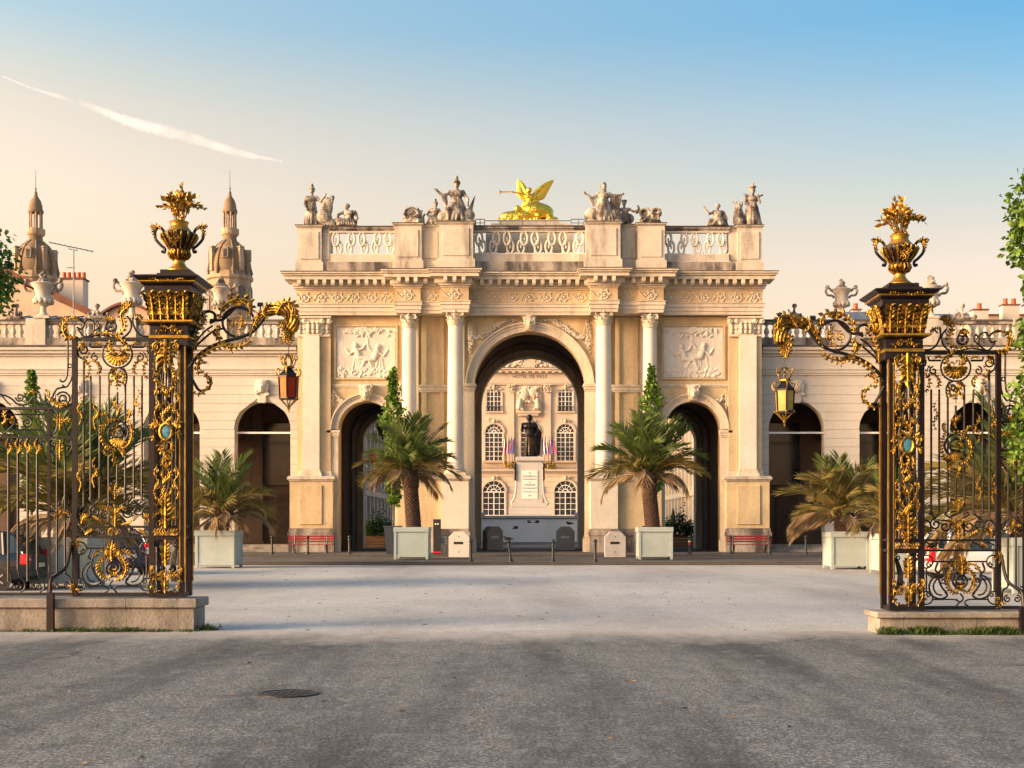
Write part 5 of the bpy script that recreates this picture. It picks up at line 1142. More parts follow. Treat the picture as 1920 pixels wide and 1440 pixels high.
    for y0, y1, nm in ((-hd+.004,-hd+.07,'rail'),(hd-.07,hd-.004,'rail')):
        for p0, p1 in ((1118,1110),(1012,1004),(992,985),(652,640)): f.box(298, 343, p0, p1, y0, y1, nm, 'iron_brown', .003)
    for xx in (293,348):
        for p0, p1 in ((1118,1110),(1010,1004),(990,985)):
            a = f.g(xx, p0); b = f.g(xx, p1); MB().box(a[0]-3*k, a[0]+3*k, -hd+.085, hd-.085, a[2], b[2]).obj('side_rail', 'iron_brown', f.t)
    for q, yy in ((353.4,-hd+.02),(353.4,hd-.03)): f.box(q, q+2.2, 1090, 642, yy-.018, yy+.018, 'gold_edge', 'gold_paint', .001)
    f.box(344.5, 346.5, 1090, 660, -hd-.008, -hd+.002, 'gold_edge', 'gold_paint', .001)
    for xx in (305,313,330,337):
        f.bar([(xx,1000),(xx,700)], 1.5, y=-hd+.06); f.bar([(xx,1000),(xx,660)], 1.5, y=hd-.06)
    stem = [(321,985),(317,940),(325,900),(318,860),(326,800),(318,760),(324,720),(320,690)]
    f.bar(stem, 5.5, 'stem', 'iron_brown', -.06, 8)
    for xx in (301,340):
        for yy in (700,800,900): f.bar([(xx,yy),(xx+3,yy+25),(xx-3,yy+50),(xx,yy+80)], 1.2, 'vine', 'iron', 0)
    y = -hd-.03
    mb = MB()   # head of the pillar: tapering volute mask with hanging leaves
    f.leaf([(321,642),(321,660),(321,678),(321,700)], 17, mb, y=y, lobes=3)
    for q in (-1, 1):
        f.leaf([(321+q*6,648),(321+q*17,648),(321+q*22,660),(321+q*15,670),(321+q*10,690)], 6, mb, y=y); f.curl((321+q*18,655), 7, 90, 1.3, q, 1.6, mb=mb, y=y-.02)
        f.leaf([(321+q*4,690),(321+q*15,700),(321+q*18,716),(321+q*9,730)], 6, mb, y=y); f.leaf([(321+q*20,672),(321+q*23,695),(321+q*18,712),(321+q*23,738)], 3.4, mb, y=y); f.leaf([(321+q*6,712),(321+q*14,728),(321+q*20,742),(321+q*14,750)], 3.2, mb, y=y)
    for i in range(4): mb.box(f.g(312,0)[0] if left else f.g(330,0)[0], f.g(330,0)[0] if left else f.g(312,0)[0], y-.05, y-.01, ZZ(660+i*7), ZZ(656+i*7))
    mb.obj('gilded_mask', 'gold', f.t, True)
    for i, (cx, cy) in enumerate(((304,760),(340,765),(303,905),(340,905))):
        mb = MB(); q = 1 if cx < 321 else -1; f.leaf([(cx,cy+32),(cx-q*4,cy+16),(cx+q*4,cy),(cx-q*4,cy-16),(cx+q*2,cy-32)], 3.4, mb, y=y, lobes=6); f.curl((cx+q*1,cy+8), 6, 90, 1.4, q, 1.1, mb=mb, y=y); f.curl((cx,cy-22), 4.5, 270, 1.4, -q, 1.0, mb=mb, y=y); mb.obj('gilded_scroll', 'gold', f.t, True)
    for i, cy in enumerate((735,770,870,895,925)):
        mb = MB(); q = 1 if i % 2 else -1; f.leaf([(321-q*7,cy+12),(321,cy+6),(321+q*7,cy-2),(321+q*3,cy-14)], 6.5, mb, y=y+.02); f.leaf([(321-q*4,cy+6),(321-q*9,cy-4),(321-q*5,cy-12)], 3.5, mb, y=y+.02); mb.obj('gilded_leaf', 'gold', f.t, True)
    mb = MB(); c = (322,812)                                                  # cartouche with enamel oval
    cx, _, cz = f.g(*c); mb.tube([(cx+11.5*k*math.cos(a), y-.03, cz+15*k*math.sin(a)) for a in [i*.3491 for i in range(18)]], 3.2*k, 7, closed=True)
    for q in (-1, 1):
        f.leaf([(322+q*10,800),(322+q*20,794),(322+q*27,800),(322+q*24,808)], 5, mb, y=y-.02); f.leaf([(322+q*11,816),(322+q*20,814),(322+q*26,822),(322+q*20,828)], 5, mb, y=y-.02); f.curl((322+q*22,802), 6, 180 if q > 0 else 0, 1.4, q, 2, mb=mb, y=y-.03)
        f.leaf([(322+q*5,828),(322+q*12,836),(322+q*9,850),(322+q*2,846)], 5, mb, y=y-.02)
    f.leaf([(322,798),(315,788),(318,778),(328,776)], 5.5, mb, y=y-.02); f.leaf([(320,795),(330,788),(336,790)], 4, mb, y=y-.02); f.leaf([(322,830),(318,842),(324,856),(321,864)], 6, mb, y=y-.02)
    mb.obj('cartouche', 'gold', f.t, True)
    mb = MB(); mb.ell((cx, y-.025, cz), (9.5*k, .02, 13*k), 16, 8); mb.obj('enamel_oval', 'enamel_blue', f.t, True)
    mb = MB(); f.blob((321,960), (20,26), mb, 26, 4, y, .5); f.leaf([(321,990),(321,970),(321,950),(321,930)], 11, mb, y=y-.02); mb.obj('leaf_mask', 'gold', f.t, True)
    mb = MB()
    for i in range(9): xx = 301+i*5; f.leaf([(xx-2,1004),(xx+2,1000),(xx-2,996),(xx+1,991)], 3.2, mb, y=y, lobes=2)
    mb.obj('gilded_band', 'gold', f.t, True)
    mb = MB(); f.leaf([(320,1060),(320,1045),(320,1030),(320,1014)], 10, mb, y=y+.01); mb.obj('gilded_leaf', 'gold', f.t, True)
    for q in (-1, 1):
        for i in range(4): f.bar([(321+q*(20-i*1),1020),(321+q*(15-i*2.6),1045),(321+q*(14-i*2.6),1060),(321+q*(20-i*4),1090)], 1.2, 'curved_bar', y=-hd+.06)
        f.curl((321+q*16,1020), 7, 90, 1.4, q, 1.2, y=-hd+.04); f.curl((321+q*7,1066), 6, 90, 1.3, q, 1.2, y=-hd+.04)
    mb = MB(); f.blob((320,1080), (24,11), mb, 26, 9, y, .6); f.leaf([(320,1110),(320,1098),(320,1088),(320,1074)], 8, mb, y=y-.02)
    for q in (-1, 1): f.leaf([(320+q*6,1078),(320+q*22,1072),(320+q*27,1088),(320+q*20,1104),(320+q*8,1106)], 5.5, mb, y=y-.01); f.leaf([(320+q*24,1080),(320+q*28,1068),(320+q*22,1060)], 4.5, mb, y=y-.01)
    mb.obj('lower_cartouche', 'gold', f.t, True)
    # capital of the pillar: square mouldings
    def sq(prof, name, mat, cxp=326):
        cx = f.g(cxp, 0)[0]; mb = MB(); mb.lathe([(w*k*1.4142, ZZ(p)) for w, p in prof], 4, (cx,0,0), R(45)); return mb.obj(name, mat, f.t)
    sq([(35,652),(35,640),(36,639)], 'neck_band', 'iron_brown'); sq([(36.5,639),(37,634),(36.5,633.4)], 'gold_fillet', 'gold_paint')
    sq([(34.5,633),(34.5,616),(40,612)], 'necking', 'iron_brown'); sq([(41,612),(47,610),(47,607),(44,606)], 'gold_ledge', 'gold_paint')
    sq([(33,606),(36,575),(38,557)], 'capital_core', 'iron_brown'); sq([(40,557),(43,555),(43,543),(47,541),(49,538)], 'capital_neck', 'iron_brown')
    sq([(50,538),(52,536.5),(52,535)], 'gold_fillet', 'gold_paint'); sq([(50,535),(57,531),(60,528),(60,526),(42,522)], 'abacus', 'iron_brown')
    for q in range(4):                                                       # gilded acanthus faces of the capital
        T = Matrix.Translation((f.g(326,0)[0],0,0)) @ Matrix.Rotation(R(90*q), 4, 'Z'); mb = MB(T); yy = -35*k
        for cxp in (-28,-14,0,14,28):
            big = cxp in (-28,0,28); pts = catmull([(cxp*k, yy-.0, ZZ(605)), (cxp*k, yy-.02, ZZ(590)), (cxp*k*1.05, yy-.05, ZZ(572)), (cxp*k*1.08, yy-.10, ZZ(558)), (cxp*k*1.08, yy-.14, ZZ(562))], 4); acanthus(mb, pts, (10 if big else 7)*k, .6, 5)
            for s_ in (-1, 1): mb.tube(spiral(cxp*k+s_*5*k, ZZ(592), 5*k, math.pi/2, 1.5, s_, 14, yy-.03), 1.4*k, 5)
        mb.obj('capital_leaves', 'gold', f.t, True)
    mb = MB()
    for q in (-1, 1): f.leaf([(326,622),(326+q*10,618),(326+q*18,628),(326+q*27,624)], 4, mb, y=-37*k-.0); f.curl((326+q*8,624), 6, 90, 1.3, q, 1.4, mb=mb, y=-36*k)
    mb.obj('necking_ornament', 'gold', f.t, True)
    mb = MB()
    for q in (-1, 1): f.leaf([(328,534),(328+q*14,536),(328+q*26,532),(328+q*34,534)], 3, mb, y=-56*k)
    mb.obj('abacus_ornament', 'gold', f.t, True)
    # bracket reaching over the drive
    f.bar([(356,690),(372,668),(398,650),(425,640),(450,634),(475,622),(490,605),(500,590)], 2.6, 'bracket_rod', y=-.03)
    f.bar([(358,640),(366,615),(372,600),(388,585),(402,588),(404,600),(394,606)], 2.4, 'bracket_scroll', y=-.03)
    f.bar([(394,600),(415,600),(428,590),(440,578)], 2.2, 'bracket_rod', y=0)
    f.bar([(356,700),(366,720),(376,733),(392,728),(396,712),(386,704)], 2.2, 'bracket_scroll', y=-.03); f.bar([(358,660),(378,640),(400,622),(420,616)], 1.6, 'bracket_rod', y=-.02); f.bar([(358,650),(382,622),(398,610)], 1.4, 'bracket_rod', y=.03)
    cx, _, cz = f.g(447,604); MB().tube([(cx+30*k*math.cos(a), 0, cz+28*k*math.sin(a)) for a in [i*.2618 for i in range(24)]], 2.6*k, 7, closed=True).obj('bracket_ring', 'iron_brown', f.t, True)
    mb = MB()
    f.leaf([(414,610),(408,625),(418,645),(440,652),(462,646),(480,630)], 8, mb, y=-.05, lobes=7); f.leaf([(412,600),(420,578),(440,563),(465,565),(475,580),(470,592)], 10, mb, y=-.05, lobes=6)
    f.leaf([(478,600),(486,588),(478,610),(470,628)], 6, mb, y=-.05); f.leaf([(440,640),(450,620),(455,600),(448,588)], 3, mb, y=-.04)
    for q in ((-8,0),(6,2),(0,-10),(12,-8)): f.leaf([(447+q[0],625),(447+q[0]-6,612+q[1]),(447+q[0]+5,600+q[1]),(447+q[0],586)], 2.6, mb, y=-.03)
    f.curl((436,606), 10, 90, 1.4, 1, 1.4, mb=mb, y=-.03); f.curl((458,606), 9, 90, 1.4, -1, 1.4, mb=mb, y=-.03)
    f.shell((447,575), 14, 30, 150, 7, mb, -.05, .2)
    mb.obj('bracket_cartouche', 'gold', f.t, True)
    mb = MB(); f.leaf([(362,735),(376,740),(392,728),(394,712),(383,700),(374,690)], 6, mb, y=-.05, lobes=5); f.leaf([(374,705),(372,685),(385,665),(408,652),(430,650),(438,664)], 8, mb, y=-.05, lobes=7); f.leaf([(366,660),(368,635),(378,610),(392,592)], 6, mb, y=-.05, lobes=6)
    f.leaf([(388,598),(380,582),(366,575),(360,560)], 6, mb, y=-.06); f.leaf([(390,620),(405,628),(412,640)], 4, mb, y=-.04); f.leaf([(366,690),(380,680),(392,682)], 4, mb, y=-.04); f.leaf([(360,600),(376,596),(392,606)], 5, mb, y=-.06)
    mb.obj('bracket_leaves', 'gold', f.t, True)
    mb = MB(); path = catmull([f.g(478,612), f.g(492,592), f.g(508,582), f.g(528,578), f.g(545,588), f.g(548,606), f.g(543,624), f.g(541,640)], 5); n_ = len(path); rad = [min(1, .35+2.2*(i/n_))*(1.25 if .35 < i/n_ < .8 else 1)*(1 if i/n_ < .75 else max(.12, 1-(i/n_-.75)*3.6))*9*k for i in range(n_)]
    mb.tube(path, [r_*.9 for r_ in rad], 10)
    for s_ in range(11):                                                     # combed strands of the gilded plume
        pts = []
        for i, p in enumerate(path):
            a = s_*2*math.pi/11+i*.11; tg = Vector(path[min(i+1,n_-1)])-Vector(path[max(i-1,0)]); tg.normalize(); u_ = Vector((0,1,0)); w_ = tg.cross(u_); q = Vector(p)+(u_*math.cos(a)+w_*math.sin(a))*rad[i]*1.02; pts.append(tuple(q))
        mb.tube(pts, [max(.004, r_*.25) for r_ in rad], 5)
    f.leaf([(520,590),(535,570),(552,572),(556,592),(548,600)], 9, mb, y=-.10, lobes=6); f.leaf([(505,600),(495,588),(503,574),(518,575)], 6, mb, y=-.09); f.leaf([(543,600),(530,610),(538,628),(541,642)], 7, mb, y=-.09, lobes=5)
    for q in (-1, 1): f.leaf([(541,648),(541+q*8,640),(541+q*10,628),(541+q*5,620)], 4, mb, y=-.06)
    mb.obj('gilded_plume', 'gold', f.t, True)
    mb = MB(); x_, _, z_ = f.g(488,578); mb.tube([(x_,0,z_-.05),(x_,0,z_+.05)], .012, 5)
    for q in (-1,0,1): mb.ell((x_+q*.03,0,z_+.06), (.022,.02,.04), 6, 5)
    mb.obj('bud', 'iron', f.t, True)
    # ---- vase with bouquet
    vpx = 336 if left else MX-1687; base = 526
    v = Frame('gilded_vase', 'two handled black and gold vase with gilded bouquet crowning the '+side_w+' gate pillar', 'vase', vpx)
    c0 = (v.g(vpx,0)[0], 0, 0)
    def lv(prof, name, mat, n=28): mb = MB(); mb.lathe([(w*k, ZZ(p)) for w, p in prof], n, c0); return mb.obj(name, mat, v.t, True)
    mb = MB(); mb.lathe([(33*k*1.414,ZZ(526)),(33*k*1.414,ZZ(518))], 4, c0, R(45)); mb.lathe([(28*k*1.414,ZZ(518)),(28*k*1.414,ZZ(510.5))], 4, c0, R(45)); mb.obj('plinth', 'iron_brown', v.t)
    lv([(24,510.5),(24,508),(20,505),(14,500),(10.5,494),(10,489)], 'foot', 'gold_paint'); lv([(12,489),(13,487.5),(12,486)], 'stem_ring', 'gold')
    lv([(10,486),(16,484),(20,479),(20.5,474),(17,470)], 'lower_bowl', 'gold'); lv([(17,470),(17.5,466),(24,458),(30,449),(32.5,442),(31,438),(24,435)], 'bowl', 'iron_brown')
    lv([(24,435),(20,430),(16,425),(16.5,420),(18,417),(17,416)], 'neck', 'gold_paint')
    mb = MB()
    for i in range(16):
        a = 2*math.pi*i/16; pr = [(18,469),(24,460),(30.5,450),(33.5,443),(32,439)]; pts = [(c0[0]+w*k*1.01*math.cos(a), w*k*1.01*math.sin(a), ZZ(p)) for w, p in pr]; mb.tube(pts, [1.2*k,1.8*k,2.6*k,2.8*k,1.5*k], 6)
    v.blob((vpx,452), (12,14), mb, 16, 5, -33*k, .5); mb.obj('gilded_fluting', 'gold', v.t, True)
    mb = MB()
    for i in range(18): a = 2*math.pi*i/18; mb.tube([(c0[0]+w*k*math.cos(a), w*k*math.sin(a), ZZ(p)) for w, p in ((12,486),(17.5,484),(21,478),(19,471))], 1.6*k, 5)
    mb.obj('gilded_gadroons', 'gold', v.t, True)
    for q in (-1, 1):
        mb = MB(); mb.tube(catmull([v.g(vpx+q*27,442), v.g(vpx+q*30,432), v.g(vpx+q*38,426), v.g(vpx+q*45,434), v.g(vpx+q*44,448), v.g(vpx+q*34,460), v.g(vpx+q*27,466), v.g(vpx+q*28,473), v.g(vpx+q*33,471)], 5), 2.8*k, 7); hnd = mb.obj('handle', 'iron_brown', v.t, True)
        mb = MB(); v.leaf([(vpx+q*33,430),(vpx+q*43,424),(vpx+q*47,436),(vpx+q*42,450)], 5, mb, y=-.015, lobes=5); v.leaf([(vpx+q*42,428),(vpx+q*50,424),(vpx+q*52,428)], 3.5, mb, y=-.015); mb.obj('handle_leaf', 'gold', hnd, True)
    # bouquet: twigs with leaf pairs, each twig a part
    rnd = random.Random(17 if left else 29)
    for i in range(24):
        a = i*2.4+rnd.uniform(-.4,.4); sp = ((i+.5)/24)**.6; rx = 40*k*sp; hh = (72-16*sp*sp+rnd.uniform(-14,8))*k
        p0 = Vector((c0[0]+6*k*math.cos(a), 6*k*math.sin(a), ZZ(420))); p1 = p0+Vector((rx*.35*math.cos(a), rx*.35*math.sin(a), hh*.6)); p2 = Vector((c0[0]+rx*1.15*math.cos(a), rx*1.15*math.sin(a)*.8, ZZ(420)+hh*(1-.45*sp)))
        pts = [tuple(p0), tuple(p0.lerp(p1,.6)), tuple(p1), tuple(p1.lerp(p2,.5)+Vector((0,0,.01))), tuple(p2)]; pts = catmull(pts, 3)
        mb = MB(); mb.tube(pts, .006, 4)
        for j in range(3, len(pts)):
            p = Vector(pts[j]); tg = (Vector(pts[j])-Vector(pts[j-1])).normalized()
            for s_ in ((-1, 1) if j > 5 else (1,)):
                d = (tg*.7+Vector((rnd.uniform(-1,1), rnd.uniform(-1,1), rnd.uniform(-.2,.7)))*.7).normalized(); L = rnd.uniform(8,13)*k; sd = d.cross(Vector((rnd.uniform(-1,1),rnd.uniform(-1,1),.3))).normalized()*L*.28; up = d.cross(sd).normalized()*.006
                mb.add([tuple(p), tuple(p+d*L*.5+sd+up), tuple(p+d*L), tuple(p+d*L*.5-sd+up), tuple(p+d*L*.5-up)], [(0,1,4),(1,2,4),(2,3,4),(3,0,4),(0,3,1),(1,3,2)])
        mb.obj('bouquet_twig', 'gold_paint' if i % 3 else 'gold', v.t)
    mb = MB()
    for i in range(16): a = rnd.uniform(0,6.28); rr = rnd.uniform(0,13)*k; mb.ell((c0[0]+rr*math.cos(a), rr*math.sin(a), ZZ(418)+rnd.uniform(0,34)*k), (4*k,4*k,3.4*k), 7, 5)
    mb.obj('bouquet_flowers', 'gold_paint', v.t, True)
    # ---- lantern
    lpx = 541; l = Frame('hanging_lantern', ('amber glazed iron lantern hanging from the left bracket' if left else 'clear yellowish glazed iron lantern hanging from the right bracket'), 'lantern', lpx)
    MB().tube([l.g(lpx,639), l.g(lpx,672)], 1.1*k, 6).obj('hanging_rod', 'iron', l.t)
    mb = MB()
    for j in range(6):
        a = j*math.pi/3+.3; c, s_ = math.cos(a), math.sin(a); pr = [(2,664),(8,668),(13,676),(10,684),(6,690)]; mb.tube(catmull([(w*k*c, w*k*s_, ZZ(p)) for w, p in pr], 4), 1.5*k, 5); mb.tube([(13*k*c,13*k*s_,ZZ(676)),(17*k*c,17*k*s_,ZZ(672)),(16*k*c,16*k*s_,ZZ(668))], 1.1*k, 5)
    mb.lathe([(4*k,ZZ(692)),(12*k,ZZ(690)),(12*k,ZZ(687)),(4*k,ZZ(686))], 6, a0=R(30)); mb.obj('crown', 'gold', l.t, True)
    mb = MB(); mb.lathe([(20*k,ZZ(708)),(20*k,ZZ(705)),(13*k,ZZ(698)),(8*k,ZZ(692)),(4*k,ZZ(690))], 6, a0=R(30)); mb.obj('roof', 'iron_brown', l.t)
    for j in range(6):
        a = R(30+60*j); a2 = R(90+60*j); r0, r1 = 18.5*k, 16.5*k
        p = [(r0*math.cos(a), r0*math.sin(a), ZZ(708)), (r0*math.cos(a2), r0*math.sin(a2), ZZ(708)), (r1*math.cos(a2), r1*math.sin(a2), ZZ(746)), (r1*math.cos(a), r1*math.sin(a), ZZ(746))]
        q_ = [(x*.96, y_*.96, z_) for x, y_, z_ in p]
        MB().add(p+q_, [(0,3,2,1),(4,5,6,7),(0,1,5,4),(1,2,6,5),(2,3,7,6),(3,0,4,7)]).obj('glass_pane', ('amber_glass' if j % 2 else 'amber_dark') if left else 'clear_glass', l.t)
        MB().tube([(r0*1.03*math.cos(a), r0*1.03*math.sin(a), ZZ(708)), (r1*1.03*math.cos(a), r1*1.03*math.sin(a), ZZ(746))], 1.5*k, 5).obj('frame_bar', 'iron_brown', l.t)
        mb = MB(); mb.tube([(r1*1.05*math.cos(a), r1*1.05*math.sin(a), ZZ(748)), (8*k*math.cos(a), 8*k*math.sin(a), ZZ(757)), (1.5*k*math.cos(a), 1.5*k*math.sin(a), ZZ(764))], 1.3*k, 5)
        mb.tube(catmull([(19*k*math.cos(a),19*k*math.sin(a),ZZ(707)),(24*k*math.cos(a),24*k*math.sin(a),ZZ(700)),(23*k*math.cos(a),23*k*math.sin(a),ZZ(692)),(17*k*math.cos(a),17*k*math.sin(a),ZZ(694))], 3), 1.1*k, 5); mb.ell((r1*1.1*math.cos(a), r1*1.1*math.sin(a), ZZ(747)), 2.2*k, 6, 5); mb.obj('scroll_stay', 'gold_paint', l.t, True)
    mb = MB(); mb.lathe([(18*k,ZZ(749)),(18.5*k,ZZ(748)),(18*k,ZZ(745.5)),(15*k,ZZ(745.5))], 6, a0=R(30)); mb.obj('bottom_ring', 'iron_brown', l.t)
    mb = MB(); mb.ell((0,0,ZZ(766)), (3*k,3*k,3.5*k), 8, 6); mb.lathe([(1.2*k,ZZ(774)),(1.6*k,ZZ(768)),(.5*k,ZZ(764))], 6); mb.obj('finial', 'gold', l.t, True)
    # ---- railing panel between pillar and low railing
    p = Frame('gate_railing', 'tall iron railing panel with gilded scrollwork beside the '+side_w+' gate pillar', 'railing', 212)
    p.box(136, 145, 1118, 633, -.035, .035, 'post', 'iron_brown')
    p.box(145, 287, 640, 633, -.03, .03, 'rail', 'iron'); p.box(145, 287, 1118, 1111, -.03, .03, 'rail', 'iron'); p.box(145, 287, 990, 986, -.02, .02, 'rail', 'iron'); p.box(145, 287, 1009, 1005, -.02, .02, 'rail', 'iron')
    for xx, t_, b_ in ((157,668,950),(170,705,940),(187,705,935),(204,715,986),(220,735,760),(220,870,910),(235,720,935),(251,705,935),(266,705,940),(282,668,950)): p.bar([(xx,t_),(xx,b_)], 1.6)
    # crest over the top rail
    p.bar([(146,633),(128,630),(118,612),(126,598),(145,596),(157,606),(153,617),(144,614)], 1.6, 'crest_scroll'); p.bar([(146,618),(160,632),(175,622),(176,605),(165,598),(158,606)], 1.4, 'crest_scroll')
    p.bar([(176,622),(186,612),(182,602),(178,608)], 1.2, 'crest_scroll'); p.curl((205,611), 13, 60, 1.4, 1, 1.4); p.curl((210,611), 13, 120, 1.4, -1, 1.4)
    p.bar([(160,634),(190,628),(225,634),(243,622),(246,605),(238,592)], 1.4, 'crest_scroll'); p.bar([(250,588),(249,605),(258,624),(272,631),(287,628),(296,620)], 1.5, 'crest_scroll'); p.bar([(254,600),(262,592),(268,596)], 1.2, 'crest_scroll')
    mb = MB(); p.leaf([(145,634),(126,632),(119,614),(126,602)], 8, mb, y=-.03, lobes=5); p.leaf([(130,605),(122,597),(114,600)], 4, mb, y=-.03); p.leaf([(126,600),(140,596),(152,603)], 4, mb, y=-.03); mb.obj('gilded_leaf', 'gold', p.t, True)
    mb = MB(); p.leaf([(176,626),(200,625),(222,628),(235,614),(233,598),(228,590)], 6.5, mb, y=-.03, lobes=7); p.leaf([(230,606),(228,590),(236,580),(248,570)], 7, mb, y=-.03, lobes=4); p.shell((240,578), 13, 20, 150, 6, mb, -.03, .2); p.leaf([(240,585),(228,580),(218,582)], 4, mb, y=-.03); p.leaf([(248,592),(262,592),(268,604)], 4, mb, y=-.03); mb.obj('gilded_crest', 'gold', p.t, True)
    mb = MB(); p.shell((206,602), 11, 20, 160, 6, mb, -.02, .22); mb.obj('gilded_sprig', 'gold', p.t, True)
    # scrollwork under the top rail
    for q in (-1, 1):
        X = lambda o: 220+q*o
        p.curl((X(62),655), 11, 90, 1.3, q, 1.4); p.bar([(X(75),655),(X(72),668),(X(62),676),(X(62),690)], 1.4, 'scroll'); p.bar([(X(28),651),(X(50),651)], 1.6, 'bar'); p.bar([(X(50),651),(X(52),643)], 1.4); p.curl((X(42),670), 8, 90, 1.2, q, 1.3); p.bar([(X(38),678),(X(30),690),(X(34),700)], 1.2, 'scroll')
        mb = MB(); p.leaf([(X(50),660),(X(58),676),(X(50),690),(X(54),706),(X(60),711)], 4.8, mb, y=-.03, lobes=6); p.leaf([(X(54),680),(X(42),676),(X(34),686),(X(32),698),(X(38),702)], 4.8, mb, y=-.03, lobes=5); mb.obj('gilded_scroll', 'gold', p.t, True)
        mb = MB(); p.leaf([(X(70),644),(X(62),650),(X(66),660)], 5, mb, y=-.03); p.leaf([(X(72),652),(X(64),644),(X(56),648)], 4, mb, y=-.03); mb.obj('gilded_leaf', 'gold', p.t, True)
        mb = MB(); p.leaf([(X(26),648),(X(34),644),(X(44),648)], 3.5, mb, y=-.03); mb.obj('gilded_leaf', 'gold', p.t, True)
    cx, _, cz = p.g(220,664); MB().tube([(cx+28*k*math.cos(a), 0, cz+26*k*math.sin(a)) for a in [i*.2618 for i in range(24)]], 1.8*k, 6, closed=True).obj('ring', 'iron', p.t, True)
    mb = MB(); p.shell((222,664), 23, 185, 355, 10, mb, -.03, .17); p.leaf([(222,668),(210,658),(206,648),(216,642)], 7, mb, y=-.05); p.leaf([(222,668),(236,660),(240,650),(230,638),(226,632)], 7, mb, y=-.05); p.blob((222,660), (14,9), mb, 10, 3, -.05, .6); mb.obj('gilded_shell', 'gold', p.t, True)
    mb = MB(); p.leaf([(220,690),(212,700),(222,712),(221,732)], 7.5, mb, y=-.03, lobes=5); p.leaf([(220,700),(232,702),(234,714),(226,724)], 5.5, mb, y=-.03); p.leaf([(218,712),(209,716),(208,724)], 4, mb, y=-.03); mb.obj('gilded_pendant', 'gold', p.t, True); p.curl((226,700), 9, 90, 1.3, 1, 1.3); p.bar([(204,715),(204,702),(210,690)], 1.3, 'scroll'); p.bar([(236,720),(238,704),(232,690)], 1.3, 'scroll')
    # central rosette of scrolls
    p.curl((220,812), 24, 100, 2.0, 1, 1.8, name='rosette_scroll', y=-.01); p.curl((220,790), 10, 200, .6, 1, 1.2)
    mb = MB(); p.leaf([(228,786),(208,788),(194,802),(193,822),(203,838),(214,842)], 6, mb, y=-.03, lobes=9); p.leaf([(222,842),(240,836),(248,818),(246,798),(240,786)], 5.5, mb, y=-.03, lobes=8); p.shell((224,822), 18, 200, 330, 8, mb, -.03, .15); p.blob((217,808), (10,10), mb, 8, 2, -.03, .6)
    p.leaf([(206,790),(198,778),(190,776)], 4, mb, y=-.03); p.leaf([(240,790),(244,776),(242,768)], 4.5, mb, y=-.03); p.leaf([(218,842),(212,852),(219,866),(216,872)], 6, mb, y=-.03); p.leaf([(224,842),(232,848),(236,856)], 4.5, mb, y=-.03); p.leaf([(204,838),(198,846),(202,854)], 4, mb, y=-.03); mb.obj('gilded_rosette', 'gold', p.t, True)
    mb = MB(); p.leaf([(220,780),(224,768),(216,760),(212,750)], 5, mb, y=-.03); p.leaf([(220,772),(228,764),(226,758)], 3, mb, y=-.03); mb.obj('gilded_leaf', 'gold', p.t, True)
    for i, (cx_, cy) in enumerate(((150,766),(180,776),(258,752),(288,756),(149,892),(178,884),(289,892))):
        mb = MB(); q = 1 if i % 2 else -1; p.leaf([(cx_,cy+30),(cx_-q*4,cy+14),(cx_+q*4,cy),(cx_-q*4,cy-14),(cx_+q*2,cy-28)], 3.8, mb, y=-.02, lobes=6); p.curl((cx_,cy+6), 5.5, 90, 1.4, q, 1.0, mb=mb, y=-.02); mb.obj('gilded_sprig', 'gold', p.t, True)
    # scrolls above the middle rails
    for q in (-1, 1):
        X = lambda o: 218+q*o
        p.bar([(X(66),984),(X(72),962),(X(62),950),(X(50),956),(X(50),970),(X(58),972)], 1.4, 'scroll'); p.bar([(X(48),935),(X(42),945),(X(32),938)], 1.4, 'scroll'); p.curl((X(40),958), 11, 90, 1.4, q, 1.4); p.curl((X(22),962), 12, 60, 1.4, -q, 1.4); p.bar([(X(18),935),(X(22),940),(X(8),950),(X(14),962)], 1.3, 'scroll'); p.curl((X(48),936), 4, 0, 1., q, 1.2)
        mb = MB(); p.leaf([(X(64),982),(X(60),970),(X(52),966)], 5, mb, y=-.03); p.leaf([(X(62),962),(X(56),970),(X(60),982)], 3.5, mb, y=-.03); mb.obj('gilded_leaf', 'gold', p.t, True)
        mb = MB(); p.leaf([(X(10),984),(X(24),980),(X(36),972),(X(44),966)], 3.5, mb, y=-.03, lobes=6); mb.obj('gilded_leaf', 'gold', p.t, True)
        p.bar([(X(70),997),(X(56),992),(X(48),1000),(X(40),997),(X(34),992)], 1.2, 'scroll'); p.curl((X(28),997), 6, 90, 1.3, q, 1.2); p.curl((X(50),998), 5, 270, 1.3, q, 1.1)
        mb = MB(); p.leaf([(X(58),1003),(X(50),997),(X(42),993)], 3.8, mb, y=-.02); mb.obj('gilded_leaf', 'gold', p.t, True)
    mb = MB(); p.leaf([(218,988),(218,974),(218,962),(218,950)], 8, mb, y=-.04); p.leaf([(216,960),(206,952),(198,956)], 4.5, mb, y=-.04); p.leaf([(220,960),(230,952),(238,956)], 4.5, mb, y=-.04); p.blob((218,958), (10,10), mb, 9, 6, -.04, .6); mb.obj('gilded_palmette', 'gold', p.t, True)
    mb = MB(); p.leaf([(217,936),(217,926),(217,914),(219,906)], 5, mb, y=-.03); p.leaf([(216,928),(208,920),(207,914)], 3, mb, y=-.03); p.leaf([(218,928),(226,920),(227,914)], 3, mb, y=-.03); mb.obj('gilded_fleuron', 'gold', p.t, True)
    mb = MB(); cx, _, cz = p.g(213,997); mb.tube([(cx+9*k*math.cos(a), -.01, cz+6.5*k*math.sin(a)) for a in [i*.4488 for i in range(14)]], 1.6*k, 6, closed=True); p.blob((213,997), (6,4), mb, 7, 2, -.02, .7); mb.obj('gilded_boss', 'gold', p.t, True)
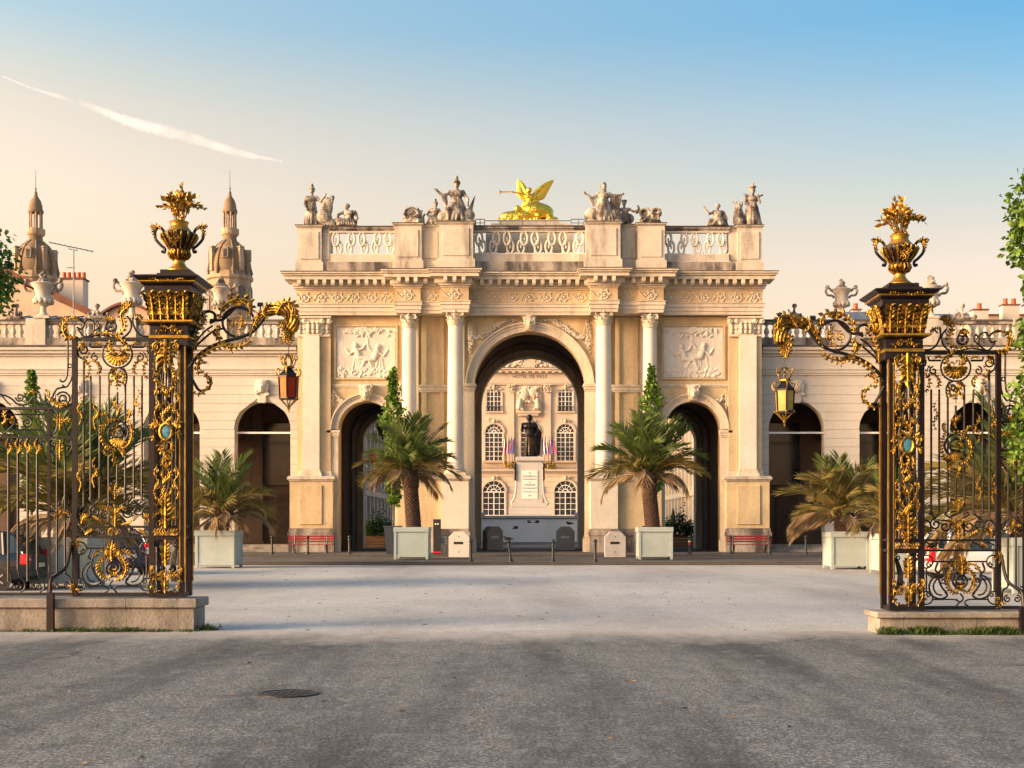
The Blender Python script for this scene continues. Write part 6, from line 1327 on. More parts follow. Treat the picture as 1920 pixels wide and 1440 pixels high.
    # bottom panel
    for cx_, cy, a0 in ((150,1028,90),(275,1028,90),(148,1096,270),(275,1096,270)):
        x_, _, z_ = p.g(cx_, cy); MB().tube([(x_+12*k*math.cos(a), 0, z_+12*k*math.sin(a)) for a in [i*.3491 for i in range(18)]], 1.5*k, 6, closed=True).obj('ring', 'iron', p.t, True)
        ox = -7 if cx_ < 212 else 8; oy = -9 if cy < 1060 else 9; mb = MB(); p.blob((cx_+ox,cy+oy), 8, mb, 9, int(cx_), -.03, .75); mb.obj('gilded_corner_leaf', 'gold', p.t, True); p.curl((cx_-ox*.6,cy+6*(1 if cy < 1060 else -1)), 5, 90, 1.2, 1, 1.1)
    p.bar([(163,1028),(262,1028)], 1.3); p.bar([(148,1041),(148,1084)], 1.3); p.bar([(275,1041),(275,1084)], 1.3); p.bar([(161,1099),(195,1099),(203,1106),(196,1112)], 1.2, 'scroll'); p.bar([(262,1099),(225,1099),(214,1104),(220,1112)], 1.2, 'scroll')
    for q in (-1, 1):
        X = lambda o: 212+q*o
        p.bar([(X(42),1030),(X(46),1044),(X(38),1052),(X(50),1058),(X(58),1074),(X(52),1092),(X(36),1098),(X(24),1092),(X(28),1085)], 1.5, 'scroll'); p.bar([(X(36),1054),(X(46),1064),(X(50),1076),(X(44),1088),(X(34),1091)], 1.3, 'scroll'); p.bar([(X(28),1040),(X(38),1046),(X(40),1060),(X(34),1076),(X(24),1088)], 1.5, 'scroll'); p.curl((X(32),1064), 6, 0, 1.1, q, 1.1)
        mb = MB(); p.leaf([(X(6),1036),(X(20),1032),(X(32),1038),(X(36),1048)], 4, mb, y=-.03, lobes=5); mb.obj('gilded_leaf', 'gold', p.t, True)
    mb = MB(); p.leaf([(206,1040),(192,1048),(187,1064),(193,1080),(208,1088)], 6.5, mb, y=-.04, lobes=8); p.leaf([(216,1088),(232,1082),(238,1066),(234,1050),(222,1040)], 6.5, mb, y=-.04, lobes=8); p.leaf([(211,1052),(211,1040),(211,1028),(213,1016)], 8.5, mb, y=-.05); p.leaf([(208,1046),(200,1036),(203,1026)], 4.5, mb, y=-.04); p.leaf([(214,1046),(224,1038),(222,1026)], 4.5, mb, y=-.04); p.leaf([(204,1084),(214,1078),(226,1082)], 5, mb, y=-.04); p.shell((212,1066), 12, 200, 340, 7, mb, -.02, .2); mb.obj('gilded_cartouche', 'gold', p.t, True)
    p.curl((212,1064), 17, 90, 2.0, 1, 1.8, mat='iron_brown', y=-.03); p.bar([(212,1088),(206,1096),(212,1104),(220,1098)], 1.3, 'scroll')
    # ---- low railing running on out of the picture
    r = Frame('low_railing', 'low black iron railing running from the '+side_w+' gate to the picture edge', 'railing', 60)
    r.box(-125, 136, 768.5, 763.5, -.025, .025, 'rail', 'iron'); r.box(-125, 136, 822, 818, -.02, .02, 'rail', 'iron'); r.box(-125, 136, 1117, 1111, -.025, .025, 'rail', 'iron')
    for xx in (92,-34): r.box(xx-2.5, xx+2.5, 1117, 764, -.022, .022, 'post', 'iron_brown')
    for c in (0, -126):
        for xx in (16,34,52,70):
            x_ = xx+c-0; r.bar([(x_,822),(x_,1068 if xx in (34,70) else 1090)], 1.9)
            if xx in (34,70): r.bar([(x_,1068),(x_+3,1080),(x_+12,1092),(x_+12,1104),(x_+5,1110)], 1.3, 'scroll'); r.curl((x_+1,1100), 6, 90, 1.3, 1, 1.1); r.curl((x_-8,1100), 5, 90, 1.3, -1, 1.1)
            mb = MB(); r.leaf([(x_+1,842),(x_-4,834),(x_-1,826)], 4, mb, y=-.02); r.leaf([(x_-1,852),(x_+5,842),(x_+3,832)], 4, mb, y=-.02); mb.obj('gilded_bud', 'gold', r.t, True); r.curl((x_+9,832), 6, 180, 1.2, 1, 1.1); r.curl((x_+9,832), 6, 0, 1.2, -1, 1.1) if xx != 70 else None
        r.bar([(28+c,777),(78+c,777)], 1.3); r.bar([(28+c,806),(78+c,806)], 1.3); r.bar([(91+c,764),(78+c,777)], 1.2); r.bar([(78+c,806),(91+c,820)], 1.2); r.bar([(0+c,764),(28+c,790),(0+c,820)], 1.2, 'scroll'); r.curl((50+c,792), 11, 90, 1.5, 1, 1.3)
        mb = MB(); r.blob((28+c,792), 9, mb, 10, 4, -.02, .6); mb.obj('gilded_rose', 'gold', r.t, True); mb = MB(); r.leaf([(4+c,796),(12+c,788),(8+c,776),(14+c,770)], 5, mb, y=-.02); mb.obj('gilded_leaf', 'gold', r.t, True)
    for xx in (107,122): r.bar([(xx,835),(xx,1075)], 1.5)
    for q in (-1, 1):
        X = lambda o: 114+q*o
        r.bar([(X(22),766),(X(8),780),(X(8),806),(X(22),820)], 1.3, 'brace'); r.bar([(X(20),826),(X(21),840),(X(14),852),(X(7),862)], 1.2, 'scroll'); r.curl((X(14),832), 6, 90, 1.3, q, 1.1); r.curl((X(14),964), 8, 90, 1.4, q, 1.2); r.bar([(X(7),930),(X(4),945),(X(15),955)], 1.2, 'scroll'); r.bar([(X(8),1075),(X(18),1084),(X(18),1108)], 1.3, 'scroll'); r.curl((X(9),1098), 7, 90, 1.3, q, 1.2)
    mb = MB(); r.leaf([(100,786),(114,790),(128,786),(134,792)], 4.5, mb, y=-.03); r.leaf([(114,806),(114,796),(114,786),(114,776)], 6, mb, y=-.03); mb.obj('gilded_knot', 'gold', r.t, True); mb = MB(); r.leaf([(114,862),(114,848),(114,836),(114,826)], 7, mb, y=-.03); mb.obj('gilded_knot', 'gold', r.t, True)
    mb = MB(); r.blob((114,965), (12,12), mb, 10, 8, -.03, .6); mb.obj('gilded_knot', 'gold', r.t, True)
    # swept shoulder from the low rail up to the panel
    r.bar([(127,633),(127,690),(124,710),(117,716),(112,712)], 1.4, 'shoulder_scroll'); r.bar([(136,640),(136,690),(133,712),(124,726),(117,722)], 1.4, 'shoulder_scroll'); r.curl((131,686), 3.4, 90, 1., 1, 1.0, rend=1.)
    r.bar([(120,726),(106,730),(98,745),(92,756)], 1.5, 'shoulder_scroll'); r.curl((119,748), 14, 150, 1.8, 1, 1.5); r.bar([(134,740),(134,756),(122,762),(108,752)], 1.4, 'shoulder_scroll')
    r.bar([(96,748),(84,758),(70,756),(64,745)], 1.3, 'shoulder_scroll'); r.curl((68,737), 5, 0, 1.2, -1, 1.2); r.bar([(62,745),(50,758),(34,758),(22,748),(10,742),(-8,738)], 1.4, 'shoulder_scroll'); r.curl((37,745), 8, 180, 1.5, -1, 1.3); r.bar([(2,740),(12,752),(20,760)], 1.1, 'shoulder_scroll')
    mb = MB(); r.leaf([(90,742),(102,752),(114,760),(128,756)], 6, mb, y=-.03, lobes=6); r.leaf([(94,745),(92,735),(86,730)], 3.5, mb, y=-.03); mb.obj('gilded_leaf', 'gold', r.t, True); mb = MB(); r.leaf([(54,738),(62,734),(70,738)], 4, mb, y=-.03); mb.obj('gilded_leaf', 'gold', r.t, True)
    # ---- iron stay propping the railing from the front
    s_ = Frame('railing_stay', 'dark iron stay bolted to the front of the '+side_w+' plinth', 'iron stay', 113)
    s_.box(109, 121, 1183 if left else 1162, 1108, -.52, -.43, 'stay_post', 'iron_brown', .01)
    MB().tube(catmull([s_.g(114,1112,-.47), s_.g(114,1085,-.42), s_.g(120,1076,-.3), s_.g(130,1060,-.12), s_.g(136,1015,-.04)], 5), 3.2*k, 7).obj('stay_arm', 'iron_brown', s_.t, True)
    MB().tube([s_.g(102,1073,-.42), s_.g(118,1073,-.42)], 1.6*k, 6).obj('stay_bar', 'iron_brown', s_.t); MB().tube([s_.g(110,1075,-.42), s_.g(110,1058,-.42)], 1.2*k, 6).obj('stay_spike', 'iron_brown', s_.t)
gate(-1); gate(1)
# ================================================================ palms in box planters
def frond_mesh(seed, droop, dry):
    rnd = random.Random(seed); mb = MB(); n = 16; pts = []; x = z = 0.; a = 0.
    for i in range(n+1):
        pts.append(Vector((x, .03*math.sin(i*.7+seed), z))); a = -droop*(i/n)**1.5; x += math.cos(a)/n; z += math.sin(a)/n
    mb.tube([tuple(p) for p in pts], [.016*(1-.85*i/n)+.002 for i in range(n+1)], 5)
    m = 46
    for j in range(m):
        t = .14+.85*j/(m-1); i = min(n-1, int(t*n)); fr = t*n-i; p = pts[i].lerp(pts[i+1], fr); tg = (pts[i+1]-pts[i]).normalized(); up = Vector((-tg.z,0,tg.x))
        L = .36*(math.sin(math.pi*(.10+.82*t))**.6)*rnd.uniform(.8,1.12)
        for s_ in (-1, 1):
            d = (tg*.72+Vector((0,s_,0))*.62+up*rnd.uniform(.05,.5)*(0 if dry else 1)-Vector((0,0,1))*(.55 if dry else rnd.uniform(0,.12))).normalized()
            e = p+d*L+Vector((0,0,-L*.22*rnd.uniform(.3,1.2))); w = d.cross(Vector((0,0,1))).normalized()*.011+Vector((0,0,.006))
            md = p.lerp(e,.45)+Vector((0,0,L*.05)); mb.add([tuple(p), tuple(md+w), tuple(e), tuple(md-w)], [(0,1,2,3)])
    return mb
def frond_set():
    out = []
    for i, (dr, mat, dry) in enumerate(((.45,'palm_green',0),(.8,'palm_green',0),(1.15,'palm_green',0),(1.25,'palm_olive',0),(1.6,'palm_olive',0),(1.75,'palm_brown',1))):
        mb = frond_mesh(i+1, dr, dry); me = bpy.data.meshes.new('frond'); me.from_pydata(mb.v, [], mb.f); me.update(); me.materials.append(MATS[mat]); out.append(me)
    return out
FR = frond_set()
def palm(px, D, zb, th, tr, lean, L, N, label, seed, dry=.25):
    x0 = (px-HX)*D/F; t = thing('palm_tree', label, 'palm', (x0, D, zb), 'palms in box planters'); rnd = random.Random(seed)
    mb = MB(); mb.lathe([(tr*1.0,-.12),(tr*.92,.05),(tr*.85,th*.5),(tr*.95,th*.85),(tr*.9,th),(tr*.4,th+.2)], 14)
    rows = max(4, int(th/.085))
    for r_ in range(rows):
        zz = th*(r_+.5)/rows; q = zz/th; rad = tr*(.92-.07*q+.10*max(0,q-.7))
        for c in range(13):
            a = 2*math.pi*(c+.5*(r_ % 2))/13; ca, sa = math.cos(a), math.sin(a); b = .09 if q < .7 else .15; hw = rad*.22; o = .05 if q < .7 else .11
            P0 = lambda rr, e, z_: (rr*ca-e*sa, rr*sa+e*ca, z_)
            mb.add([P0(rad-.02,-hw,zz-b*.7), P0(rad-.02,hw,zz-b*.7), P0(rad+o,hw*.7,zz+b*.5), P0(rad+o,-hw*.7,zz+b*.5), P0(rad-.03,0,zz+b)], [(0,1,2,3),(3,2,4),(1,4,2),(0,3,4)])
    T = Matrix.Identity(4); T[0][2] = lean/max(th,.1)
    mb.v = [tuple(T @ Vector(p)) for p in mb.v]; mb.obj('trunk', 'palm_trunk', t)
    top = Vector((lean, 0, th+.02))
    for i in range(N):
        q = (i+.5)/N; el = R(86-q*76+rnd.uniform(-7,7)); az = i*2.39996+rnd.uniform(-.25,.25)
        if q > 1-dry*.45: k_ = 5
        elif q > 1-dry*1.6: k_ = rnd.choice((3,4))
        else: k_ = rnd.choice((0,0,1)) if q < .35 else rnd.choice((1,2,2))
        l_ = L*(1.10-.14*q)*rnd.uniform(.85,1.08)
        o = link('frond', FR[k_], t); o.rotation_mode = 'XYZ'
        Mx = Matrix.Translation(top+Vector((math.cos(az),math.sin(az),0))*tr*.45+Vector((0,0,-q*.22))) @ Matrix.Rotation(az,4,'Z') @ Matrix.Rotation(-el,4,'Y') @ Matrix.Rotation(rnd.uniform(-.5,.5),4,'X') @ Matrix.Scale(l_,4)
        o.matrix_local = Mx
def planter(px, D, w, h, z0, label, rz=0.):
    t = thing('box_planter', label, 'planter', ((px-HX)*D/F, D, z0), 'pale grey green box planters', rz); a = w/2; p = .11
    for sx_, sy_ in ((-1,-1),(1,-1),(1,1),(-1,1)): MB().box(sx_*a-(p if sx_ > 0 else 0), sx_*a+(0 if sx_ > 0 else p), sy_*a-(p if sy_ > 0 else 0), sy_*a+(0 if sy_ > 0 else p), 0, h-.10, .012).obj('corner_post', 'planter_paint', t)
    for q in range(4):
        T = Matrix.Rotation(R(90*q), 4, 'Z'); MB(T).box(-a+p, a-p, -a+.03, -a+.07, .13, h-.22, .006).obj('side_panel', 'planter_paint', t); MB(T).box(-a+p, a-p, -a+.012, -a+.08, .12, .20, .006).obj('bottom_rail', 'planter_paint', t)
    for q in range(4): T = Matrix.Rotation(R(90*q), 4, 'Z'); MB(T).box(-a-.02, a+.02 if q % 2 else a+.02, -a-.025, -a+.10, h-.22+.001*q, h-.003*q, .012).obj('rim_board', 'planter_paint', t)
    MB().box(-a+.08, a-.08, -a+.08, a-.08, h-.20, h-.10).obj('soil', 'soil', t)
KS = 62.0
planter(411, 52.6, 1.56, 1.50, 0, 'pale box planter right of the left gate pillar'); palm(412, 52.6, 1.42, .80, .36, .15, 2.15, 38, 'short trunked palm right of the left gate pillar', 5, .45)
planter(773.5, 59.8, 1.55, 1.47, .15, 'pale box planter left of the great arch'); palm(776, 59.8, 1.5, 2.75, .35, -.20, 2.35, 38, 'tall palm left of the great arch, beside the slim green tree', 8, .22)
planter(1226.5, 59.8, 1.55, 1.47, .15, 'pale box planter right of the great arch'); palm(1224, 59.8, 1.5, 2.65, .35, -.24, 2.55, 40, 'tall palm right of the great arch', 14, .25)
planter(1586, 51.0, 1.48, 1.46, 0, 'pale box planter left of the right gate pillar'); palm(1583, 51.0, 1.36, .75, .38, -.05, 2.35, 40, 'short trunked palm left of the right gate pillar', 21, .55)
planter(1679, 46., 1.45, 1.42, 0, 'pale box planter half hidden behind the right gate pillar'); palm(1681, 46., 1.32, .5, .34, 0, 1.75, 30, 'palm half hidden behind the right gate pillar', 27, .5)
planter(128, 36., 1.55, 1.38, 0, 'pale box planter behind the left gate railing'); palm(140, 36., 1.3, .75, .40, .1, 2.9, 42, 'large palm behind the left gate railing', 33, .35)
planter(1935, 33., 1.50, 1.40, 0, 'pale box planter at the right edge behind the railing'); palm(1925, 33., 1.3, .7, .40, 0, 2.7, 40, 'large palm behind the right gate railing', 41, .4)
# ================================================================ leafy trees
def leaf_cloud(mb, pts, size, rnd, hang=.3):
    for p in pts:
        p = Vector(p); L = size*rnd.uniform(.6,1.25); d = Vector((rnd.gauss(0,1), rnd.gauss(0,1), rnd.gauss(-hang,.6))); d.normalize(); q = d.cross(Vector((rnd.gauss(0,1), rnd.gauss(0,1), rnd.gauss(0,1)))).normalized(); nrm = d.cross(q)*L*.12
        mb.add([tuple(p), tuple(p+d*L*.35+q*L*.36), tuple(p+d*L*.78+q*L*.24), tuple(p+d*L*1.05), tuple(p+d*L*.78-q*L*.24), tuple(p+d*L*.35-q*L*.36), tuple(p+d*L*.5+nrm)], [(0,1,6),(1,2,6),(2,3,6),(3,4,6),(4,5,6),(5,0,6)])
def slim_tree(px, D, z0, py_top, py_low, wpx, label, seed, n=2300, pot=True):
    k = F/D; x0 = (px-HX)/k; zt = EYE+(HY-py_top)/k; zl = EYE+(HY-py_low)/k; rw = wpx/k/2; rnd = random.Random(seed)
    t = thing('slim_tree', label, 'tree', (x0, D, z0), 'slim columnar trees')
    MB().tube([(0,0,.5),(.04,0,zl-z0),(-.02,.02,(zl+zt)/2-z0),(0,0,zt-z0-.3)], [.07,.06,.045,.01], 8).obj('trunk', 'bark', t)
    pts = []
    lumps = [(rnd.uniform(0,1), rnd.uniform(0,6.28)) for _ in range(26)]
    for i in range(n):
        q = rnd.uniform(0,1)**1.05; lum = min(lumps, key=lambda l: abs(l[0]-q)); env = (min(1, (1-q)*3.2+.12))*(min(1, q*5+.35))*(.80+.25*math.sin(q*19+seed)); a = rnd.gauss(lum[1], 1.1) if rnd.random() < .5 else rnd.uniform(0,6.28)
        r_ = rw*env*(rnd.uniform(.25,1.)**.6)*(1.4 if rnd.random() < .10 else 1); pts.append((r_*math.cos(a), r_*math.sin(a), zl-z0+(zt-zl)*q+rnd.uniform(-.1,.1)))
    mb = MB(); leaf_cloud(mb, pts[:int(n*.66)], .21, rnd); mb.obj('crown', 'leaf_bright', t); mb = MB(); leaf_cloud(mb, pts[int(n*.66):], .19, rnd); mb.obj('inner_leaves', 'leaf_mid', t)
    for j in range(8):
        zz = zl-z0+(zt-zl)*(j+.5)/9; a = j*2.4; MB().tube([(0,0,zz),(rw*.6*math.cos(a),rw*.6*math.sin(a),zz+.35)], [.02,.008], 5).obj('limb', 'bark', t)
    return t
def tub(px, D, z0, h, r, label):
    t = thing('dark_planter', label, 'planter', ((px-HX)*D/F, D, z0)); MB().lathe([(r*.72*1.414,0),(r*1.414,h*.94),(r*1.06*1.414,h*.94),(r*1.06*1.414,h),(r*.92*1.414,h),(r*.9*1.414,h-.1)], 4, a0=R(45)).obj('tub', 'planter_dark', t); MB().box(-r*.9, r*.9, -r*.9, r*.9, h-.12, h-.06).obj('soil', 'soil', t)
slim_tree(737, 66.2, .23, 694, 945, 44, 'slim bright green tree left of the great arch', 2); tub(737, 66.2, .23, 1.45, .42, 'dark blue tapered tub holding the slim tree left of the great arch')
slim_tree(1222, 66.2, .23, 688, 930, 44, 'slim bright green tree rising behind the palm right of the great arch', 6, 2500); tub(1222, 66.2, .23, 1.45, .42, 'dark blue tapered tub behind the box planter right of the great arch')
slim_tree(58, 66.2, .23, 695, 955, 34, 'slim green tree behind the left low railing', 9); tub(58, 66.2, .23, 1.3, .40, 'dark blue tapered tub of the slim tree behind the left railing')
def edge_tree(xc, D, zc, rx, rz, n, size, label, seed, trunk, cyl=False):
    rnd = random.Random(seed); t = thing('lime_tree', label, 'tree', (xc, D, 0), 'lime trees at the picture edges')
    MB().tube([(trunk,0,0),(trunk*.9,.1,zc-rz*.4),(trunk*.4,0,zc),(0,0,zc+rz*.6)], [.24,.2,.14,.04], 10).obj('trunk', 'bark', t, True)
    cl = []
    for i in range(95):
        d = Vector((rnd.gauss(0,1), rnd.gauss(0,1), rnd.gauss(0,1))).normalized()*rnd.uniform(.45,.95)
        if cyl: aa = rnd.uniform(0,6.28); d = Vector((math.cos(aa)*rnd.uniform(.55,1.), math.sin(aa)*rnd.uniform(.5,1.), rnd.uniform(-1,1)))
        cl.append((Vector((d.x*rx, d.y*rx, zc+d.z*rz)), rnd.uniform(.3,.6)))
        if i < 16: MB().tube([(trunk*.5,0,zc-rz*.3+rnd.uniform(-.3,.8)), tuple(cl[-1][0].lerp(Vector((0,0,zc)),.5)+Vector((0,0,-.15))), tuple(cl[-1][0])], [.06,.035,.01], 6).obj('limb', 'bark', t, True)
    A = []; B = []
    for i in range(n):
        c, r_ = rnd.choice(cl); d = Vector((rnd.gauss(0,1), rnd.gauss(0,1), rnd.gauss(0,1))).normalized()*r_*rnd.uniform(.3,1.)**.5; (A if rnd.random() < .6 else B).append(tuple(c+d))
    mb = MB(); leaf_cloud(mb, A, size, rnd, .6); mb.obj('crown', 'leaf_bright', t); mb = MB(); leaf_cloud(mb, B, size, rnd, .6); mb.obj('inner_leaves', 'leaf_mid', t)
def wx(px, D): return (px-HX)*D/F
edge_tree(wx(1893,19)+1.34, 19., EYE+(HY-585)*19/F, 1.08, 2.05, 30000, .105, 'leafy lime tree entering the picture at the right edge', 4, .8, True)
edge_tree(wx(30,24)-1.54, 24., EYE+(HY-490)*24/F, 1.45, 1.0, 11000, .11, 'leafy lime tree entering the picture at the left edge', 7, -.8)
# ================================================================ street furniture
BOL = MB().lathe([(.12,0),(.12,.04),(.075,.09),(.06,.14),(.056,.68),(.075,.70),(.075,.74),(.055,.77),(.055,.80),(.085,.84),(.09,.89),(.06,.94),(.02,.965)], 14)
bm_ = None
def bollard(px, D, z0, label, h=1., lean=0., sticker=False):
    global bm_
    t = thing('bollard', label, 'bollard', ((px-HX)*D/F, D, z0), 'dark iron bollards')
    if bm_ is None: o = BOL.obj('post', 'bollard_paint', t, True); bm_ = o.data
    else: o = link('post', bm_, t)
    o.scale = (1,1,h); o.rotation_euler = (0, R(lean), 0)
    if sticker: MB().lathe([(.062,.5),(.064,.52),(.064,.60),(.062,.62)], 12).obj('red_sticker', 'lamp_red', t, True); MB().lathe([(.062,.62),(.064,.63),(.064,.68),(.062,.69)], 12).obj('white_sticker', 'white_paint', t, True)
bollard(883, 55.9, .15, 'dark bollard at the kerb in front of the white concrete block left of the arch')
bollard(958, 55.9, .15, 'dark bollard leaning sideways at the kerb, with a pigeon on it', 1., -7); bollard(1037, 55.9, .15, 'upright dark bollard at the kerb in front of the right half of the great arch'); bollard(1116, 55.9, .15, 'dark bollard at the kerb left of the right white concrete block')
bollard(510, 66.6, .23, 'dark bollard on the pavement left of the left red bench'); bollard(577, 66.6, .23, 'dark bollard standing in front of the left red bench'); bollard(655, 66.6, .23, 'dark bollard in front of the left side passage')
bollard(1293, 66.6, .23, 'dark bollard with red and white sticker before the right side passage', 1., 0, True); bollard(1370, 66.6, .23, 'dark bollard at the left end of the right bench'); bollard(1443, 66.6, .23, 'dark bollard at the right end of the right bench'); bollard(1511, 66.6, .23, 'dark bollard left of the planter before the right arcade')
def barrier(px, D, z0, w, h, mat, label, rz=0., slot='plastic_dark'):
    t = thing('concrete_block', label, 'barrier', ((px-HX)*D/F, D, z0), 'chamfered concrete blocks', rz); a = w/2; c = w*.26; d = .32
    MB().prism([(-a,0),(a,0),(a,h-c),(a-c,h),(-a+c,h),(-a,h-c)], -d, d).obj('block', mat, t)
    MB().box(-a*.50, a*.42, -d-.006, -d+.05, h*.50, h*.60).obj('slot', slot, t)
    for zz in (h*.80, h*.20): MB().lathe([(.03,0),(.03,.012)], 8, (0,0,0)).obj('bolt_hole', 'plastic_dark', t).matrix_local = Matrix.Translation((0,-d+.003,zz)) @ Matrix.Rotation(R(90),4,'X')
barrier(861, 64., .15, 1.0, 1.25, 'concrete_white', 'white chamfered concrete block left of the great arch'); barrier(1153, 64., .15, 1.0, 1.25, 'concrete_white', 'white chamfered concrete block right of the great arch')
barrier(924, 78., .23, 1.05, 1.40, 'concrete_grey', 'grey concrete block turned sideways inside the great arch, on the left', .5, 'concrete_white'); barrier(1060, 78., .23, 1.10, 1.40, 'concrete_grey', 'grey concrete block with pale plate inside the great arch, on the right', 0, 'concrete_white')
def bench(px, D, label):
    t = thing('park_bench', label, 'bench', ((px-HX)*D/F, D, .23), 'red slatted benches'); w = 1.18
    for i in range(4): MB().box(-w, w, -.45+i*.115, -.45+i*.115+.09, .44, .475, .008).obj('seat_slat', 'bench_red', t)
    for i in range(3): MB().box(-w, w, .03+i*.03, .06+i*.03, .58+i*.13, .67+i*.13, .008).obj('back_slat', 'bench_red', t)
    for x in (-.85, .85):
        mb = MB(); mb.tube([(x,-.42,0),(x,-.38,.2),(x,-.42,.43)], .035, 6); mb.tube([(x,.1,0),(x,.02,.25),(x,0,.44),(x,.12,.95)], .035, 6); mb.tube([(x,-.44,.43),(x,.03,.43)], .03, 6); mb.obj('leg', 'iron', t, True)
bench(583, 68.8, 'bright red slatted bench against the left corner pier'); bench(1405, 68.8, 'dark red slatted bench against the right corner pier')
t = thing('information_post', 'slim dark information post with red foot left of the white block', 'post', ((819.5-HX)*66/F, 66, .23))
MB().box(-.19, .19, -.09, .09, 0, 1.78, .012).obj('column', 'plastic_dark', t); MB().box(-.192, .192, -.093, .093, .06, .15, .004).obj('red_band', 'lamp_red', t); MB().box(-.12, .10, -.096, -.09, 1.45, 1.62).obj('display', 'window_glass', t)
for q in (-.07, .05): MB().lathe([(.045,0),(.045,.01)], 10).obj('white_mark', 'white_paint', t).matrix_local = Matrix.Translation((q,-.095,1.54)) @ Matrix.Rotation(R(90),4,'X')
t = thing('meter_box', 'small white box on a stem right of the dark information post', 'box', ((832-HX)*66.2/F, 66.2, .23)); MB().box(-.14, .14, -.08, .08, .52, .92, .02).obj('case', 'concrete_white', t); MB().lathe([(.06,0),(.05,.3),(.05,.52)], 10).obj('stem', 'concrete_white', t, True)
for i in range(4): MB().box(-.11, .11, -.085, -.08, .58+.08*i, .61+.08*i).obj('vent_slot', 'plastic_dark', t)
# passages: hanging lanterns, wooden boxes with shrubs, street behind
def passage_lamp(px, py, D, label):
    t = thing('passage_lantern', label, 'lantern', ((px-HX)*D/F, D, EYE+(HY-py)*D/F), 'dark lanterns hanging in the side passages'); MB().tube([(0,0,.5),(0,0,1.35)], .025, 6).obj('chain', 'iron', t)
    MB().lathe([(.16,-.55),(.34,.1),(.38,.12),(.36,.16),(.16,.36),(.05,.5)], 6).obj('body', 'iron', t)
    for j in range(6): a = j*math.pi/3; MB().tube([(.17*math.cos(a),.17*math.sin(a),-.55),(.35*math.cos(a),.35*math.sin(a),.1)], .025, 5).obj('frame_bar', 'iron_brown', t)
    MB().lathe([(.03,-.75),(.08,-.68),(.03,-.6),(.16,-.55)], 8).obj('finial', 'iron', t, True)
passage_lamp(717, 800, 77, 'dark lantern hanging in the left side passage beside the slim tree'); passage_lamp(1276, 800, 77, 'dark lantern hanging in the right side passage above the palm')
def street_side(s):
    t = thing('street_house', 'tall pale shop house with many windows seen through the '+('left' if s < 0 else 'right')+' side passage', 'house', (s*12.6, 92, 0), 'houses of the street behind the arch')
    T = Matrix.Identity(4) if s > 0 else Matrix.Scale(-1, 4, (1,0,0))
    def b(x0, x1, y0, y1, z0, z1, nm, mat, par=None, flip=True):
        a_, b_ = (x0, x1) if s > 0 else (-x1, -x0); return MB().box(a_, b_, y0, y1, z0, z1).obj(nm, mat, par or t)
    b(.1, 9, 0, 40, 0, 11.5, 'wall', 'plaster_white'); b(-.4, 9.2, -.2, 40.2, 11.5, 12, 'cornice', 'stone_far'); b(-.1, .1, 0, 40, 4.0, 4.4, 'string_course', 'stone_far')
    for f_ in range(3):
        for i in range(16):
            yy = .5+i*2.5; z0 = (.4, 4.9, 8.4)[f_]; h_ = (3.3, 2.7, 2.3)[f_]
            w = b(.04, .12, yy+.35, yy+1.75, z0, z0+h_, 'window', 'window_glass'); b(-.02, .05, yy+1.0, yy+1.1, z0, z0+h_, 'window_bar', 'white_paint', w); b(-.02, .05, yy+.35, yy+1.75, z0+h_*.5-.04, z0+h_*.5+.04, 'window_bar', 'white_paint', w)
    for i in range(17): b(-.12, .1, .2+i*2.5-.15, .2+i*2.5+.2, .0, 11.5, 'pilaster_strip', 'stone_far')
street_side(-1); street_side(1)
def shrub_box(px, D, w, label, seed):
    t = thing('wooden_planter', label, 'planter', ((px-HX)*D/F, D, .23), 'wooden planters behind the side passages')
    for i in range(4): MB().box(-w/2, w/2, -.4, .4, .02+i*.19, .19+i*.19, .01).obj('board', 'wood', t)
    MB().box(-w/2+.05, w/2-.05, -.35, .35, .72, .80).obj('soil', 'soil', t)
    rnd = random.Random(seed); 
    for j, (ox, hh, rr, mt) in enumerate(((-w*.28,1.1,.55,'leaf_mid'),(w*.05,1.5,.6,'leaf_dark'),(w*.32,.9,.5,'leaf_dark'))):
        p = thing('shrub', ('rounded','taller dark','low dark')[j]+' shrub in the wooden planter of the '+('left' if seed < 5 else 'right')+' side passage', 'shrub', ((px-HX)*D/F+ox, D, .95), 'shrubs in the wooden planters'); mb = MB(); leaf_cloud(mb, [(rnd.gauss(0,rr*.5), rnd.gauss(0,rr*.45), abs(rnd.gauss(hh*.5,hh*.3))) for _ in range(650)], .14, rnd); mb.obj('foliage', mt, p)
        for q in range(4): a = q*1.6; MB().tube([(0,0,-.1),(.15*math.cos(a),.15*math.sin(a),hh*.6)], [.03,.01], 5).obj('stem', 'bark', p)
shrub_box(708, 87, 2.1, 'wooden planter with shrubs at the end of the left side passage', 2); shrub_box(1272, 87, 2.2, 'wooden planter with shrubs at the end of the right side passage', 9)
t = thing('orange_lamp', 'orange drop shaped lamp hanging in the street beyond the left passage', 'lamp', ((700-HX)*96/F, 96, EYE+(HY-860)*96/F)); mb = MB(); mb.lathe([(.05,-.5),(.12,-.42),(.24,-.15),(.29,.12),(.22,.36),(.08,.46)], 14); mb.obj('shade', 'orange_lamp', t, True); MB().tube([(0,0,.46),(0,0,2.4)], .02, 5).obj('cord', 'iron', t)
mb = MB(); mb.tube([(0,0,2.4),(-3.0,0,2.4)], .03, 5); mb.tube(spiral(-.3, 2.65, .28, 0, 1.6, 1), .03, 5); mb.obj('bracket', 'iron', t)
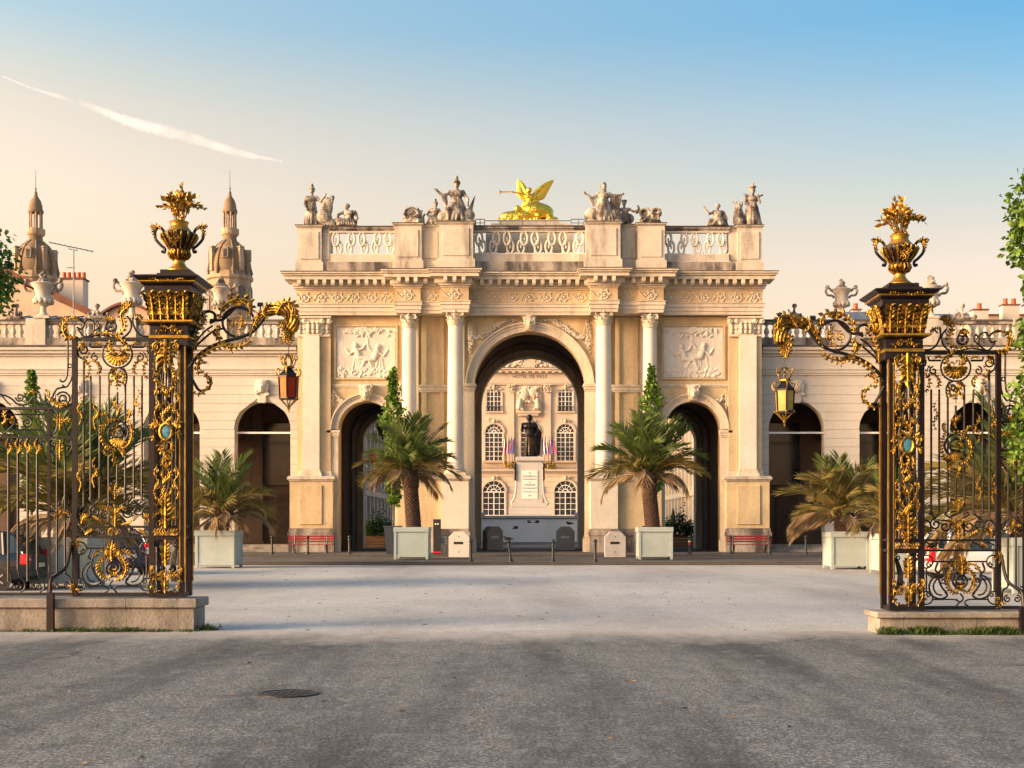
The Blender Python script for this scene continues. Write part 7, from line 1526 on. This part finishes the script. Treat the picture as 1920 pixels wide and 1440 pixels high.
# closed dark parasol and sign beyond the right passage
t = thing('closed_parasol', 'closed dark parasol standing beyond the right side passage', 'parasol', ((1262-HX)*92/F, 92, .0)); MB().lathe([(.28,0),(.28,.1),(.04,.12),(.03,1.0)], 10).obj('foot', 'plastic_dark', t); MB().lathe([(.03,.9),(.22,1.0),(.26,1.3),(.14,2.4),(.03,2.9)], 8).obj('canopy', 'plastic_dark', t)
# ================================================================ parked cars
def car(px, D, rz, mat, label, L=4.15, H=1.52, Wd=1.76):
    t = thing('parked_car', label, 'car', ((px-HX)*D/F, D, 0), 'cars parked on the square', rz); w = Wd/2; l = L/2
    st = [(-l,.42,.80,.80),(-l+.06,.30,.95,.92),(-l+.35,.22,1.00,.985),(-l+.9,.20,.99,1.0),(0,.20,.96,1.0),(l*.45,.20,.93,1.0),(l*.72,.22,.84,.98),(l-.22,.26,.70,.92),(l-.04,.34,.60,.82),(l,.42,.54,.70)]
    vs = []; fs = []; m = 12
    for x, zb, zt, ws in st:
        ww = w*ws; ring = [(-ww*.86,zb),(-ww*.97,zb+.08),(-ww,zb+(zt-zb)*.45),(-ww*.985,zt-.13),(-ww*.93,zt-.03),(-ww*.80,zt)]
        ring = ring+[(-a,b) for a, b in ring[::-1]]; vs += [(x,a,b) for a, b in ring]
    n = len(st)
    for i in range(n-1):
        for j in range(m): fs.append((i*m+j, i*m+(j+1) % m, i*m+m+(j+1) % m, i*m+m+j))
    fs += [tuple(range(m)), tuple(range((n-1)*m+m-1, (n-1)*m-1, -1))]
    MB().add(vs, [f[::-1] for f in fs]).obj('body', mat, t, True)
    gh = [(-l+.10,.90,.90+.02,.86,.84),(-l+.42,.93,H-.12,.88,.72),(-l+.75,.93,H-.02,.89,.68),(-.25,.92,H,.9,.66),(.35,.92,H-.05,.9,.66),(l*.60,.88,.90,.86,.80)]
    def gmesh(sc, dz):
        vs = []; fs = []
        for x, zb, zt, wb, wt in gh: vs += [(x,-w*wb*sc,zb),(x,-w*wt*sc,max(zb+.005,zt+dz)),(x,w*wt*sc,max(zb+.005,zt+dz)),(x,w*wb*sc,zb)]
        for i in range(len(gh)-1):
            for j in range(3): fs.append((i*4+j, i*4+j+1, i*4+j+5, i*4+j+4))
        fs += [(0,1,2,3), (len(gh)*4-1,len(gh)*4-2,len(gh)*4-3,len(gh)*4-4)]
        return MB().add(vs, fs)
    gmesh(1,0).obj('windows', 'car_glass', t)
    roof = []; rf = []
    for x, zb, zt, wb, wt in gh[1:5]: roof += [(x,-w*wt*1.02,zt-.03),(x,-w*wt*.8,zt+.025),(x,w*wt*.8,zt+.025),(x,w*wt*1.02,zt-.03)]
    for i in range(3):
        for j in range(3): rf.append((i*4+j, i*4+j+1, i*4+j+5, i*4+j+4))
    MB().add(roof, [f[::-1] for f in rf]).obj('roof', mat, t, True)
    for s_ in (-1, 1):
        for a, b in ((0,1),(5,4)): x0, zb, _, wb, _ = gh[a]; x1, _, zt, _, wt = gh[b]; MB().tube([(x0,s_*w*wb,zb),(x1,s_*w*wt,zt)], .045, 6).obj('pillar', mat, t)
        MB().tube([(-.05,s_*w*.905,.92),(-.05,s_*w*.67,H-.02)], .04, 6).obj('pillar', mat, t); MB().tube([(-l+.62,s_*w*.895,.93),(-l+.72,s_*w*.69,H-.04)], .06, 6).obj('pillar', mat, t)
        MB().box(-l-.004, -l+.20, s_*w*.70, s_*w*.965, .68, .96, .03).obj('tail_lamp', 'lamp_red', t); MB().box(-l-.008, -l+.1, s_*w*.72, s_*w*.955, .78, .85, .01).obj('reverse_lamp', 'lamp_clear', t); MB().box(l-.26, l-.02, s_*w*.55, s_*w*.86, .54, .68, .04).obj('headlamp', 'lamp_clear', t)
        MB().ell((.55,s_*(w+.08),.98), (.08,.10,.07), 8, 6).obj('mirror', mat, t, True)
        for x in (-l+.78, l-.82):
            wh = bpy.data.objects.new('wheel', None); COL.objects.link(wh); wh.parent = t; wh.location = (x, s_*(w-.10), .31); wh.rotation_euler = (R(90),0,0)
            MB().lathe([(.20,-.11),(.30,-.11),(.315,-.07),(.315,.07),(.30,.11),(.20,.11)], 24).obj('tyre', 'tyre', wh, True); mb = MB(); mb.lathe([(.20,-.09),(.21,.0),(.20,.09)], 20)
            for j in range(5): a = j*1.2566; mb.tube([(0,0,-.1*s_*-1*0-.1),(.2*math.cos(a),.2*math.sin(a),-.1)], .03, 5); mb.tube([(0,0,.1),(.2*math.cos(a),.2*math.sin(a),.1)], .03, 5)
            mb.obj('rim', 'rim', wh)
            MB().lathe([(.37,-.02),(.37,.02)], 24, (0,0,0)).obj('wheel_arch', 'plastic_dark', t).matrix_local = Matrix.Translation((x,s_*(w-.012),.34)) @ Matrix.Rotation(R(90),4,'X')
    MB().box(-l-.03, -l+.12, -w*.8, w*.8, .36, .52, .03).obj('rear_bumper', mat if mat != 'car_white' else 'car_white', t); MB().box(-l-.035, -l, -.26, .26, .60, .71).obj('number_plate', 'white_paint', t)
car(-70, 34.6, R(180), 'car_black', 'black hatchback with red tail lamp behind the left low railing', 4.1, 1.54)
car(205, 46., R(125), 'car_blue', 'dark blue car behind the left gate railing', 4.0, 1.5)
car(1853, 41., 0., 'car_white', 'white car with red tail lamp behind the right gate railing', 4.25, 1.56)
car(2040, 36.5, 0., 'car_black', 'dark car cut off by the right picture edge', 4.2, 1.5)
car(1683, 50., R(-90), 'car_silver', 'silver car half hidden behind the right gate pillar', 4.2, 1.5)
# ================================================================ ground details
t = thing('manhole_cover', 'dark iron manhole cover in the asphalt foreground', 'manhole cover', ((541-HX)*13.1/F, 13.1, .008)); MB().lathe([(.30,-.02),(.30,.012),(.27,.014),(.26,.006)], 28).obj('rim', 'iron', t)
mb = MB(); mb.lathe([(.255,-.02),(.255,.008)], 28)
for i in range(-3, 4):
    for j in range(-3, 4):
        if i*i+j*j < 10: mb.box(i*.065-.022, i*.065+.022, j*.065-.022, j*.065+.022, .008, .014)
mb.obj('cover', 'iron', t)
def weeds(px0, px1, D, y0, label, n, seed, hmax):
    rnd = random.Random(seed); mb = MB()
    cl = [(rnd.uniform(px0,px1), rnd.uniform(.3,1.)) for _ in range(26)]
    for i in range(n):
        c, hh = rnd.choice(cl); px = c+rnd.gauss(0,9); x = (px-HX)*D/F; y = D+y0-abs(rnd.gauss(0,.09)); a = rnd.uniform(0,6.28); h = hmax*hh*rnd.uniform(.4,1); b = h*rnd.uniform(.2,.9); w = .008
        mb.add([(x-w*math.sin(a),y+w*math.cos(a),0),(x+w*math.sin(a),y-w*math.cos(a),0),(x+b*.4*math.cos(a),y+b*.4*math.sin(a),h*.7),(x+b*math.cos(a),y+b*math.sin(a),h)], [(0,1,2),(0,2,3)])
    o = mb.obj('weeds', 'weed'); o['kind'] = 'stuff'; o['label'] = label; o['category'] = 'weeds'
weeds(-20, 372, 21.3, -.40, 'thin green weeds growing along the foot of the left plinth', 1500, 3, .10); weeds(1650, 1925, 20.75, -.40, 'thick green grass growing along the foot of the right plinth', 3600, 5, .16); weeds(378, 402, 21.3, -.1, 'small weed tuft at the end of the left plinth', 220, 6, .14)
rnd = random.Random(12); mb = MB()
for i in range(260):
    y = rnd.uniform(6, 54)**1.; x = rnd.uniform(-.42,.42)*y; L = rnd.uniform(.02,.06); a = rnd.uniform(0,6.28); c, s_ = math.cos(a), math.sin(a)
    mb.add([(x-L*c,y-L*s_,.012),(x-L*.4*s_,y+L*.4*c,.03),(x+L*c,y+L*s_,.018),(x+L*.4*s_,y-L*.4*c,.014)], [(0,1,2,3)])
o = mb.obj('fallen_leaves', 'bark'); tag(o, 'scattered dry leaves and grit on the open ground', 'leaves', None, 'stuff')
# ================================================================ pigeons
def pigeon(px, py, D, label, fly, rz):
    t = thing('pigeon', label, 'bird', ((px-HX)*D/F, D, EYE+(HY-py)*D/F), 'dark pigeons near the arch', rz)
    mb = MB(); mb.ell((0,0,.07), (.15,.07,.075)); mb.ell((.14,0,.15), (.045,.04,.05)); mb.cap((.08,0,.1), (.13,0,.15), .05, .04); mb.cap((.17,0,.15), (.21,0,.14), .014, .006, 6); mb.cap((-.1,0,.07), (-.26,0,.05), .05, .03)
    carved(mb, 'body', 'skin_dark', t, .018, 2, 0)
    for s_ in (-1, 1):
        if fly: MB().add([(.08,s_*.05,.1),(-.08,s_*.05,.1),(-.1,s_*.28,.2),(.0,s_*.36,.22),(.06,s_*.2,.18),(0,s_*.15,.12)], [(0,4,5),(4,3,5),(3,2,5),(2,1,5),(1,0,5)]).obj('wing', 'skin_dark', t)
        else: mb = MB(); mb.ell((-.04,s_*.06,.08), (.15,.02,.055)); mb.obj('wing', 'skin_dark', t, True); MB().tube([(.02,s_*.03,.02),(.02,s_*.03,-.03)], .008, 5).obj('leg', 'skin_dark', t)
pigeon(951, 1013, 55.9, 'dark pigeon perched on the leaning bollard', False, R(200)); pigeon(967, 992, 90, 'dark pigeon flying low in the great arch', True, R(20)); pigeon(992, 981, 95, 'dark pigeon flying in the middle of the great arch', True, R(160)); pigeon(1007, 981, 95, 'dark pigeon flying right of the middle in the great arch', True, R(10)); pigeon(1067, 983.5, 78, 'dark pigeon perched on the right grey concrete block', False, R(180))
# ================================================================ vapour trail
m = bpy.data.materials.new('vapour'); m.use_nodes = True; MATS['vapour'] = m; nt = m.node_tree; N = nt.nodes; L_ = nt.links; N.remove(N['Principled BSDF'])
df = N.new('ShaderNodeBsdfDiffuse'); df.inputs[0].default_value = (.95,.93,.92,1); tl = N.new('ShaderNodeBsdfTranslucent'); tl.inputs[0].default_value = (.95,.93,.92,1); a_ = N.new('ShaderNodeAddShader'); tp = N.new('ShaderNodeBsdfTransparent'); mx_ = N.new('ShaderNodeMixShader')
lw = N.new('ShaderNodeLayerWeight'); lw.inputs[0].default_value = .3; ns = N.new('ShaderNodeTexNoise'); ns.inputs['Scale'].default_value = .012; ns.inputs['Detail'].default_value = 6; ge = N.new('ShaderNodeNewGeometry'); L_.new(ge.outputs['Position'], ns.inputs['Vector'])
inv = N.new('ShaderNodeMath'); inv.operation = 'SUBTRACT'; inv.inputs[0].default_value = 1; L_.new(lw.outputs['Facing'], inv.inputs[1]); pw = N.new('ShaderNodeMath'); pw.operation = 'POWER'; pw.inputs[1].default_value = 2.2; L_.new(inv.outputs[0], pw.inputs[0])
mr = N.new('ShaderNodeMapRange'); mr.inputs['From Min'].default_value = .35; mr.inputs['From Max'].default_value = .7; mr.inputs['To Min'].default_value = .0; mr.inputs['To Max'].default_value = .34; L_.new(ns.outputs['Fac'], mr.inputs[0]); mm = N.new('ShaderNodeMath'); mm.operation = 'MULTIPLY'; L_.new(pw.outputs[0], mm.inputs[0]); L_.new(mr.outputs[0], mm.inputs[1])
L_.new(df.outputs[0], a_.inputs[0]); L_.new(tl.outputs[0], a_.inputs[1]); L_.new(mm.outputs[0], mx_.inputs[0]); L_.new(tp.outputs[0], mx_.inputs[1]); L_.new(a_.outputs[0], mx_.inputs[2]); L_.new(mx_.outputs[0], N['Material Output'].inputs[0])
Dv = 3000.; rnd = random.Random(3); P = []; rr = []
for i in range(61):
    q = i/60; px = 5+515*q; py = 143+148*q+10*math.sin(q*3.1)+2*math.sin(q*17); w_ = (1.6+10*max(0, math.sin(math.pi*min(1,q**1.35)))**1.2)*(.85+.3*rnd.random())
    P.append(((px-HX)*Dv/F, Dv+q*60, EYE+(HY-py)*Dv/F)); rr.append(w_*Dv/F)
o = MB().tube(P, rr, 20).obj('vapour_trail', 'vapour', None, 'all'); tag(o, 'thin white vapour trail slanting down across the upper left sky', 'vapour trail', None, 'stuff')
